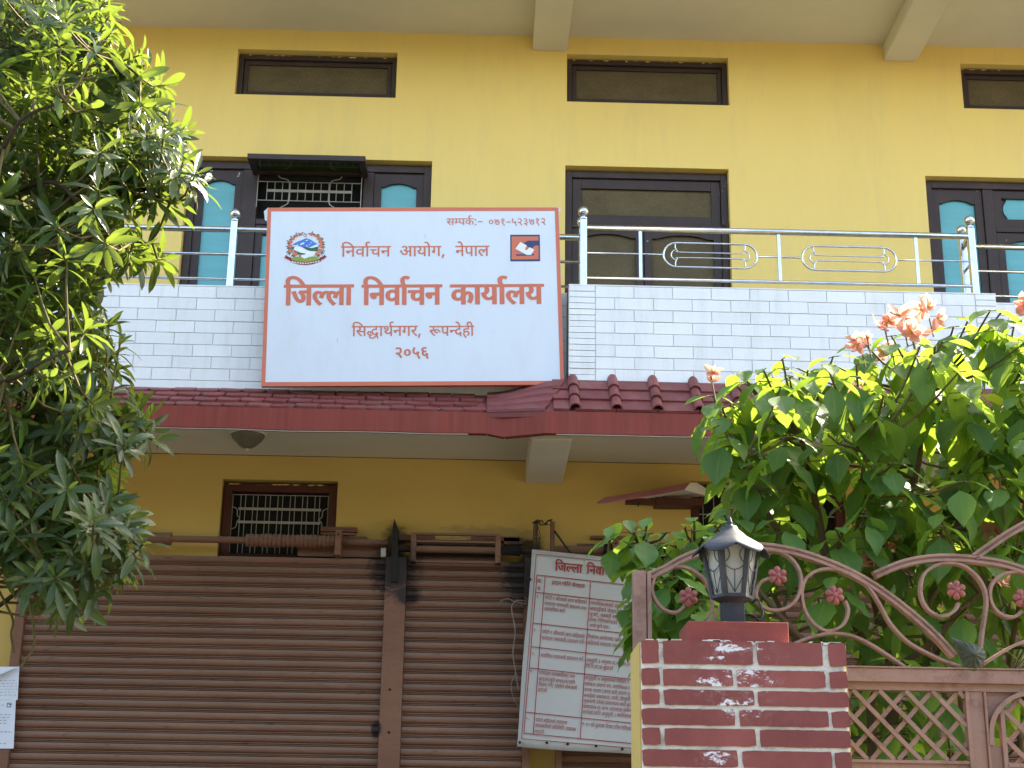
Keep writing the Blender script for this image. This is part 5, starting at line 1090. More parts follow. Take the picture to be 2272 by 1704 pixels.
LAYOUT = {
'२०५६': [(108,0,0),(106,551,0),(111,1102,0),(112,1653,0)],
'क्र.': [(254,0,0),(801,762,0)],
'सं.': [(60,0,0),(6,676,0),(801,676,0)],
'प्रदान गरिने सेवाहरू': [(274,0,0),(42,568,0),(66,1088,0),(44,1347,0),(3,1902,0),(27,2162,0),(67,2725,0),(52,2984,0),(44,3393,0),(75,3948,0),(3,3948,0),(60,4208,0),(75,4884,0),(57,4884,0),(66,5440,0),(61,5699,0),(418,6230,0)],
'फोटो र औंलाको छाप सहितको': [(47,0,0),(79,771,0),(35,1030,0),(79,1534,0),(3,1793,0),(52,2053,0),(3,2462,0),(24,2722,0),(6,3745,0),(54,3745,0),(66,4423,0),(25,4682,0),(79,5444,0),(3,5703,0),(31,5963,0),(66,6664,0),(46,6923,0),(3,7491,0),(60,7751,0),(67,8427,0),(61,8686,0),(40,9217,0),(25,9787,0),(79,10549,0)],
'मतदाता नामावली संकलन तथा': [(50,0,0),(40,598,0),(42,1168,0),(66,1688,0),(40,1947,0),(66,2517,0),(3,2776,0),(44,3036,0),(66,3591,0),(50,3850,0),(66,4448,0),(57,4707,0),(54,5263,0),(68,5941,0),(3,6200,0),(60,6460,0),(6,7136,0),(25,7136,0),(54,7898,0),(44,8576,0),(3,9131,0),(40,9391,0),(41,9961,0),(66,10603,0)],
'अद्यावधिक कार्य': [(9,0,0),(536,764,0),(66,1448,0),(57,1707,0),(67,2263,0),(43,2522,0),(25,3137,0),(3,3899,0),(25,4159,0),(66,4921,0),(51,5180,0),(181,5760,0)],
'नागरिकताको प्रमाण पत्र,': [(44,0,0),(66,555,0),(27,814,0),(67,1377,0),(52,1636,0),(25,2045,0),(40,2807,0),(66,3377,0),(25,3636,0),(79,4398,0),(3,4657,0),(274,4917,0),(50,5485,0),(66,6083,0),(39,6342,0),(3,7065,0),(46,7325,0),(269,7893,0),(799,8445,0)],
'बसाईंको देखाउने': [(48,0,0),(60,571,0),(66,1247,0),(12,1506,0),(6,1997,0),(25,1997,0),(79,2759,0),(3,3018,0),(42,3278,0),(75,3743,0),(26,3798,0),(66,4616,0),(13,4875,0),(44,5423,0),(75,5978,0)],
'पूर्जा, बसाईं सराई': [(46,0,0),(70,568,0),(32,568,0),(66,1310,0),(181,1569,0),(799,1569,0),(3,1837,0),(48,2097,0),(60,2668,0),(66,3344,0),(12,3603,0),(6,4094,0),(3,4094,0),(60,4354,0),(52,5030,0),(66,5439,0),(12,5698,0)],
'तथा टेलिफोनको भुक्तानी': [(40,0,0),(41,570,0),(66,1212,0),(3,1471,0),(35,1731,0),(75,2191,0),(67,2235,0),(54,2494,0),(47,3172,0),(79,3943,0),(44,4202,0),(25,4757,0),(79,5519,0),(3,5778,0),(49,6038,0),(69,6741,0),(183,6741,0),(40,7344,0),(66,7914,0),(44,8173,0),(68,8728,0)],
'मध्ये कुनै एक।': [(50,0,0),(201,598,0),(51,960,0),(75,1540,0),(3,1540,0),(25,1800,0),(69,2341,0),(44,2562,0),(76,3117,0),(3,3117,0),(19,3377,0),(25,3930,0),(104,4692,0)],
'मतदाता नामावली प्रकाशन गर्ने': [(50,0,0),(40,598,0),(42,1168,0),(66,1688,0),(40,1947,0),(66,2517,0),(3,2776,0),(44,3036,0),(66,3591,0),(50,3850,0),(66,4448,0),(57,4707,0),(54,5263,0),(68,5941,0),(3,6200,0),(274,6460,0),(25,7028,0),(66,7790,0),(58,8049,0),(44,8729,0),(3,9284,0),(27,9544,0),(44,10107,0),(450,10662,0)],
'निर्वाचन आयोगबाट प्राप्त फोटो': [(67,0,0),(44,259,0),(57,814,0),(66,1370,0),(181,1629,0),(30,1629,0),(44,2263,0),(3,2818,0),(10,3078,0),(51,4101,0),(79,4681,0),(27,4940,0),(48,5503,0),(66,6074,0),(35,6333,0),(3,6837,0),(274,7097,0),(66,7665,0),(203,7924,0),(40,8232,0),(3,8802,0),(47,9062,0),(79,9833,0),(35,10092,0),(79,10596,0)],
'सहितको मतदाता नामावली': [(60,0,0),(67,676,0),(61,935,0),(40,1466,0),(25,2036,0),(79,2798,0),(3,3057,0),(50,3317,0),(40,3915,0),(42,4485,0),(66,5005,0),(40,5264,0),(66,5834,0),(3,6093,0),(44,6353,0),(66,6908,0),(50,7167,0),(66,7765,0),(57,8024,0),(54,8580,0),(68,9258,0)],
'शंशोधित नामावली प्रकाशन गर्ने': [(58,0,0),(6,680,0),(58,680,0),(79,1360,0),(67,1619,0),(43,1878,0),(40,2493,0),(3,3063,0),(44,3323,0),(66,3878,0),(50,4137,0),(66,4735,0),(57,4994,0),(54,5550,0),(68,6228,0),(3,6487,0),(274,6747,0),(25,7315,0),(66,8077,0),(58,8336,0),(44,9016,0),(3,9571,0),(27,9831,0),(44,10394,0),(450,10949,0)],
'अनुसूची ३ अनुसार स.ना.द.अ.ले': [(9,0,0),(44,764,0),(69,1319,0),(60,1319,0),(70,1995,0),(30,1995,0),(68,2629,0),(3,2888,0),(109,3148,0),(3,3699,0),(9,3959,0),(44,4723,0),(69,5278,0),(60,5278,0),(66,5954,0),(52,6213,0),(3,6622,0),(60,6882,0),(801,7558,0),(44,7826,0),(66,8381,0),(801,8640,0),(42,8908,0),(801,9428,0),(9,9696,0),(801,10460,0),(54,10728,0),(75,11406,0)],
'जि.नि.का.मा बुझाउने': [(67,0,0),(32,259,0),(801,1001,0),(67,1269,0),(44,1528,0),(801,2083,0),(25,2351,0),(66,3113,0),(801,3372,0),(50,3640,0),(66,4238,0),(3,4497,0),(48,4757,0),(69,5328,0),(33,5328,0),(66,6084,0),(13,6343,0),(44,6891,0),(75,7446,0)],
'मतदाता नामाबलीबाट नाम': [(50,0,0),(40,598,0),(42,1168,0),(66,1688,0),(40,1947,0),(66,2517,0),(3,2776,0),(44,3036,0),(66,3591,0),(50,3850,0),(66,4448,0),(48,4707,0),(54,5278,0),(68,5956,0),(48,6215,0),(66,6786,0),(35,7045,0),(3,7549,0),(44,7809,0),(66,8364,0),(50,8623,0)],
'हटाउने/त्रुटी सच्चाउने/दावि': [(61,0,0),(35,531,0),(66,1035,0),(13,1294,0),(44,1842,0),(75,2397,0),(802,2397,0),(269,2826,0),(69,3378,0),(35,3378,0),(68,3882,0),(3,4141,0),(60,4401,0),(500,5077,0),(66,6075,0),(13,6334,0),(44,6882,0),(75,7437,0),(802,7437,0),(42,7866,0),(66,8386,0),(67,8645,0),(57,8904,0)],
'विरोध गर्न/ दोहोरो नामाबली': [(67,0,0),(57,259,0),(52,815,0),(79,1224,0),(43,1483,0),(3,2098,0),(27,2358,0),(44,2921,0),(181,3476,0),(802,3476,0),(3,3905,0),(42,4165,0),(79,4685,0),(61,4944,0),(79,5475,0),(52,5734,0),(79,6143,0),(3,6402,0),(44,6662,0),(66,7217,0),(50,7476,0),(66,8074,0),(48,8333,0),(54,8904,0),(68,9582,0)],
'हटाउने': [(61,0,0),(35,531,0),(66,1035,0),(13,1294,0),(44,1842,0),(75,2397,0)],
'अनुसूची ७ अनुसारको निवेदन र': [(9,0,0),(44,764,0),(69,1319,0),(60,1319,0),(70,1995,0),(30,1995,0),(68,2629,0),(3,2888,0),(113,3148,0),(3,3699,0),(9,3959,0),(44,4723,0),(69,5278,0),(60,5278,0),(66,5954,0),(52,6213,0),(25,6622,0),(79,7384,0),(3,7643,0),(67,7903,0),(44,8162,0),(57,8717,0),(75,9273,0),(42,9273,0),(44,9793,0),(3,10348,0),(52,10608,0)],
'सक्कल प्रमाण पत्र, नागरिकता र': [(60,0,0),(183,676,0),(25,1279,0),(54,2041,0),(3,2719,0),(274,2979,0),(50,3547,0),(66,4145,0),(39,4404,0),(3,5127,0),(46,5387,0),(269,5955,0),(799,6507,0),(3,6775,0),(44,7035,0),(66,7590,0),(27,7849,0),(67,8412,0),(52,8671,0),(25,9080,0),(40,9842,0),(66,10412,0),(3,10671,0),(52,10931,0)],
'फरक भएमा (जग्गा धनी प्रमाण पू': [(47,0,0),(52,771,0),(25,1180,0),(3,1942,0),(49,2202,0),(19,2905,0),(50,3458,0),(66,4056,0),(3,4315,0),(795,4575,0),(32,4929,0),(185,5671,0),(27,5952,0),(66,6515,0),(3,6774,0),(43,7034,0),(44,7649,0),(68,8204,0),(3,8463,0),(274,8723,0),(50,9291,0),(66,9889,0),(39,10148,0),(3,10871,0),(46,11131,0),(70,11699,0)],
'सराईंको प्रमाणपत्र, पानी, बिजुली': [(60,0,0),(52,676,0),(66,1085,0),(12,1344,0),(6,1835,0),(25,1835,0),(79,2597,0),(3,2856,0),(274,3116,0),(50,3684,0),(66,4282,0),(39,4541,0),(46,5264,0),(269,5832,0),(799,6384,0),(3,6652,0),(46,6912,0),(66,7480,0),(44,7739,0),(68,8294,0),(799,8553,0),(3,8821,0),(67,9081,0),(48,9340,0),(32,9911,0),(69,10653,0),(54,10653,0),(68,11331,0)],
'भुक्तानी गरेको प्रमाणपत्र मध्ये कुनै': [(49,0,0),(69,703,0),(183,703,0),(40,1306,0),(66,1876,0),(44,2135,0),(68,2690,0),(3,2949,0),(27,3209,0),(52,3772,0),(75,4181,0),(25,4181,0),(79,4943,0),(3,5202,0),(274,5462,0),(50,6030,0),(66,6628,0),(39,6887,0),(46,7610,0),(269,8178,0),(3,8730,0),(50,8990,0),(201,9588,0),(51,9950,0),(75,10530,0),(3,10530,0),(25,10790,0),(69,11331,0),(44,11552,0),(76,12107,0)],
'प्रमाणपत्र वा अन्य आवश्यक प्रमाण': [(274,0,0),(50,568,0),(66,1166,0),(39,1425,0),(46,2148,0),(269,2716,0),(3,3268,0),(57,3528,0),(66,4084,0),(3,4343,0),(9,4603,0),(202,5367,0),(51,5725,0),(3,6305,0),(10,6565,0),(57,7588,0),(213,8144,0),(51,8551,0),(25,9131,0),(3,9893,0),(274,10153,0),(50,10721,0),(66,11319,0),(39,11578,0)],
'सार्नको लागि अनुसूची ८ बमोजिमको': [(60,0,0),(66,676,0),(44,935,0),(181,1490,0),(25,1490,0),(79,2252,0),(3,2511,0),(54,2771,0),(66,3449,0),(67,3708,0),(27,3967,0),(3,4530,0),(9,4790,0),(44,5554,0),(69,6109,0),(60,6109,0),(70,6785,0),(30,6785,0),(68,7419,0),(3,7678,0),(114,7938,0),(3,8489,0),(48,8749,0),(50,9320,0),(79,9918,0),(67,10177,0),(32,10436,0),(50,11178,0),(25,11776,0),(79,12538,0)],
'फोटो सहितको मतदाता': [(47,0,0),(79,771,0),(35,1030,0),(79,1534,0),(3,1793,0),(60,2053,0),(67,2729,0),(61,2988,0),(40,3519,0),(25,4089,0),(79,4851,0),(3,5110,0),(50,5370,0),(40,5968,0),(42,6538,0),(66,7058,0),(40,7317,0),(66,7887,0)],
'नामाबलीको प्रतिलिपि उपलब्ध': [(44,0,0),(66,555,0),(50,814,0),(66,1412,0),(48,1671,0),(54,2242,0),(68,2920,0),(25,3179,0),(79,3941,0),(3,4200,0),(274,4460,0),(67,5028,0),(40,5287,0),(67,5857,0),(54,6116,0),(67,6794,0),(46,7053,0),(3,7621,0),(13,7881,0),(46,8429,0),(54,8997,0),(548,9675,0)],
'गराउने': [(27,0,0),(52,563,0),(66,972,0),(13,1231,0),(44,1779,0),(75,2334,0)],
'रु १० को हुलाक टिकट टाँस गरिएको': [(417,0,0),(3,563,0),(107,823,0),(106,1374,0),(3,1925,0),(25,2185,0),(79,2947,0),(3,3206,0),(403,3466,0),(54,3997,0),(66,4675,0),(25,4934,0),(3,5696,0),(67,5956,0),(35,6215,0),(25,6719,0),(35,7481,0),(3,7985,0),(35,8245,0),(66,8749,0),(5,9008,0),(60,9008,0),(3,9684,0),(27,9944,0),(67,10507,0),(52,10766,0),(19,11175,0),(25,11728,0),(79,12490,0)],
'जिल्ला': [(67,0,0),(32,259,0),(210,1001,0),(54,1501,0),(66,2179,0)],
'निर्वाचन': [(67,0,0),(44,259,0),(57,814,0),(66,1370,0),(181,1629,0),(30,1629,0),(44,2263,0)],
'कार्यालय': [(25,0,0),(66,762,0),(51,1021,0),(66,1601,0),(181,1860,0),(54,1860,0),(51,2538,0)],
'आयोग,': [(10,0,0),(51,1023,0),(79,1603,0),(27,1862,0),(799,2425,0)],
'नेपाल': [(44,0,0),(75,555,0),(46,555,0),(66,1123,0),(54,1382,0)],
'सम्पर्क:–': [(60,0,0),(549,676,0),(25,1591,0),(181,2132,0),(813,2353,0),(830,2647,0)],
'०७१–५२३७१२': [(106,0,0),(113,551,0),(107,1102,0),(830,1653,0),(111,2153,0),(108,2704,0),(109,3255,0),(113,3806,0),(107,4357,0),(108,4908,0)],
'सिद्धार्थनगर,': [(67,0,0),(60,259,0),(531,935,0),(66,1726,0),(41,1985,0),(181,2627,0),(44,2627,0),(27,3182,0),(52,3745,0),(799,4154,0)],
'रूपन्देही': [(418,0,0),(46,787,0),(202,1355,0),(42,1713,0),(75,2178,0),(61,2233,0),(68,2764,0)],
'१.': [(107,0,0),(801,551,0)],
'२.': [(108,0,0),(801,551,0)],
'३.': [(109,0,0),(801,551,0)],
'४.': [(110,0,0),(801,551,0)],
'५.': [(111,0,0),(801,551,0)]}

def contour(c, n):
    q = [(c[i], c[i + 1], c[i + 2]) for i in range(0, len(c), 3)]
    pts = []
    for k in range(len(q)):
        a, b = q[k], q[(k + 1) % len(q)]
        pts.append(a)
        if not a[2] and not b[2]: pts.append(((a[0] + b[0]) / 2, (a[1] + b[1]) / 2, 1))
    s = next(i for i, p in enumerate(pts) if p[2]); pts = pts[s:] + pts[:s] + [pts[s]]
    out, i = [pts[0][:2]], 0
    while i < len(pts) - 1:
        if pts[i + 1][2]: out.append(pts[i + 1][:2]); i += 1
        else:
            a, b, d = pts[i], pts[i + 1], pts[i + 2]
            for t in range(1, n + 1):
                t /= n; out.append(((1 - t) ** 2 * a[0] + 2 * t * (1 - t) * b[0] + t * t * d[0], (1 - t) ** 2 * a[1] + 2 * t * (1 - t) * b[1] + t * t * d[1]))
            i += 2
    r = [out[0]]
    for p in out[1:]:
        if abs(p[0] - r[-1][0]) + abs(p[1] - r[-1][1]) > 2: r.append(p)
    if abs(r[0][0] - r[-1][0]) + abs(r[0][1] - r[-1][1]) <= 2: r.pop()
    return r
def embolden(c, bx, by):
    if not bx: return c
    n = len(c); out = []
    for i in range(n):
        a, b, d = c[i - 1], c[i], c[(i + 1) % n]
        u = Vector((b[0] - a[0], b[1] - a[1])); v = Vector((d[0] - b[0], d[1] - b[1]))
        if u.length < 1e-6 or v.length < 1e-6: out.append(b); continue
        u.normalize(); v.normalize()
        n1, n2 = Vector((-u.y, u.x)), Vector((-v.y, v.x))     # outer contours run clockwise: left is outward
        m = n1 + n2
        if m.length < .3: m = n1
        else: m = m / max(.5, m.length_squared / 2)
        out.append((b[0] + m.x * bx, b[1] + m.y * by))
    return out
GC = {}
def glyph_tris(g, n, bx, by):
    k = (g, n, bx, by)
    if k not in GC:
        cs = [embolden(contour(c, n), bx, by) for c in GLYPH[g]]
        cs = [c for c in cs if len(c) > 2]
        pts, eds = [], []
        for c in cs:
            m = len(pts); pts += [Vector(p) for p in c]; eds += [(m + i, m + (i + 1) % len(c)) for i in range(len(c))]
        V, _e, T = geometry.delaunay_2d_cdt(pts, eds, [], 0, 1e-3)[:3]
        def winding(p):
            w = 0
            for c in cs:
                for i in range(len(c)):
                    a, b = c[i - 1], c[i]
                    if (a[1] > p[1]) != (b[1] > p[1]) and p[0] < (b[0] - a[0]) * (p[1] - a[1]) / (b[1] - a[1]) + a[0]: w += 1 if b[1] > a[1] else -1
            return w
        V = [(v[0], v[1]) for v in V]
        F = [tuple(t) for t in T if winding((sum(V[i][0] for i in t) / 3, sum(V[i][1] for i in t) / 3))]
        GC[k] = (V, F)
    return GC[k]
HEAD = 622.0
def lettering(s, a, b, h, mat, parent, bold=0, n=3, off=.0012, name='lettering', nrm=Vector((0, -1, 0))):
    """word s with its head line from a to b, letters h tall"""
    lay = LAYOUT[s]
    xs = [x + p[0] for g, x, y in lay if g >= 0 for p in glyph_tris(g, n, bold, bold * .3)[0]]
    mn, mx = min(xs), max(xs)
    a, b = Vector(a), Vector(b)
    ux = (b - a) / (mx - mn)
    dn = nrm.cross(b - a).normalized()
    if dn.z > 0: dn = -dn
    uy = -dn * (h / HEAD)
    m = MB(); i = 0
    for g, x, y in lay:
        if g < 0: continue
        V, F = glyph_tris(g, n, bold, bold * .3)
        base = len(m.v); i += 1
        o = a + nrm * (off + (i % 3) * .0003)
        m.v += [tuple(o + ux * (x + p[0] - mn) + uy * (y + p[1] - HEAD)) for p in V]
        m.f += [tuple(base + j for j in f) for f in F]
    ob = m.build(name, mat, parent)
    return ob

# ------------------------------------------------------------------ the office sign
YSG = 8.52
tl, tr, br_, bl = W(594, 461, YSG), W(1238.7, 460, YSG), W(1251.7, 853.4, YSG), W(580, 856.6, YSG)
sign = thing('office_sign', (bl + br_) / 2, 'large white office sign with orange red border and lettering hung on the balcony front', 'sign')
def on(p, d): return p + Vector((0, d, 0))
MB().prism([bl, br_, tr, tl], (0, .028, 0)).build('sign_panel', M['sign'], sign, bevel=.002)
def lerp(a, b, t): return a + (b - a) * t
def sp(u, v, d=-.0012): return on(lerp(lerp(bl, br_, u), lerp(tl, tr, u), v), d)
bd = MB(); bw, bh = .0125, .021
bd.quad(sp(0, 0), sp(1, 0), sp(1, bh), sp(0, bh)); bd.quad(sp(0, 1 - bh), sp(1, 1 - bh), sp(1, 1), sp(0, 1))
bd.quad(sp(0, bh), sp(bw, bh), sp(bw, 1 - bh), sp(0, 1 - bh)); bd.quad(sp(1 - bw, bh), sp(1, bh), sp(1, 1 - bh), sp(1 - bw, 1 - bh))
bd.build('sign_border', M['orange'], sign)
sd = MB(); e_ = .0012   # printed edge wraps round the sides
sd.quad(on(tl, -e_) - Vector((e_, 0, 0)), on(bl, -e_) - Vector((e_, 0, 0)), on(bl, .03) - Vector((e_, 0, 0)), on(tl, .03) - Vector((e_, 0, 0)))
sd.quad(on(br_, -e_) + Vector((e_, 0, 0)), on(tr, -e_) + Vector((e_, 0, 0)), on(tr, .03) + Vector((e_, 0, 0)), on(br_, .03) + Vector((e_, 0, 0)))
sd.quad(on(bl, -e_) - Vector((0, 0, e_)), on(br_, -e_) - Vector((0, 0, e_)), on(br_, .03) - Vector((0, 0, e_)), on(bl, .03) - Vector((0, 0, e_)))
sd.build('border_edge', M['orange'], sign)
# loose folded corners of the sheet
cf = MB(); cf.prism([tl + Vector((.004, -.002, .001)), tl + Vector((-.022, .004, -.022)), tl + Vector((-.014, .010, -.075)), tl + Vector((.0, .001, -.09))], (0, .001, 0))
cf.prism([tr + Vector((-.01, -.002, .001)), tr + Vector((.014, .002, -.002)), tr + Vector((.010, .006, -.022)), tr + Vector((.0, .0, -.03))], (0, .001, 0))
cf.build('folded_corner', M['sign'], sign)
for u in (.12, .5, .88):
    q = sp(u, .75, .028); MB().box(q.x - .012, q.x + .012, q.y + .001, YP1 - .003, q.z - .012, q.z + .012).build('sign_bracket', M['steel_bar'], sign)
def c4(x, y): return W(560 + x * .3255, 440 + y * .3255, YSG)
def word(s, x0, x1, yh, yb_, bold, slope=-.006):
    a, b = c4(x0, yh), c4(x1, yh + (x1 - x0) * slope)
    h = (c4(x0, yh) - c4(x0, yb_)).length
    lettering(s, a, b, h, M['orange'], sign, bold, 5)
word('सम्पर्क:–', 1323, 1570, 138, 183, 6); word('०७१–५२३७१२', 1612, 1998, 139, 185, 4)
word('निर्वाचन', 604, 945, 328, 398, 10); word('आयोग,', 1005, 1310, 327, 396, 10); word('नेपाल', 1383, 1615, 325, 395, 10)
word('जिल्ला', 215, 693, 592, 728, 42); word('निर्वाचन', 745, 1295, 592, 726, 42); word('कार्यालय', 1347, 1988, 590, 722, 42)
word('सिद्धार्थनगर,', 678, 1147, 872, 940, 10); word('रूपन्देही', 1205, 1513, 871, 938, 10)
word('२०५६', 975, 1205, 1018, 1088, 26)
for x_, y_, l_ in ((1175, 245, 28), (577, 955, 30), (1640, 905, 6), (905, 1195, 5), (330, 1010, 5)):
    a = c4(x_, y_); b = c4(x_ + 3, y_ + l_); k = MB(); k.quad(*[Vector((q.x + dx, YSG - .0014, q.z)) for q, dx in ((a, 0), (a, .0016), (b, .0016), (b, 0))]); k.build('scuff_mark', M['ink'], sign)
# ballot emblem: orange square, navy hand, white paper
def ce(x, y, d): p = W(1110 + x * .06027, 500 + y * .06027, YSG); return Vector((p.x, YSG - d, p.z))
def flat(name, polys, mat, d, f=ce, par=sign):
    b = MB()
    for pl in polys:
        V = [f(x, y, d) for x, y in pl]; base = len(b.v); b.v += [tuple(v) for v in V]
        for t in geometry.tessellate_polygon([V]): b.f.append(tuple(base + i for i in t))
    return b.build(name, mat, par)
flat('ballot_emblem_frame', [[(365, 348), (1455, 345), (1466, 1322), (368, 1328)]], M['navy'], .0012)
flat('ballot_emblem_ground', [[(415, 412), (1405, 410), (1412, 1250), (415, 1262)]], M['orange'], .0018)
flat('ballot_slot', [[(580, 1068), (1245, 1062), (1245, 1112), (580, 1125)]], M['navy'], .0024)
flat('ballot_hand', [[(845, 665), (930, 620), (1010, 572), (1440, 565), (1440, 742), (1260, 750), (1180, 845), (1080, 830), (980, 760)]], M['navy'], .0024)
flat('ballot_paper', [[(740, 622), (975, 745), (910, 900), (940, 930), (975, 915), (1085, 812), (1250, 905), (1130, 1095), (970, 1092), (555, 865)]], M['white_print'], .003)
# state emblem: wreath of red flowers, blue mountain, green hills, ribbon and flag
def cn(x, y, d): p = W(560 + x * .09946, 500 + y * .09942, YSG); return Vector((p.x, YSG - d, p.z))
def disc(x, y, r, k=9, ry=None): return [(x + math.cos(2 * math.pi * i / k) * r, y + math.sin(2 * math.pi * i / k) * (ry or r)) for i in range(k)]
ring = [(1085, 200, 38), (985, 232, 40), (905, 292, 46), (852, 368, 50), (845, 465, 54), (855, 570, 58), (950, 640, 58),
        (1315, 200, 40), (1410, 232, 42), (1485, 292, 50), (1525, 365, 52), (1530, 460, 56), (1512, 570, 60), (1440, 640, 48)]
lv = []
for x, y, r in ring:
    dx, dy = x - 1195, y - 520; l = math.hypot(dx, dy); dx /= l; dy /= l
    for a in (-.9, -.2, .6):
        ux_, uy_ = dx * math.cos(a) - dy * math.sin(a), dx * math.sin(a) + dy * math.cos(a) + .7
        l2 = math.hypot(ux_, uy_); ux_ /= l2; uy_ /= l2
        lv.append([(x, y), (x + ux_ * r * 1.3 - uy_ * 14, y + uy_ * r * 1.3 + ux_ * 14), (x + ux_ * r * 2.0, y + uy_ * r * 2.0), (x + ux_ * r * 1.3 + uy_ * 14, y + uy_ * r * 1.3 - ux_ * 14)])
flat('wreath_leaves', lv, M['green_print'], .0012, cn)
flat('emblem_mountain', [[(893, 430), (1000, 370), (1100, 330), (1205, 285), (1290, 315), (1380, 375), (1450, 420), (1350, 480), (1215, 500), (1060, 475), (1020, 455)]], M['mount'], .0018, cn)
flat('emblem_snow', [[(1062, 445), (1085, 405), (1165, 378), (1150, 415)], [(1175, 350), (1250, 315), (1225, 350)], [(1285, 395), (1335, 372), (1315, 398)], [(1195, 430), (1240, 475), (1220, 480)], [(1250, 430), (1280, 420), (1275, 445)],
     [(1255, 495), (1320, 480), (1400, 440), (1470, 425), (1460, 470), (1340, 512)], [(900, 460), (980, 445), (1035, 418), (1000, 455), (930, 475)]], M['white_print'], .0021, cn)
flat('emblem_hills', [[(1105, 480), (1200, 490), (1300, 512), (1470, 480), (1470, 580), (1380, 580), (1270, 565), (1200, 540), (1140, 505)], [(920, 562), (985, 580), (1060, 615), (1150, 635), (1190, 640), (1150, 655), (1050, 655), (1000, 650), (930, 600)], [(845, 500), (940, 475), (900, 590), (850, 560)]], M['green_print'], .0024, cn)
flat('emblem_map', [[(925, 540), (950, 480), (1010, 455), (1060, 475), (1140, 515), (1200, 548), (1290, 580), (1400, 580), (1400, 645), (1340, 690), (1240, 730), (1160, 748), (1095, 710), (1085, 665), (1190, 655), (1180, 628), (1080, 615), (980, 575)]], M['white_print'], .0027, cn)
flat('emblem_fields', [[(885, 770), (900, 700), (1000, 705), (1095, 715), (1160, 750), (1290, 705), (1460, 695), (1485, 760), (1350, 805), (1190, 820), (1030, 810)]], M['lime_print'], .0027, cn)
flat('emblem_ribbon', [[(705, 710), (745, 700), (738, 658), (800, 700), (870, 725), (880, 775), (1030, 815), (1190, 828), (1350, 812), (1490, 765), (1500, 725), (1560, 700), (1625, 655), (1625, 690), (1668, 700), (1600, 745), (1540, 775), (1520, 805), (1350, 865), (1190, 885), (1020, 870), (850, 800), (820, 770), (760, 750)]], M['banner_red'], .003, cn)
flat('ribbon_script', [[(880 + i * 58, 790 + 45 * math.sin(math.pi * (i + .4) / 10.5)), (920 + i * 58, 800 + 45 * math.sin(math.pi * (i + .9) / 10.5)), (918 + i * 58, 822 + 45 * math.sin(math.pi * (i + .9) / 10.5)), (878 + i * 58, 810 + 45 * math.sin(math.pi * (i + .4) / 10.5))] for i in range(11)], M['white_print'], .0033, cn)
flat('wreath_flowers', [disc(x, y, r, 9, r * .8) for x, y, r in ring] + [[(1050, 655), (1090, 655), (1075, 715), (1035, 715)]], M['orange'], .0033, cn)
flat('emblem_flag', [[(1150, 165), (1228, 205), (1172, 210), (1228, 250), (1150, 250)]], M['banner_red'], .0024, cn)
flat('flag_field', [[(1158, 180), (1200, 203), (1158, 205)], [(1158, 215), (1170, 215), (1208, 243), (1158, 243)]], M['white_print'], .0027, cn)

# ------------------------------------------------------------------ notice banner leaning on the shutters
YBN = 9.17
def c2(x, y, d=0.0):
    p = W(780 + x * .4002, 1040 + y * .4002, YBN); return Vector((p.x, YBN - d, p.z))
banner = thing('notice_banner', c2(1300, 1560), 'dusty white notice banner with red table and script, tied crooked in front of shutters', 'banner')
BT = [(1000, 455), (1180, 466), (1420, 492), (1640, 515), (1880, 545)]
BB = [(1880, 1604), (1545, 1578), (1240, 1556), (935, 1532), (912, 1545)]
grid = MB(); NU, NV = 20, 24
def bpt(u, v, d=0):
    tx = 1000 + (1880 - 1000) * u; ty = 455 + 90 * u + 6 * math.sin(u * 9)
    bx = 915 + (1850 - 915) * u; by = 1540 + 66 * u + 4 * math.sin(u * 7)
    p = c2(tx + (bx - tx) * v + 3 * math.sin(v * 8), ty + (by - ty) * v)
    return Vector((p.x, YBN - d + .004 * noise.noise(Vector((u * 5, v * 5, 0))), p.z))
grid.v = [tuple(bpt(i / NU, j / NV)) for j in range(NV + 1) for i in range(NU + 1)]
grid.f = [(j * (NU + 1) + i, j * (NU + 1) + i + 1, (j + 1) * (NU + 1) + i + 1, (j + 1) * (NU + 1) + i) for j in range(NV) for i in range(NU)]
o = grid.build('banner_sheet', M['banner'], banner, smooth=True)
so = o.modifiers.new('thickness', 'SOLIDIFY'); so.thickness = .003; so.offset = 1
PO = .0085
def stripe(b, p, q, w=2.2):
    p, q = Vector(p), Vector(q); d = (q - p).normalized(); nn = Vector((-d.y, d.x)) * w
    n = 8
    for i in range(n):
        a, c = p + (q - p) * (i / n), p + (q - p) * ((i + 1) / n)
        b.quad(*[c2(v.x, v.y, PO) for v in (a + nn, c + nn, c - nn, a - nn)])
tbk = MB()
XE = 1800
def rowline(y0, x0_, sl=.112, x1_=XE): stripe(tbk, (x0_, y0), (x1_, y0 + (x1_ - x0_) * sl))
stripe(tbk, (1024, 475), (942, 1495), 1.8); stripe(tbk, (942, 1497), (1850, 1575), 1.8); stripe(tbk, (1024, 475), (1860, 560), 1.6)
stripe(tbk, (1028, 590), (955, 1467)); stripe(tbk, (1073, 597), (1007, 1474)); stripe(tbk, (1325, 630), (1267, 1496)); stripe(tbk, (1795, 680), (1740, 1545))
for y0, xx in ((590, 1028), (686, 1020), (857, 1007), (988, 997), (1105, 987)): rowline(y0, xx)
rowline(1350, 966, .104); rowline(1467, 955, .095, 1745)
tbk.build('table_lines', M['banner_red'], banner)
def bl_(s, x0_, y0, x1_, y1, h, bold=4, n=2, mat='banner_red'):
    lettering(s, c2(x0_, y0, 0), c2(x1_, y1, 0), (c2(x0_, y0) - c2(x0_, y0 + h)).length, M[mat], banner, bold, n, PO - .0002)
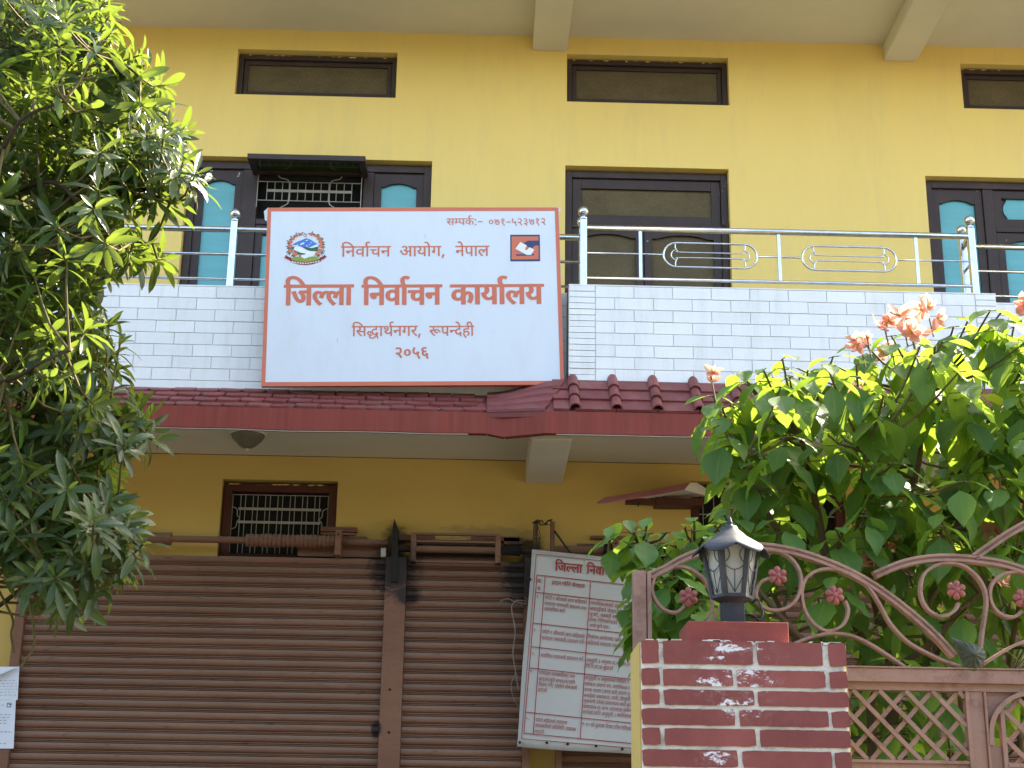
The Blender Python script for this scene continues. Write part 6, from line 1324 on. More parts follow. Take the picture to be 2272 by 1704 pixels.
bl_('जिल्ला', 1128, 520, 1283, 534, 46, 30, 3); bl_('निर्वाचन', 1303, 537, 1478, 553, 46, 30, 3); bl_('कार्यालय', 1500, 556, 1690, 574, 46, 30, 3)
bl_('क्र.', 1031, 611, 1058, 615, 20, 16); bl_('सं.', 1030, 655, 1052, 658, 18, 16); bl_('प्रदान गरिने सेवाहरू', 1111, 622, 1297, 644, 20, 16)
for s_, x_, y_ in (('१.', 1027, 702), ('२.', 1010, 888), ('३.', 1000, 1018), ('४.', 991, 1115), ('५.', 971, 1378)): bl_(s_, x_, y_, x_ + 15, y_ + 1, 14, 10)
T = 18
for s_, a_, b_, c_, d_ in (
    ('फोटो र औंलाको छाप सहितको', 1072, 706, 1305, 734), ('मतदाता नामावली संकलन तथा', 1070, 738, 1304, 768), ('अद्यावधिक कार्य', 1068, 768, 1185, 782),
    ('नागरिकताको प्रमाण पत्र,', 1323, 736, 1560, 764), ('बसाईंको देखाउने', 1322, 767, 1500, 788), ('पूर्जा, बसाईं सराई', 1319, 798, 1500, 818), ('तथा टेलिफोनको भुक्तानी', 1317, 828, 1560, 856), ('मध्ये कुनै एक।', 1320, 860, 1430, 873),
    ('फोटो र औंलाको छाप सहितको', 1058, 895, 1292, 923), ('मतदाता नामावली प्रकाशन गर्ने', 1055, 929, 1288, 955),
    ('निर्वाचन आयोगबाट प्राप्त फोटो', 1310, 922, 1540, 948), ('सहितको मतदाता नामावली', 1308, 955, 1512, 978),
    ('शंशोधित नामावली प्रकाशन गर्ने', 1050, 1026, 1285, 1050), ('अनुसूची ३ अनुसार स.ना.द.अ.ले', 1302, 1052, 1542, 1078), ('जि.नि.का.मा बुझाउने', 1300, 1084, 1450, 1100),
    ('मतदाता नामाबलीबाट नाम', 1042, 1122, 1240, 1145), ('हटाउने/त्रुटी सच्चाउने/दावि', 1040, 1156, 1240, 1178), ('विरोध गर्न/ दोहोरो नामाबली', 1037, 1186, 1252, 1208), ('हटाउने', 1034, 1216, 1085, 1222),
    ('अनुसूची ७ अनुसारको निवेदन र', 1295, 1150, 1538, 1174), ('सक्कल प्रमाण पत्र, नागरिकता र', 1293, 1184, 1543, 1208), ('फरक भएमा (जग्गा धनी प्रमाण पू', 1291, 1216, 1545, 1240), ('सराईंको प्रमाणपत्र, पानी, बिजुली', 1289, 1248, 1545, 1272),
    ('भुक्तानी गरेको प्रमाणपत्र मध्ये कुनै', 1287, 1278, 1555, 1304), ('प्रमाणपत्र वा अन्य आवश्यक प्रमाण', 1285, 1309, 1555, 1334), ('सार्नको लागि अनुसूची ८ बमोजिमको', 1283, 1340, 1560, 1366),
    ('फोटो सहितको मतदाता', 1022, 1384, 1197, 1401), ('नामाबलीको प्रतिलिपि उपलब्ध', 1018, 1414, 1245, 1438), ('गराउने', 1015, 1448, 1068, 1453), ('रु १० को हुलाक टिकट टाँस गरिएको', 1278, 1406, 1556, 1434)):
    bl_(s_, a_, b_, c_, d_, T, 3)
for x_, y_ in ((1082, 1520), (1198, 1527), (1355, 1538), (1500, 1555), (990, 615), (932, 1518)):
    p = c2(x_, y_, PO); MB().tube([p, p + Vector((0, -.003, 0))], .0085, 8).build('eyelet', M['dark'], banner)
MB().tube([bpt(0, 0, -.01), bpt(1, 0, -.01)], .012, 8).build('banner_rod', M['steel_bar'], banner)

# ------------------------------------------------------------------ paper notices on the left jamb
YN = YS - .052
def notice(px0, px1, py0, py1, label, lines_, logo=False, fold=False, skew=7):
    a, b, c, d = W(px0, py0, YN), W(px1, py0 - 1, YN), W(px1 - skew, py1 + 1, YN), W(px0, py1, YN)
    t = thing('paper_notice', (a + c) / 2, label, 'notice', 'paper notices pasted on the left jamb')
    outl = [a, b, c, d] if not fold else [lerp(a, b, .0), lerp(a, b, 1), c, d, lerp(a, d, .62), lerp(a, d, .62) + (b - a) * .28, lerp(a, d, .30) + (b - a) * .40, lerp(a, d, .30)]
    if fold: outl = [lerp(a, b, .48), b, c, d, lerp(d, a, .25), lerp(d, a, .25) + (b - a) * .35, lerp(a, d, .30) + (b - a) * .45]
    MB().prism(outl, (0, .0012, 0)).build('paper_sheet', M['paper'], t)
    if fold:
        q = [lerp(a, b, .50), lerp(a, b, .98) + Vector((0, -.02, -.004)), lerp(a, d, .28) + (b - a) * .62 + Vector((0, -.045, 0)), lerp(a, d, .36) + (b - a) * .10 + Vector((0, -.03, 0))]
        MB().prism(q, (0, .001, 0)).build('curled_flap', M['paper'], t)
    pr = MB()
    w_ = b - a; h_ = d - a
    for fy, f0, f1 in lines_:
        # every line is a row of short word-like marks
        x = f0
        while x < f1:
            l = random.uniform(.03, .10)
            p = a + w_ * x + h_ * fy + Vector((0, -.0012, 0)); q = a + w_ * min(x + l, f1) + h_ * fy + Vector((0, -.0012, 0))
            pr.quad(p, q, q + h_ * .006, p + h_ * .006)
            for k in range(int(l / .022)):
                u = p + w_ * (.022 * k + .004); pr.quad(u, u + w_ * .008, u + w_ * .008 + h_ * .022, u + h_ * .022)
            x += l + .025
    pr.build('print', M['ink'], t)
    if logo:
        p0 = a + w_ * .80 + h_ * .06 + Vector((0, -.0013, 0)); lg = MB()
        s_ = .013
        X0 = Vector((s_ * 2, 0, 0)); Z0 = Vector((0, 0, -s_ * 2))
        for (u0, u1, v0, v1) in ((0, 1, 0, .15), (0, 1, .85, 1), (0, .15, .15, .85), (.85, 1, .15, .85), (.4, .85, .3, .5)):
            lg.quad(p0 + X0 * u0 + Z0 * v0, p0 + X0 * u1 + Z0 * v0, p0 + X0 * u1 + Z0 * v1, p0 + X0 * u0 + Z0 * v1)
        lg.build('small_logo', M['navy'], t)
    return t
random.seed(21)
notice(-60, 43, 1480, 1552, 'torn white paper notice with curled corner, the upper of two on the left jamb', [(.42 + i * .09, .05 if i > 2 else .5, .92) for i in range(6)], False, True, 4)
notice(-60, 35, 1554, 1660, 'bluish white printed notice, the lower of two on the left jamb', [(.05, .1, .6), (.10, .1, .72), (.30, .2, .85), (.36, .1, .85), (.42, .3, .8), (.48, .1, .75), (.66, .6, .85), (.9, .1, .8)], True, False, 5)

# ------------------------------------------------------------------ gate pillar
YPF = 3.70
def c4b(x, y): return 1300 + x * .34, 1140 + y * .34
pxl, pxr = X(1423.5, 1560, YPF), X(1886, 1560, YPF)
pz = Z(1650, 1423.5, YPF)
pil = thing('gate_pillar', ((pxl + pxr) / 2, YPF + .11, 0), 'square gate pillar of dark red bricks with white mortar and a plain yellow side', 'pillar')
DP = .225
core = MB().box(pxl, pxr - .004, YPF + .004, YPF + DP, 0, pz - .001).build('mortar_core', M['mortar'], pil, bevel=.006)
MB().box(pxl - .0035, pxl - .0005, YPF + .010, YPF + DP + .001, 0, pz - .004).build('plaster_side', M['pillar_yellow'], pil)
MB().box(pxr - .0035, pxr - .0005, YPF + .010, YPF + DP + .001, 0, pz - .004).build('plaster_side', M['pillar_yellow'], pil)
random.seed(14)
def rough_brick(x0_, x1_, z0_, z1_):
    """brick with slightly ragged, hand laid edges"""
    pts = []
    def edge(ax, az, bx, bz):
        n = max(3, int(math.hypot(bx - ax, bz - az) / .012))
        for i in range(n):
            t = i / n
            x_, z_ = ax + (bx - ax) * t, az + (bz - az) * t
            k = noise.noise(Vector((x_ * 60, 3, z_ * 60))) * .0014
            pts.append(Vector((x_ + k, YPF, z_ + k)))
    r_ = .0025
    edge(x0_ + r_, z0_, x1_ - r_, z0_); edge(x1_, z0_ + r_, x1_, z1_ - r_); edge(x1_ - r_, z1_, x0_ + r_, z1_); edge(x0_, z1_ - r_, x0_, z0_ + r_)
    c = Vector(((x0_ + x1_) / 2, 0, (z0_ + z1_) / 2))
    b = MB(); b.prism([p - c for p in pts], (0, .010, 0))
    return b.build('brick', M['brick'], core, loc=c, bevel=.0016)
px2 = lambda cx: X(1300 + cx * .34, 1560, YPF)
rows = [(828, 985, [(480, 510), (1100, 1130), (1560, 1600)]), (1018, 1128, [(485, 508), (965, 990), (1570, 1600)]), (1153, 1253, [(483, 510), (1100, 1125)]),
        (1279, 1385, [(970, 1000), (1580, 1602)]), (1405, 1518, [(485, 512), (1103, 1130)]), (1545, 1658, [(980, 1012), (1590, 1610)])]
def zrow(cy): return Z(1650, 1140 + cy * .34, YPF)
for i in range(26):
    t, b_, js = rows[i % 6] if i < 6 else rows[(i % 2) + 4]
    if i < 6: zt_, zb__ = zrow(t + (6 if i == 0 else 0)), zrow(b_)
    else: zt_ = zlast - .0105; zb__ = zt_ - .0415
    zlast = zb__
    if zb__ < 0.02: break
    xs_ = [pxl + .001] + [v for j in js for v in (px2(j[0]), px2(j[1]))] + [pxr - .003]
    for k in range(0, len(xs_), 2): rough_brick(xs_[k], xs_[k + 1], zb__, zt_)
cz = Z(1640, 1379, 3.73)
MB().box(X(1527, 1400, 3.73), X(1750, 1400, 3.73), 3.73, 3.90, pz - .004, cz).build('pillar_cap', M['capred'], pil, bevel=.003)
b = MB(); random.seed(2)
for k in range(16):
    xx = pxl + (pxr - pxl) * .92 * random.random(); b.box(xx, xx + random.uniform(.01, .03), YPF + .001, YPF + .02, pz - .004, pz + random.uniform(.001, .004))
b.build('mortar_crumbs', M['mortar'], pil)

# ------------------------------------------------------------------ lantern on the pillar
YLM = 3.82
lc = Vector((X(1625, 1360, YLM), YLM, 0))
u_ = (X(1725, 1300, YLM) - X(1625, 1300, YLM)) / 100           # metres per photo pixel at the lantern
def zl_(py): return Z(1625, py, YLM)
lan = thing('lantern', (lc.x, lc.y, cz), 'dark grey six sided garden lantern with frosted panes on top of the brick pillar', 'lantern')
MB().box(lc.x - 24 * u_, lc.x + 24 * u_, YLM - .026, YLM + .026, cz + .0005, zl_(1340)).build('lantern_post', M['lamp'], lan, bevel=.002)
MB().box(lc.x - 40 * u_, lc.x - 24.5 * u_, YLM - .012, YLM + .012, cz + .0005, cz + .014).box(lc.x + 24.5 * u_, lc.x + 39 * u_, YLM - .012, YLM + .012, cz + .0005, cz + .014).build('rusty_foot', M['bark'], lan)
zb0, zt0 = zl_(1328), zl_(1224)
R0, R1 = 46 * u_, 66 * u_
MB().lathe((lc.x, lc.y, 0), [(25 * u_, zl_(1342)), (29 * u_, zl_(1338)), (R0 * .98, zl_(1331)), (R0 * 1.04, zb0 - .002), (R0 * 1.04, zb0 + .006), (R0 * .9, zb0 + .007)], 6).build('lantern_base', M['lamp'], lan)
def hexv(k, t, inset=0):
    r = R0 + (R1 - R0) * t - inset; a = math.pi / 3 * k
    return Vector((lc.x + r * math.cos(a), lc.y + r * math.sin(a), zb0 + .006 + (zt0 - zb0) * t))
for k in range(6):
    p, q, r_, s_ = hexv(k, .0, .005), hexv(k + 1, .0, .005), hexv(k + 1, 1, .005), hexv(k, 1, .005)
    c = (p + q + r_ + s_) / 4; nn = Vector((c.x - lc.x, c.y - lc.y, 0)).normalized()
    MB().prism([p, q, r_, s_], tuple(-nn * .002)).build('glass_pane', M['lampglass'], lan)
    rb = MB(); A_, B_ = hexv(k, 0), hexv(k, 1)
    an = math.pi / 3 * k; tg = Vector((-math.sin(an), math.cos(an), 0)) * .0072; ou = Vector((math.cos(an), math.sin(an), 0)) * .002
    for sg in (1, -1):
        an2 = an + sg * math.pi / 6 + (math.pi / 2) * sg
        tv = (hexv(k + sg, 0) - hexv(k, 0)).normalized() * .0095
        rb.prism([A_ + ou, A_ + ou + tv, B_ + ou + tv * 1.15, B_ + ou], tuple(-ou * 1.5))
    rb.build('lantern_rib', M['lamp'], lan)
    # wire pattern on each pane: half circles above, one arc, straight bars below
    def fp(u, v): 
        a_ = hexv(k, v); b2 = hexv(k + 1, v); return a_ + (b2 - a_) * u + nn * .001
    wr_ = MB(); wd = .0013
    for ctr, a0_, a1_ in ((.05, -90, 90), (.95, 90, 270)):
        wr_.tube([fp(ctr + math.cos(R(a0_ + (a1_ - a0_) * i / 10)) * .27, .80 + math.sin(R(a0_ + (a1_ - a0_) * i / 10)) * .17) for i in range(11)], wd, 5)
    wr_.tube([fp(.08 + .84 * i / 10, .60 - .12 * math.sin(math.pi * i / 10)) for i in range(11)], wd, 5)
    wr_.tube([fp(.5, .48), fp(.5, .02)], wd, 5); wr_.tube([fp(.12, .38), fp(.5, .02)], wd, 5); wr_.tube([fp(.88, .38), fp(.5, .02)], wd, 5)
    wr_.build('pane_wire', M['lamp'], lan)
prof = [(87, 1237), (80, 1226), (68, 1215), (54, 1204), (40, 1194), (29, 1184), (20, 1177), (17, 1172), (15, 1168), (6.5, 1166), (6, 1162), (7, 1160), (5, 1157), (4.5, 1153), (2.5, 1149), (.4, 1144)]
def wob(i, an):
    s = max(0, 1 - i / 5.0)
    c_ = abs(math.cos(3 * (an)))            # 1 at the six corners
    return (-(1 - c_) * .012 * s + 0, (1 - c_) * .020 * (s ** 1.5))
rf = MB(); rf.lathe((lc.x, lc.y, 0), [(r_ * u_, zl_(y_)) for r_, y_ in prof], 72, wob=wob)
o = rf.build('lantern_roof', M['lamp'], lan, smooth=True); so = o.modifiers.new('t', 'SOLIDIFY'); so.thickness = .002; so.offset = -1
cbk = MB(); cbk.tube(smooth_path([W(1650, 1362, 3.86), W(1670, 1366, 3.86), W(1684, 1376, 3.86), W(1694, 1362, 3.87), W(1688, 1345, 3.9), W(1680, 1330, 3.93), W(1668, 1338, 3.95)], 5), .0032, 6)
o = cbk.build('loose_wire', M['cable_black']); o['label'] = 'short black and white wire curling from the lantern foot to the iron gate'; o['category'] = 'wire'

# ------------------------------------------------------------------ iron gate
YGT = 3.98
def g4(x, y, d=0): return W(1300 + x * .34, 1140 + y * .34, YGT - d)
def g5(x, y, d=0): p = W(1672 + x * .3617, 1104 + y * .3617, YGT); return Vector((p.x, YGT - d, p.z))
def n_(x, y, d=0): p = W(x, y, YGT); return Vector((p.x, YGT - d, p.z))
gate = thing('iron_gate', (n_(1900, 1500).x, YGT, 0), 'dusty pink iron gate with scrolls, iron flowers and diamond lattice right of the pillar', 'gate')
pL, pR = n_(1404, 1350).x, n_(1444, 1350).x
MB().box(pL, pR - .014, YGT - .02, YGT + .02, 0, n_(1420, 1269).z).box(pR - .011, pR, YGT - .02, YGT + .02, 0, n_(1440, 1271).z).box(pR - .014, pR - .011, YGT - .012, YGT + .018, 0, n_(1440, 1275).z).build('gate_post', M['gate'], gate, bevel=.002)
def bar(pts, hw=.0038, hd=.012, name='scroll_bar', n=6):
    return MB().tube(smooth_path(pts, n), 0, flat=(hw, hd)).build(name, M['gate'], gate, bevel=.0012)
def dbl(pts, gap=.0065, **k):
    P = smooth_path(pts, 6); A_, B_, C_ = [], [], []
    for i, p in enumerate(P):
        t = (P[min(i + 1, len(P) - 1)] - P[max(i - 1, 0)]).normalized(); nn = Vector((-t.z, 0, t.x))
        A_.append(p + nn * gap); B_.append(p - nn * gap); C_.append(p)
    MB().tube(A_, 0, flat=(.0036, .014)).build('arch_bar', M['gate'], gate, bevel=.001)
    MB().tube(B_, 0, flat=(.0036, .014)).build('arch_bar', M['gate'], gate, bevel=.001)
    MB().tube(C_, 0, flat=(.0032, .009)).build('arch_filler', M['gate'], gate)
dbl([n_(1442, 1278), n_(1460, 1270), n_(1477, 1262), n_(1504, 1246), n_(1538, 1231), n_(1590, 1217), n_(1640, 1212), n_(1688, 1214), n_(1725, 1218), n_(1776, 1229), n_(1827, 1246), n_(1878, 1268), n_(1925, 1293), n_(1979, 1330), n_(2034, 1374), n_(2075, 1412), n_(2116, 1456)])
dbl([g5(740, 478), g5(820, 442), g5(900, 412), g5(1000, 388), g5(1100, 376), g5(1200, 374), g5(1300, 378), g5(1400, 390), g5(1500, 405), g5(1600, 432), g5(1700, 470), g5(1850, 540), g5(2000, 640)])
dbl([g5(1350, 368), g5(1440, 305), g5(1550, 230), g5(1659, 168), g5(1800, 95)])
bar([g4(640, 605), g4(600, 640), g4(560, 645), g4(500, 620), g4(450, 560), g4(432, 500), g4(440, 440), g4(470, 395), g4(530, 358), g4(600, 347), g4(670, 360), g4(735, 400), g4(785, 455), g4(815, 520), g4(825, 590), g4(812, 650), g4(780, 700)])
bar([g4(880, 600), g4(850, 650), g4(825, 690), g4(800, 715)])
bar([g4(1190, 425), g4(1145, 445), g4(1115, 495), g4(1112, 550), g4(1140, 600), g4(1200, 628), g4(1270, 628), g4(1340, 595), g4(1385, 535), g4(1403, 460), g4(1395, 385), g4(1360, 320), g4(1300, 268), g4(1230, 245), g4(1160, 243)])
bar([g4(1688, 570), g4(1708, 620), g4(1700, 680), g4(1670, 730), g4(1610, 762), g4(1550, 762), g4(1480, 715), g4(1430, 640), g4(1410, 560), g4(1410, 490), g4(1435, 425), g4(1490, 380), g4(1560, 362), g4(1640, 365), g4(1710, 385), g5(640, 490), g5(710, 560), g5(770, 655), g5(840, 780), g5(940, 885), g5(1070, 960), g5(1180, 1010), g5(1265, 1042)])
bar([g5(230, 905), g5(320, 868), g5(400, 845), g5(480, 835), g5(580, 845), g5(680, 883), g5(780, 943), g5(870, 1003), g5(940, 1052)])
bar([g5(1255, 650), g5(1235, 690), g5(1190, 722), g5(1130, 728), g5(1070, 695), g5(1030, 625), g5(1022, 545), g5(1045, 470), g5(1110, 420), g5(1190, 404), g5(1275, 418), g5(1345, 465), g5(1400, 535), g5(1425, 620), g5(1418, 720), g5(1402, 820), g5(1390, 925)])
bar([g5(1640, 700), g5(1600, 733), g5(1540, 730), g5(1480, 690), g5(1448, 620), g5(1455, 545), g5(1505, 485), g5(1575, 460), g5(1659, 462), g5(1740, 500), g5(1800, 570), g5(1850, 700)])
bar([g5(1400, 1027), g5(1500, 962), g5(1580, 917), g5(1659, 885), g5(1760, 860)])
# six petalled iron flowers
fm = MB(); RF = .0265; KR, KA = 7, 60
fm.v.append((0, -.014, 0))
for i in range(1, KR + 1):
    for j in range(KA):
        a = 2 * math.pi * j / KA; pet = abs(math.cos(3 * a)) ** .55
        rr = i / KR; r_ = RF * rr * (.62 + .38 * pet) if rr > .35 else RF * rr
        h_ = .012 * math.exp(-(rr / .22) ** 2) + (.007 * pet * math.sin(math.pi * min(1, max(0, (rr - .2) / .8))) if rr > .2 else 0) + .003
        if i == KR: h_ = 0
        fm.v.append((r_ * math.cos(a), -h_, r_ * math.sin(a)))
for j in range(KA): fm.f.append((0, 1 + (j + 1) % KA, 1 + j))
for i in range(KR - 1):
    for j in range(KA):
        j2 = (j + 1) % KA; a = 1 + i * KA; b = a + KA
        fm.f.append((a + j, a + j2, b + j2, b + j))
fmm = fm.mesh('iron_flower', M['flower_iron'], True)
for i, p in enumerate((g4(665, 548), g4(1245, 412), g4(1615, 537), g5(1234, 573), g5(1640, 625), g5(2100, 700))):
    inst(fmm, 'iron_flower', gate, Vector((p.x, YGT - .014, p.z)), (0, R((90, 88, 80, 95, 70, 60)[i]), 0))
# beaten leaf ornament
lp = [(1197, 872), (1225, 878), (1262, 893), (1300, 900), (1345, 912), (1385, 935), (1405, 965), (1400, 1000), (1375, 1040), (1345, 1066), (1310, 1062), (1285, 1050), (1262, 1010), (1245, 965), (1220, 920)]
lb = MB(); cc = g5(1320, 975, .045); rimp = smooth_path([g5(x, y, .020) for x, y in lp], 3, True)
rng = random.Random(3)
ring_ = [rimp]
for t in (.33, .66):
    ring_.append([p + (cc - p) * t + Vector((rng.uniform(-.001, .001), -.004 * math.sin(i * 1.9) * (1 - t), 0)) for i, p in enumerate(rimp)])
lb.v = [tuple(p) for r_ in ring_ for p in r_] + [tuple(cc)]
m_ = len(rimp)
for a in range(2):
    for i in range(m_):
        j = (i + 1) % m_; lb.f.append((a * m_ + i, a * m_ + j, (a + 1) * m_ + j, (a + 1) * m_ + i))
for i in range(m_): lb.f.append((2 * m_ + i, 2 * m_ + (i + 1) % m_, 3 * m_))
o = lb.build('leaf_ornament', M['leaf_iron'], gate); so = o.modifiers.new('t', 'SOLIDIFY'); so.thickness = .003
# top rail, stiles, lattice
zr1, zr0 = g5(1000, 1046).z, g5(1000, 1140).z
xg0, xg1 = pR, g5(2500, 1100).x
MB().box(xg0, xg1, YGT - .022, YGT + .022, zr0, zr1 - .004).build('top_rail', M['gate'], gate, bevel=.002)
MB().box(xg0, xg1, YGT - .026, YGT + .026, zr1 - .0038, zr1).build('rail_capping', M['gate'], gate)
MB().box(xg0, xg1, YGT - .008, YGT + .030, zr0 - .019, zr0 - .0005).build('inner_rail', M['gate'], gate)
zlo = g5(1000, 1612).z
MB().box(xg0, g5(1310, 1400).x, YGT - .010, YGT + .016, zlo - .008, zlo).build('lattice_rail', M['gate'], gate)
MB().box(xg0, g5(1310, 1400).x, YGT - .004, YGT + .012, zlo - .055, zlo - .0085).build('lower_board', M['gate'], gate)
xs1, xs2, xs3, xs4 = g5(1303, 1400).x, g5(1325, 1400).x, g5(1418, 1400).x, g5(1432, 1400).x
zb_g = .35
MB().box(xs1, xs2, YGT - .014, YGT + .014, zb_g, zr0 - .02).build('stile', M['gate'], gate, bevel=.001)
MB().box(xs2 + .001, xs3 - .001, YGT - .006, YGT + .020, zb_g, zr0 - .02).build('stile', M['gate'], gate, bevel=.001)
MB().box(xs3, xs4, YGT - .014, YGT + .014, zb_g, zr0 - .02).build('stile', M['gate'], gate, bevel=.001)
xs5 = g5(1540, 1400).x
ap = [g5(1453, 1520), g5(1450, 1440), g5(1460, 1370), g5(1490, 1310), g5(1540, 1255), g5(1600, 1220), g5(1659, 1203), g5(1760, 1195)]
P = smooth_path(ap, 5)
MB().tube(P, 0, flat=(.006, .016)).build('arched_bar', M['gate'], gate)
# board filling the corner outside the arched bar
cpan = MB(); poly = [Vector((p.x, YGT + .004, p.z)) for p in P[:-4]] + [Vector((P[-5].x, YGT + .004, zr0 - .02)), Vector((xs4 + .001, YGT + .004, zr0 - .02)), Vector((xs4 + .001, YGT + .004, P[0].z))]
cpan.prism(poly, (0, .006, 0)); cpan.build('corner_board', M['gate'], gate)
MB().box(xs4 + .001, xs5 - .012, YGT + .003, YGT + .010, zb_g, g5(1450, 1520).z).build('side_board', M['gate'], gate)
MB().box(xs5 - .011, xs5, YGT - .008, YGT + .014, zb_g, g5(1500, 1290).z).build('stile', M['gate'], gate)
MB().box(xs5, xg1, YGT - .010, YGT + .016, zlo - .014, zlo - .004).build('lattice_rail', M['gate'], gate)
MB().box(xs5, xg1, YGT - .004, YGT + .012, zlo - .055, zlo - .0145).build('lower_board', M['gate'], gate)
def lattice(x0_, x1_, z0_, z1_, ox, lim=None):
    st = (g5(930, 1190).x - g5(768, 1190).x); cnt = 0
    for sg, yy in ((1, YGT - .004), (-1, YGT + .004)):
        k = -12
        while k < 14:
            # line x = xc + sg*(z1-z)*.95
            xa_ = ox + k * st; k += 1
            sl_ = .95 * sg
            pts = []
            t0, t1 = 0.0, z1_ - z0_
            # clip to x range
            for lim_ in (x0_, x1_):
                tt = (lim_ - xa_) / sl_
                if sl_ > 0:
                    if lim_ == x0_: t0 = max(t0, tt)
                    else: t1 = min(t1, tt)
                else:
                    if lim_ == x0_: t1 = min(t1, tt)
                    else: t0 = max(t0, tt)
            if t1 - t0 < .01: continue
            a = Vector((xa_ + sl_ * t0, yy, z1_ - t0)); b = Vector((xa_ + sl_ * t1, yy, z1_ - t1))
            MB().tube([a, b], 0, flat=(.0055, .0035)).build('lattice_bar', M['gate'], gate)
lattice(xg0, xs1, zlo, zr0 - .02, g5(768, 1190).x)
lattice(xs5, xg1, zlo - .004, g5(1600, 1240).z, g5(1620, 1190).x)
MB().box(xg0, xg1, YGT - .015, YGT + .015, .30, .349).build('bottom_rail', M['gate'], gate)

# ------------------------------------------------------------------ leaves
def leaf_data(kind, seed):
    rg = random.Random(seed)
    V, F, UV = [], [], []
    if kind == 'narrow':
        n, half = 7, .112 * rg.uniform(.9, 1.2); droop = rg.uniform(.05, .40); fold = rg.uniform(.15, .5)
        prof = lambda t: (math.sin(math.pi * min(1, t * .95 + .02) ** 1.25) ** .8) * (1 if t < .93 else .75)
        cols = (-1, 0, 1)
    elif kind == 'broad':
        n, half = 9, .27 * rg.uniform(.9, 1.12); droop = rg.uniform(.05, .35); fold = rg.uniform(.05, .35)
        prof = lambda t: (max(0, math.sin(math.pi * t ** .95)) ** 1.08) * (1 - .25 * max(0, t - .8) / .2)
        cols = (-1, -.5, 0, .5, 1)
    else:
        n, half = 5, .36; droop = -.25; fold = .3
        prof = lambda t: math.sin(math.pi * t ** .8) ** .7
        cols = (-1, -.5, 0, .5, 1)
    tw = rg.uniform(-.3, .3); cur = rg.uniform(-.08, .08); wav = rg.uniform(0, .03) if kind == 'broad' else rg.uniform(0, .012)
    for i in range(n + 1):
        t = i / n; w = half * prof(t) if 0 < i < n else .004
        yc, zc_ = t - droop * .25 * t * t, -droop * t * t
        for c in cols:
            x = c * w; z = abs(c) * w * fold * (1 if kind != 'sepal' else .6) + wav * math.sin(t * 17 + c * 2) * abs(c)
            a = tw * t
            V.append((x * math.cos(a) + cur * t * t, yc, zc_ + z + x * math.sin(a)))
            UV.append((.5 + c * .5, t))
    k = len(cols)
    for i in range(n):
        for j in range(k - 1): F.append((i * k + j, i * k + j + 1, (i + 1) * k + j + 1, (i + 1) * k + j))
    return V, F, UV
def leaf_mesh_obj(name, V, F, UV, rnd, mat):
    m = bpy.data.meshes.new(name); m.from_pydata(V, [], F); m.materials.append(mat)
    ul = m.uv_layers.new(name='UVMap')
    li = [0] * len(m.loops); m.loops.foreach_get('vertex_index', li)
    flat_ = []
    for i in li: flat_ += UV[i]
    ul.data.foreach_set('uv', flat_)
    at = m.attributes.new('rnd', 'FLOAT', 'POINT')
    at.data.foreach_set('value', rnd if isinstance(rnd, list) else [rnd] * len(V))
    m.shade_smooth(); m.update()
    return m
def frame(dirv, nrm):
    d = dirv.normalized(); n = (nrm - d * nrm.dot(d))
    if n.length < 1e-4: n = Vector((0, -1, 0)) - d * (-d.y)
    n.normalize(); s = d.cross(n)
    return Matrix((s, d, n)).transposed()
def plant_leaves(root, leaves, kind, mat, seed, nvar=10, singles=300, part='leaf', mass='foliage_mass'):
    """leaves = [(position, direction, normal, length)]; the largest in view become parts, the rest one mass"""
    rg = random.Random(seed)
    data = [leaf_data(kind, seed * 100 + i) for i in range(nvar)]
    rn = [rg.random() for _ in range(nvar)]
    def seen(p):
        q = p - EYE; z = q.dot(fw); px = 1136 + FPX * q.dot(rt) / z; py = 852 - FPX * q.dot(up) / z
        return 0 < px < 2272 and 0 < py < 1704
    order = sorted(range(len(leaves)), key=lambda i: -(leaves[i][3] / leaves[i][0].y * (1 if seen(leaves[i][0]) else .01)) + (leaves[i][0].y * .004))
    ms = [leaf_mesh_obj(part, *data[i], rn[i], mat) for i in range(nvar)]
    for i in order[:singles]:
        p, d, n, l = leaves[i]
        o = inst(ms[rg.randrange(nvar)], part, root, p)
        o.rotation_euler = frame(d, n).to_euler(); o.scale = (l, l, l)
    V, F, UV, RN = [], [], [], []
    for i in order[singles:]:
        p, d, n, l = leaves[i]; v, f, uv = data[rg.randrange(nvar)]
        mt = frame(d, n); b = len(V); r_ = rg.random()
        for q in v: w = mt @ (Vector(q) * l) + p; V.append((w.x, w.y, w.z))
        F += [tuple(b + j for j in t) for t in f]; UV += uv; RN += [r_] * len(v)
    if V:
        m = leaf_mesh_obj(mass, V, F, UV, RN, mat); o = bpy.data.objects.new(mass, m); col.objects.link(o); put(o, root); o['kind'] = 'stuff'
def in_poly(x, y, P):
    r = False
    for i in range(len(P)):
        a, b = P[i - 1], P[i]
        if (a[1] > y) != (b[1] > y) and x < (b[0] - a[0]) * (y - a[1]) / (b[1] - a[1]) + a[0]: r = not r
    return r
def limbs(root, defs, name, mat):
    pts = []
    for path, ra, rb in defs:
        P = smooth_path(path, 6); n = len(P)
        rs = [ra + (rb - ra) * (i / (n - 1)) for i in range(n)]
        P = [p + Vector((noise.noise(p * 6), noise.noise(p * 6 + Vector((9, 0, 0))), noise.noise(p * 6 + Vector((0, 9, 0))))) * .012 for p in P]
        MB().tube(P, rs, 8).build(name, mat, root, smooth=True)
        pts += [(p, r) for p, r in zip(P, rs)]
    return pts
V2N = 1.0271
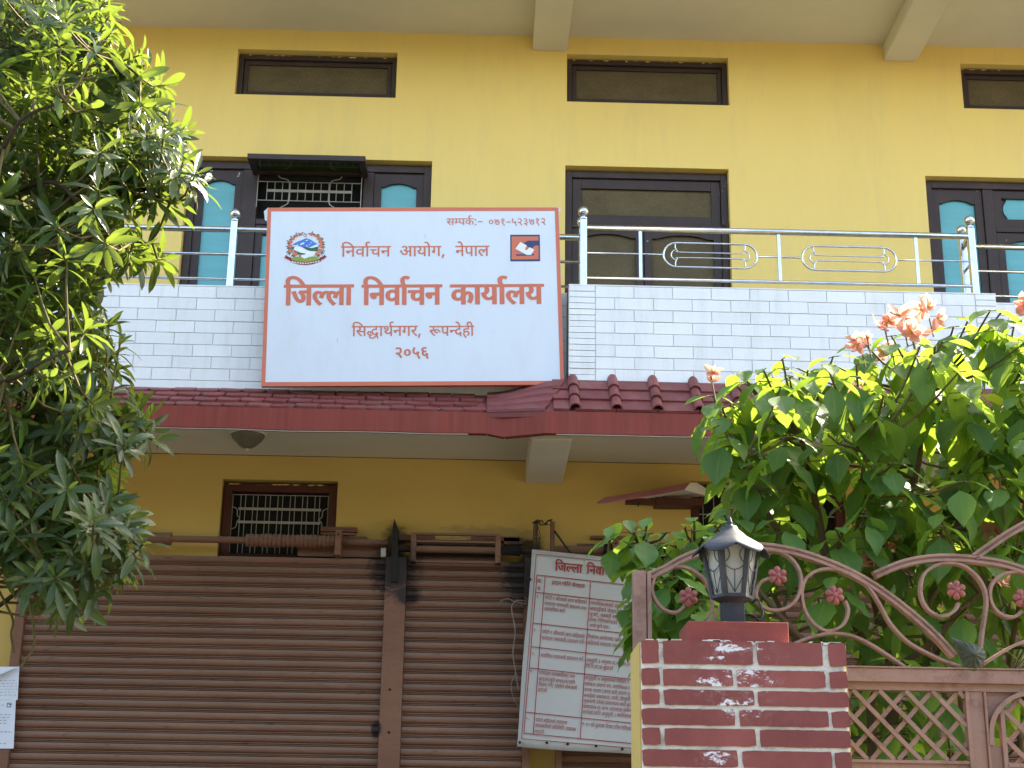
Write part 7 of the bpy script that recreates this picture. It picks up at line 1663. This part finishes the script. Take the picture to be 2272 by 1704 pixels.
# ---- tree on the left: whorls of narrow glossy leaves
rg = random.Random(77)
tree = thing('leafy_tree', W(-190, 1704, 5.9) * 1.0, 'tall tree with whorls of narrow glossy leaves covering the left edge, sunlit at the top', 'tree')
tree.location.z = 0; WORLD[tree.name] = Vector(tree.location)
tb_ = Vector((W(-190, 1600, 5.9).x, 5.9, 0))
def tp(x, y, Y): return W(x * V2N, y * V2N, Y)
trunk = [tb_, Vector((tb_.x + .03, 5.9, 1.2)), tp(-170, 1300, 5.9), tp(-150, 800, 5.9), tp(-120, 300, 5.9), tp(-80, -200, 5.9), tp(-60, -700, 5.9)]
P = smooth_path(trunk, 6)
MB().tube(P, [.085 - .055 * i / len(P) for i in range(len(P))], 12).build('trunk', M['darkbark'], tree, smooth=True)
defs = [([tp(-165, 1250, 5.9), tp(-60, 1200, 5.8), tp(60, 1180, 5.7), tp(180, 1130, 5.6), tp(250, 1110, 5.5)], .028, .007),
        ([tp(-160, 1400, 5.9), tp(-40, 1330, 5.75), tp(100, 1240, 5.6), tp(210, 1240, 5.5)], .022, .006),
        ([tp(-155, 1000, 5.9), tp(-50, 960, 5.7), tp(80, 940, 5.6), tp(200, 900, 5.5), tp(270, 900, 5.5)], .026, .006),
        ([tp(-150, 800, 5.9), tp(-40, 780, 6.1), tp(80, 700, 6.1), tp(190, 640, 6.0), tp(220, 560, 6.0)], .026, .006),
        ([tp(-140, 600, 5.9), tp(0, 560, 5.8), tp(120, 470, 5.7), tp(250, 385, 5.6), tp(330, 420, 5.5), tp(375, 440, 5.5)], .028, .005),
        ([tp(-130, 500, 5.9), tp(0, 430, 5.5), tp(120, 400, 5.3), tp(230, 500, 5.3), tp(330, 530, 5.3)], .022, .005),
        ([tp(-125, 350, 5.9), tp(0, 300, 5.9), tp(150, 260, 5.8), tp(280, 230, 5.7), tp(360, 290, 5.6)], .026, .005),
        ([tp(-110, 180, 5.9), tp(20, 140, 5.6), tp(150, 100, 5.4), tp(250, 130, 5.3), tp(300, 170, 5.3)], .022, .005),
        ([tp(-90, 0, 5.9), tp(20, -40, 5.9), tp(150, -60, 6.0), tp(230, 0, 6.0)], .022, .005),
        ([tp(-150, 900, 5.9), tp(-40, 850, 5.2), tp(60, 800, 5.0), tp(150, 760, 5.0)], .022, .005),
        ([tp(-120, 420, 5.9), tp(-20, 350, 5.2), tp(60, 250, 5.0), tp(140, 220, 5.0)], .022, .005)]
defs = [(a_, b_ * .6, c_ * .8) for a_, b_, c_ in defs]
defs += [([tp(-150, y_, 5.9), tp(-260, y_ - 70, 6.0 + k_ * .2), tp(-380, y_ - 120, 6.1 + k_ * .3), tp(-470, y_ - 130, 6.1 + k_ * .4)], .018, .006) for y_, k_ in ((1150, 1), (900, -1), (650, 1), (400, -1), (200, 1), (20, -1))]
nodes_ = limbs(tree, defs, 'branch', M['darkbark'])
TP = [(-60, -60), (164, -60), (214, 0), (239, 60), (229, 105), (279, 140), (334, 185), (359, 215), (389, 270), (376, 300), (414, 375), (399, 420), (359, 440), (304, 445), (254, 470), (239, 530), (324, 535), (314, 555), (244, 560), (179, 600), (164, 660), (219, 705), (239, 760), (219, 830), (229, 880), (304, 900), (324, 935), (274, 975), (239, 1000), (229, 1060), (274, 1120), (294, 1160), (279, 1205), (214, 1225), (184, 1280), (100, 1305), (50, 1290), (20, 1230), (-60, 1200)]
tips = [tp(x, y, rg.uniform(5.3, 5.7)) for x, y in ((320, 150), (355, 185), (300, 120), (395, 285), (425, 375), (435, 400), (375, 430), (285, 1160), (290, 1205), (270, 1235), (320, 930), (290, 880), (235, 700), (240, 770), (240, 845), (215, 1050), (350, 560), (320, 535), (235, 35), (225, 5), (160, 1300), (130, 1325), (345, 250), (180, 640), (215, 1270), (310, 1175), (275, 1120), (240, 1090), (330, 950), (315, 905), (255, 930), (250, 1240), (255, 800), (260, 740), (200, 690), (380, 330), (395, 350), (300, 210), (340, 300), (320, 340), (250, 160), (240, 70), (270, 400), (330, 400), (300, 540), (265, 520), (230, 590))]
tries = 0
while len(tips) < 820 and tries < 30000:
    tries += 1
    x, y = rg.uniform(-60, 410), rg.uniform(-60, 1320)
    if not in_poly(x, y, TP): continue
    Yd = rg.triangular(4.9, 6.5, 5.6)
    if x > 250: Yd = rg.uniform(5.2, 5.8)
    p = tp(x, y, Yd)
    if any((p - q).length < .05 for q in tips): continue
    tips.append(p)
# the crown goes on past the left edge of the picture, round the trunk
outer, tries = [], 0
while len(outer) < 420 and tries < 20000:
    tries += 1
    x, y = rg.uniform(-560, -40), rg.uniform(-250, 1260)
    if abs((x + 150) / 420) ** 2 + abs((y - 480) / 830) ** 2 > 1: continue
    p = tp(x, y, rg.uniform(4.9, 6.9))
    if any((p - q).length < .09 for q in outer): continue
    outer.append(p)
tips += outer
leaves, tw = [], MB()
core_x = tp(-150, 600, 5.9).x
for p in tips:
    q, qr = min(nodes_, key=lambda n: (n[0] - p).length + max(0, n[0].z - p.z) * .5)
    out = (p - q); out = out.normalized() if out.length > .02 else Vector((1, 0, 0))
    out = (out + Vector((.45, rg.uniform(-.5, .2), rg.uniform(.0, .6)))).normalized()
    mid = (p + q) / 2 - Vector((0, 0, .25 * (p - q).length * .5)); 
    tw.tube([q, (q + mid) / 2, mid, (mid + p) / 2 + out * -.01, p], [.006, .005, .0045, .004, .0035], 5)
    up_ = out
    a1 = up_.orthogonal().normalized(); a2 = up_.cross(a1)
    for ring_i, (cnt_, spread, back) in enumerate(((4, .55, 0), (5, 1.15, .018), (4, 1.6, .045))):
        for k in range(cnt_):
            if rg.random() < .08: continue
            ph = 2 * math.pi * (k + ring_i * .4) / cnt_ + rg.uniform(-.25, .25); th = spread + rg.uniform(-.22, .22)
            rad = a1 * math.cos(ph) + a2 * math.sin(ph)
            d = (up_ * math.cos(th) + rad * math.sin(th) + Vector((0, 0, -.18))).normalized()
            n = (up_ * math.sin(th) - rad * math.cos(th)) + Vector((0, 0, .5))
            leaves.append((p - up_ * back + rad * .004, d, n, rg.uniform(.075, .15) * (.72 if ring_i == 0 else 1)))
o = tw.build('twigs', M['twig'], tree, smooth=True); o['kind'] = 'stuff'
plant_leaves(tree, leaves, 'narrow', M['leafA'], 5, 16)
# dangling bare shoots at the lower left
for path in ([(150, 1190, 5.6), (55, 1235, 5.5), (64, 1300, 5.5), (72, 1350, 5.5), (72, 1400, 5.5), (44, 1440, 5.5)], [(-10, 1260, 5.6), (10, 1300, 5.6), (28, 1340, 5.6), (24, 1370, 5.6), (30, 1410, 5.6)], [(60, 1150, 5.5), (100, 1200, 5.5), (115, 1235, 5.5), (140, 1260, 5.5)]):
    MB().tube(smooth_path([tp(*q) for q in path], 4), .0045, 6).build('bare_shoot', M['twig'], tree, smooth=True)

# ---- flowering shrub behind the gate
def shrub(name, label, base, defs, polys, count, seed, Yr, llen, singles=300, mind=.09, vy=None):
    rg = random.Random(seed)
    root = thing(name, (base.x, base.y, 0), label, 'shrub')
    nd = limbs(root, defs, 'stem', M['bark'])
    tips, tries = [tp(*q) for q in (vy or ())], 0
    bb = [min(p[0] for P_ in polys for p in P_), max(p[0] for P_ in polys for p in P_), min(p[1] for P_ in polys for p in P_), max(p[1] for P_ in polys for p in P_)]
    while len(tips) < count and tries < 20000:
        tries += 1
        x, y = rg.uniform(bb[0], bb[1]), rg.uniform(bb[2], bb[3])
        if not any(in_poly(x, y, P_) for P_ in polys): continue
        p = tp(x, y, rg.uniform(*Yr))
        if any((p - q).length < mind for q in tips): continue
        tips.append(p)
    leaves, tw = [], MB()
    for p in tips:
        q, qr = min(nd, key=lambda n: (n[0] - p).length + max(0, n[0].z - p.z) * 1.5)
        mid = (p + q) / 2 + Vector((0, 0, -.06 * (p - q).length))
        ax = (p - mid).normalized() * .6 + Vector((rg.uniform(-.25, .25), rg.uniform(-.35, .2), 1)); ax.normalize()
        tw.tube([q, (q + mid) / 2, mid, (mid + p) / 2 - ax * .01, p], [.006, .0052, .0045, .004, .003], 5)
        n_pairs = rg.choice((3, 3, 4)); ph0 = rg.uniform(0, math.pi)
        for k in range(n_pairs):
            for s in (0, 1):
                if rg.random() < .06: continue
                ph = ph0 + k * math.pi / 2 + s * math.pi + rg.uniform(-.25, .25)
                dn_ = (.28, .6, .85, 1.05)[k] + rg.uniform(-.25, .3)
                rad = Vector((math.cos(ph), math.sin(ph), 0))
                d = rad * math.cos(dn_) + Vector((0, 0, -math.sin(dn_)))
                n = Vector((0, 0, 1)) + rad * .4 + Vector((rg.uniform(-.2, .2), rg.uniform(-.45, .05), 0))
                base_p = p - ax * (.001 + .034 * k)
                l = rg.uniform(*llen) * 1.08 * (.6, .92, 1.05, 1.0)[k]
                st = base_p + rad * .018
                tw.tube([base_p, st], .0018, 4)
                leaves.append((st, d, n, l))
    o = tw.build('twigs', M['twig'], root, smooth=True); o['kind'] = 'stuff'
    plant_leaves(root, leaves, 'broad', M['leafB'], seed, singles=singles)
    return root
b0 = Vector((W(1880, 1650, 4.8).x, 4.8, 0))
sd_ = [([b0, Vector((b0.x, 4.8, 1.0)), tp(1880, 1500, 4.8), tp(1800, 1250, 4.75), tp(1745, 1020, 4.7), tp(1725, 940, 4.65)], .022, .007),
       ([b0 + Vector((.05, .05, 0)), tp(1930, 1500, 4.9), tp(1900, 1330, 4.9), tp(1960, 1130, 4.9), tp(1990, 950, 4.85), tp(2005, 850, 4.8)], .024, .006),
       ([b0 + Vector((.12, .1, 0)), tp(2020, 1500, 5.0), tp(1990, 1250, 5.0), tp(2060, 1150, 5.0), tp(2120, 960, 5.0), tp(2150, 870, 4.9)], .022, .006),
       ([tp(1900, 1330, 4.9), tp(1850, 1180, 4.6), tp(1870, 980, 4.5)], .013, .005),
       ([tp(1800, 1250, 4.75), tp(1680, 1150, 4.6), tp(1610, 990, 4.5)], .013, .005),
       ([tp(2060, 1150, 5.0), tp(2150, 1120, 4.8), tp(2230, 1100, 4.7), tp(2290, 1000, 4.7)], .012, .005),
       ([tp(1880, 1500, 4.8), tp(1750, 1400, 4.5), tp(1640, 1280, 4.4), tp(1560, 1200, 4.4)], .014, .005),
       ([tp(1880, 1480, 4.8), tp(2000, 1400, 4.6), tp(2100, 1300, 4.5), tp(2180, 1250, 4.5)], .014, .005)]
PU = [(1545, 860), (1590, 825), (1680, 785), (1760, 795), (1850, 770), (1920, 720), (2000, 700), (2070, 700), (2140, 690), (2260, 690), (2380, 720), (2430, 900), (2400, 1240), (2100, 1230), (1900, 1150), (1720, 1200), (1600, 1140), (1560, 1080), (1570, 960), (1540, 900)]
PL2 = [(1560, 1100), (1720, 1120), (1900, 1090), (2400, 1180), (2400, 1680), (1500, 1680), (1480, 1400), (1420, 1250), (1480, 1130)]
fl = shrub('flowering_shrub', 'big broad leaved shrub with pink flowers behind the gate, backlit by the sun', b0, sd_, [PU], 215, 31, (4.3, 5.3), (.11, .155), 300, .07, vy=[(x, y, rg.uniform(4.45, 4.8)) for x, y in ((1540, 855), (1600, 805), (1690, 775), (1745, 800), (1800, 770), (1870, 745), (1925, 725), (1960, 770), (2020, 745), (2060, 705), (2090, 695), (2140, 670), (2190, 705), (2215, 740), (2165, 672), (2235, 690), (1560, 920), (1575, 1010), (1560, 880), (2200, 860), (1650, 800))])
lowd = [([b0 + Vector((-.3, .1, 0)), tp(1800, 1600, 4.9), tp(1760, 1500, 4.8), tp(1700, 1350, 4.7), tp(1650, 1230, 4.6)], .016, .006),
        ([b0 + Vector((.3, .1, 0)), tp(2050, 1600, 4.9), tp(2040, 1500, 4.8), tp(2000, 1350, 4.7), tp(2050, 1230, 4.6)], .016, .006),
        ([b0 + Vector((.6, .1, 0)), tp(2200, 1600, 4.9), tp(2180, 1450, 4.8), tp(2200, 1300, 4.7)], .014, .006)]
shrub('garden_shrub', 'dark green shaded shrub growing low behind the iron gate and its lattice', b0 + Vector((.2, .15, 0)), lowd, [PL2], 132, 47, (4.35, 5.6), (.11, .155), 200, .11)
b1 = Vector((W(1450, 1650, 4.5).x, 4.5, 0))
ld = [([b1, Vector((b1.x, 4.5, 1.0)), tp(1440, 1500, 4.5), tp(1420, 1350, 4.45), tp(1400, 1240, 4.4), tp(1390, 1180, 4.4)], .012, .005),
      ([tp(1420, 1350, 4.45), tp(1470, 1250, 4.4), tp(1500, 1180, 4.4)], .008, .004), ([tp(1415, 1300, 4.45), tp(1350, 1220, 4.4), tp(1320, 1190, 4.4)], .007, .004)]
PLL = [(1340, 1150), (1370, 1135), (1400, 1130), (1450, 1150), (1520, 1150), (1560, 1200), (1540, 1300), (1520, 1380), (1430, 1370), (1390, 1340), (1385, 1250), (1385, 1190)]
shrub('leaning_shrub', 'small bright green shrub leaning over the notice banner left of the lantern', b1, ld, [PLL], 44, 53, (4.12, 4.6), (.085, .13), 300, .045, vy=[(x, y, 4.3) for x, y in ((1318, 1140), (1350, 1125), (1400, 1120), (1440, 1150), (1370, 1150), (1480, 1140), (1520, 1160), (1385, 1230), (1375, 1290), (1385, 1335), (1500, 1120), (1560, 1130))])

# pink flowers of the big shrub: each a ring of broad sepals
sv = [leaf_data('sepal', 900 + i) for i in range(5)]
rg = random.Random(9)
def flower(px, py, Y, size, cnt=6):
    c = tp(px, py, Y); V, F, UV, RN = [], [], [], []
    heads = []
    for h_ in range(3 if size > .04 else 2):
        ax = Vector((rg.uniform(-.8, .8), rg.uniform(-1, -.1), rg.uniform(-.3, .9))).normalized()
        heads.append((c + Vector((rg.uniform(-1, 1), rg.uniform(-.4, .4), rg.uniform(-.9, .8))) * size * .55, ax))
    for hc, ax in heads:
        a1 = ax.orthogonal().normalized(); a2 = ax.cross(a1)
        for k in range(5):
            ph = 2 * math.pi * k / 5 + rg.uniform(-.3, .3); th = 1.35 + rg.uniform(-.35, .3)
            rad = a1 * math.cos(ph) + a2 * math.sin(ph)
            d = ax * math.cos(th) + rad * math.sin(th); n = ax * math.sin(th) - rad * math.cos(th)
            v, f, uv = sv[rg.randrange(5)]; mt = frame(d, n); b = len(V); l = size * rg.uniform(.55, .95); r_ = rg.random()
            for q in v:
                w_ = mt @ (Vector(q) * l) + hc; V.append((w_.x, w_.y, w_.z))
            F += [tuple(b + j for j in t) for t in f]; UV += uv; RN += [r_] * len(v)
    # yellow eye
    o = bpy.data.objects.new('flower', leaf_mesh_obj('flower', [tuple(Vector(v) - c) for v in V], F, UV, RN, M['sepal'])); col.objects.link(o); put(o, fl, c)
    eye = MB()
    for hc, ax in heads:
        for k in range(3): ball(eye, hc - c + ax * .004 + Vector((rg.uniform(-1, 1), 0, rg.uniform(-1, 1))) * .004, .0035, 5)
    eye.build('flower_eye', M_eye, o, loc=c)
    st = MB().tube([c, c - Vector((-.004, 0, .03)), c - Vector((-.012, 0, .08))], .0025, 5)
    st.build('flower_stalk', M['twig'], o, loc=None)
M_eye = paint('yellow_flower_eye', (.55, .42, .06), .2, 50, .7)
for a in ((1908, 694, 4.5, .05), (1950, 697, 4.4, .068, 6), (2005, 676, 4.5, .052), (1858, 740, 4.4, .045), (1872, 725, 4.55, .035), (1536, 812, 4.4, .036), (2212, 650, 4.5, .055), (1925, 752, 4.7, .04), (1905, 775, 4.8, .035), (1845, 832, 4.5, .038), (1750, 828, 4.7, .025),
          (1880, 1205, 4.5, .05), (1918, 1178, 4.55, .042), (2150, 1250, 4.3, .045), (2160, 1160, 4.6, .05), (2185, 1120, 4.6, .035), (1965, 700, 4.55, .04)):
    flower(*a)
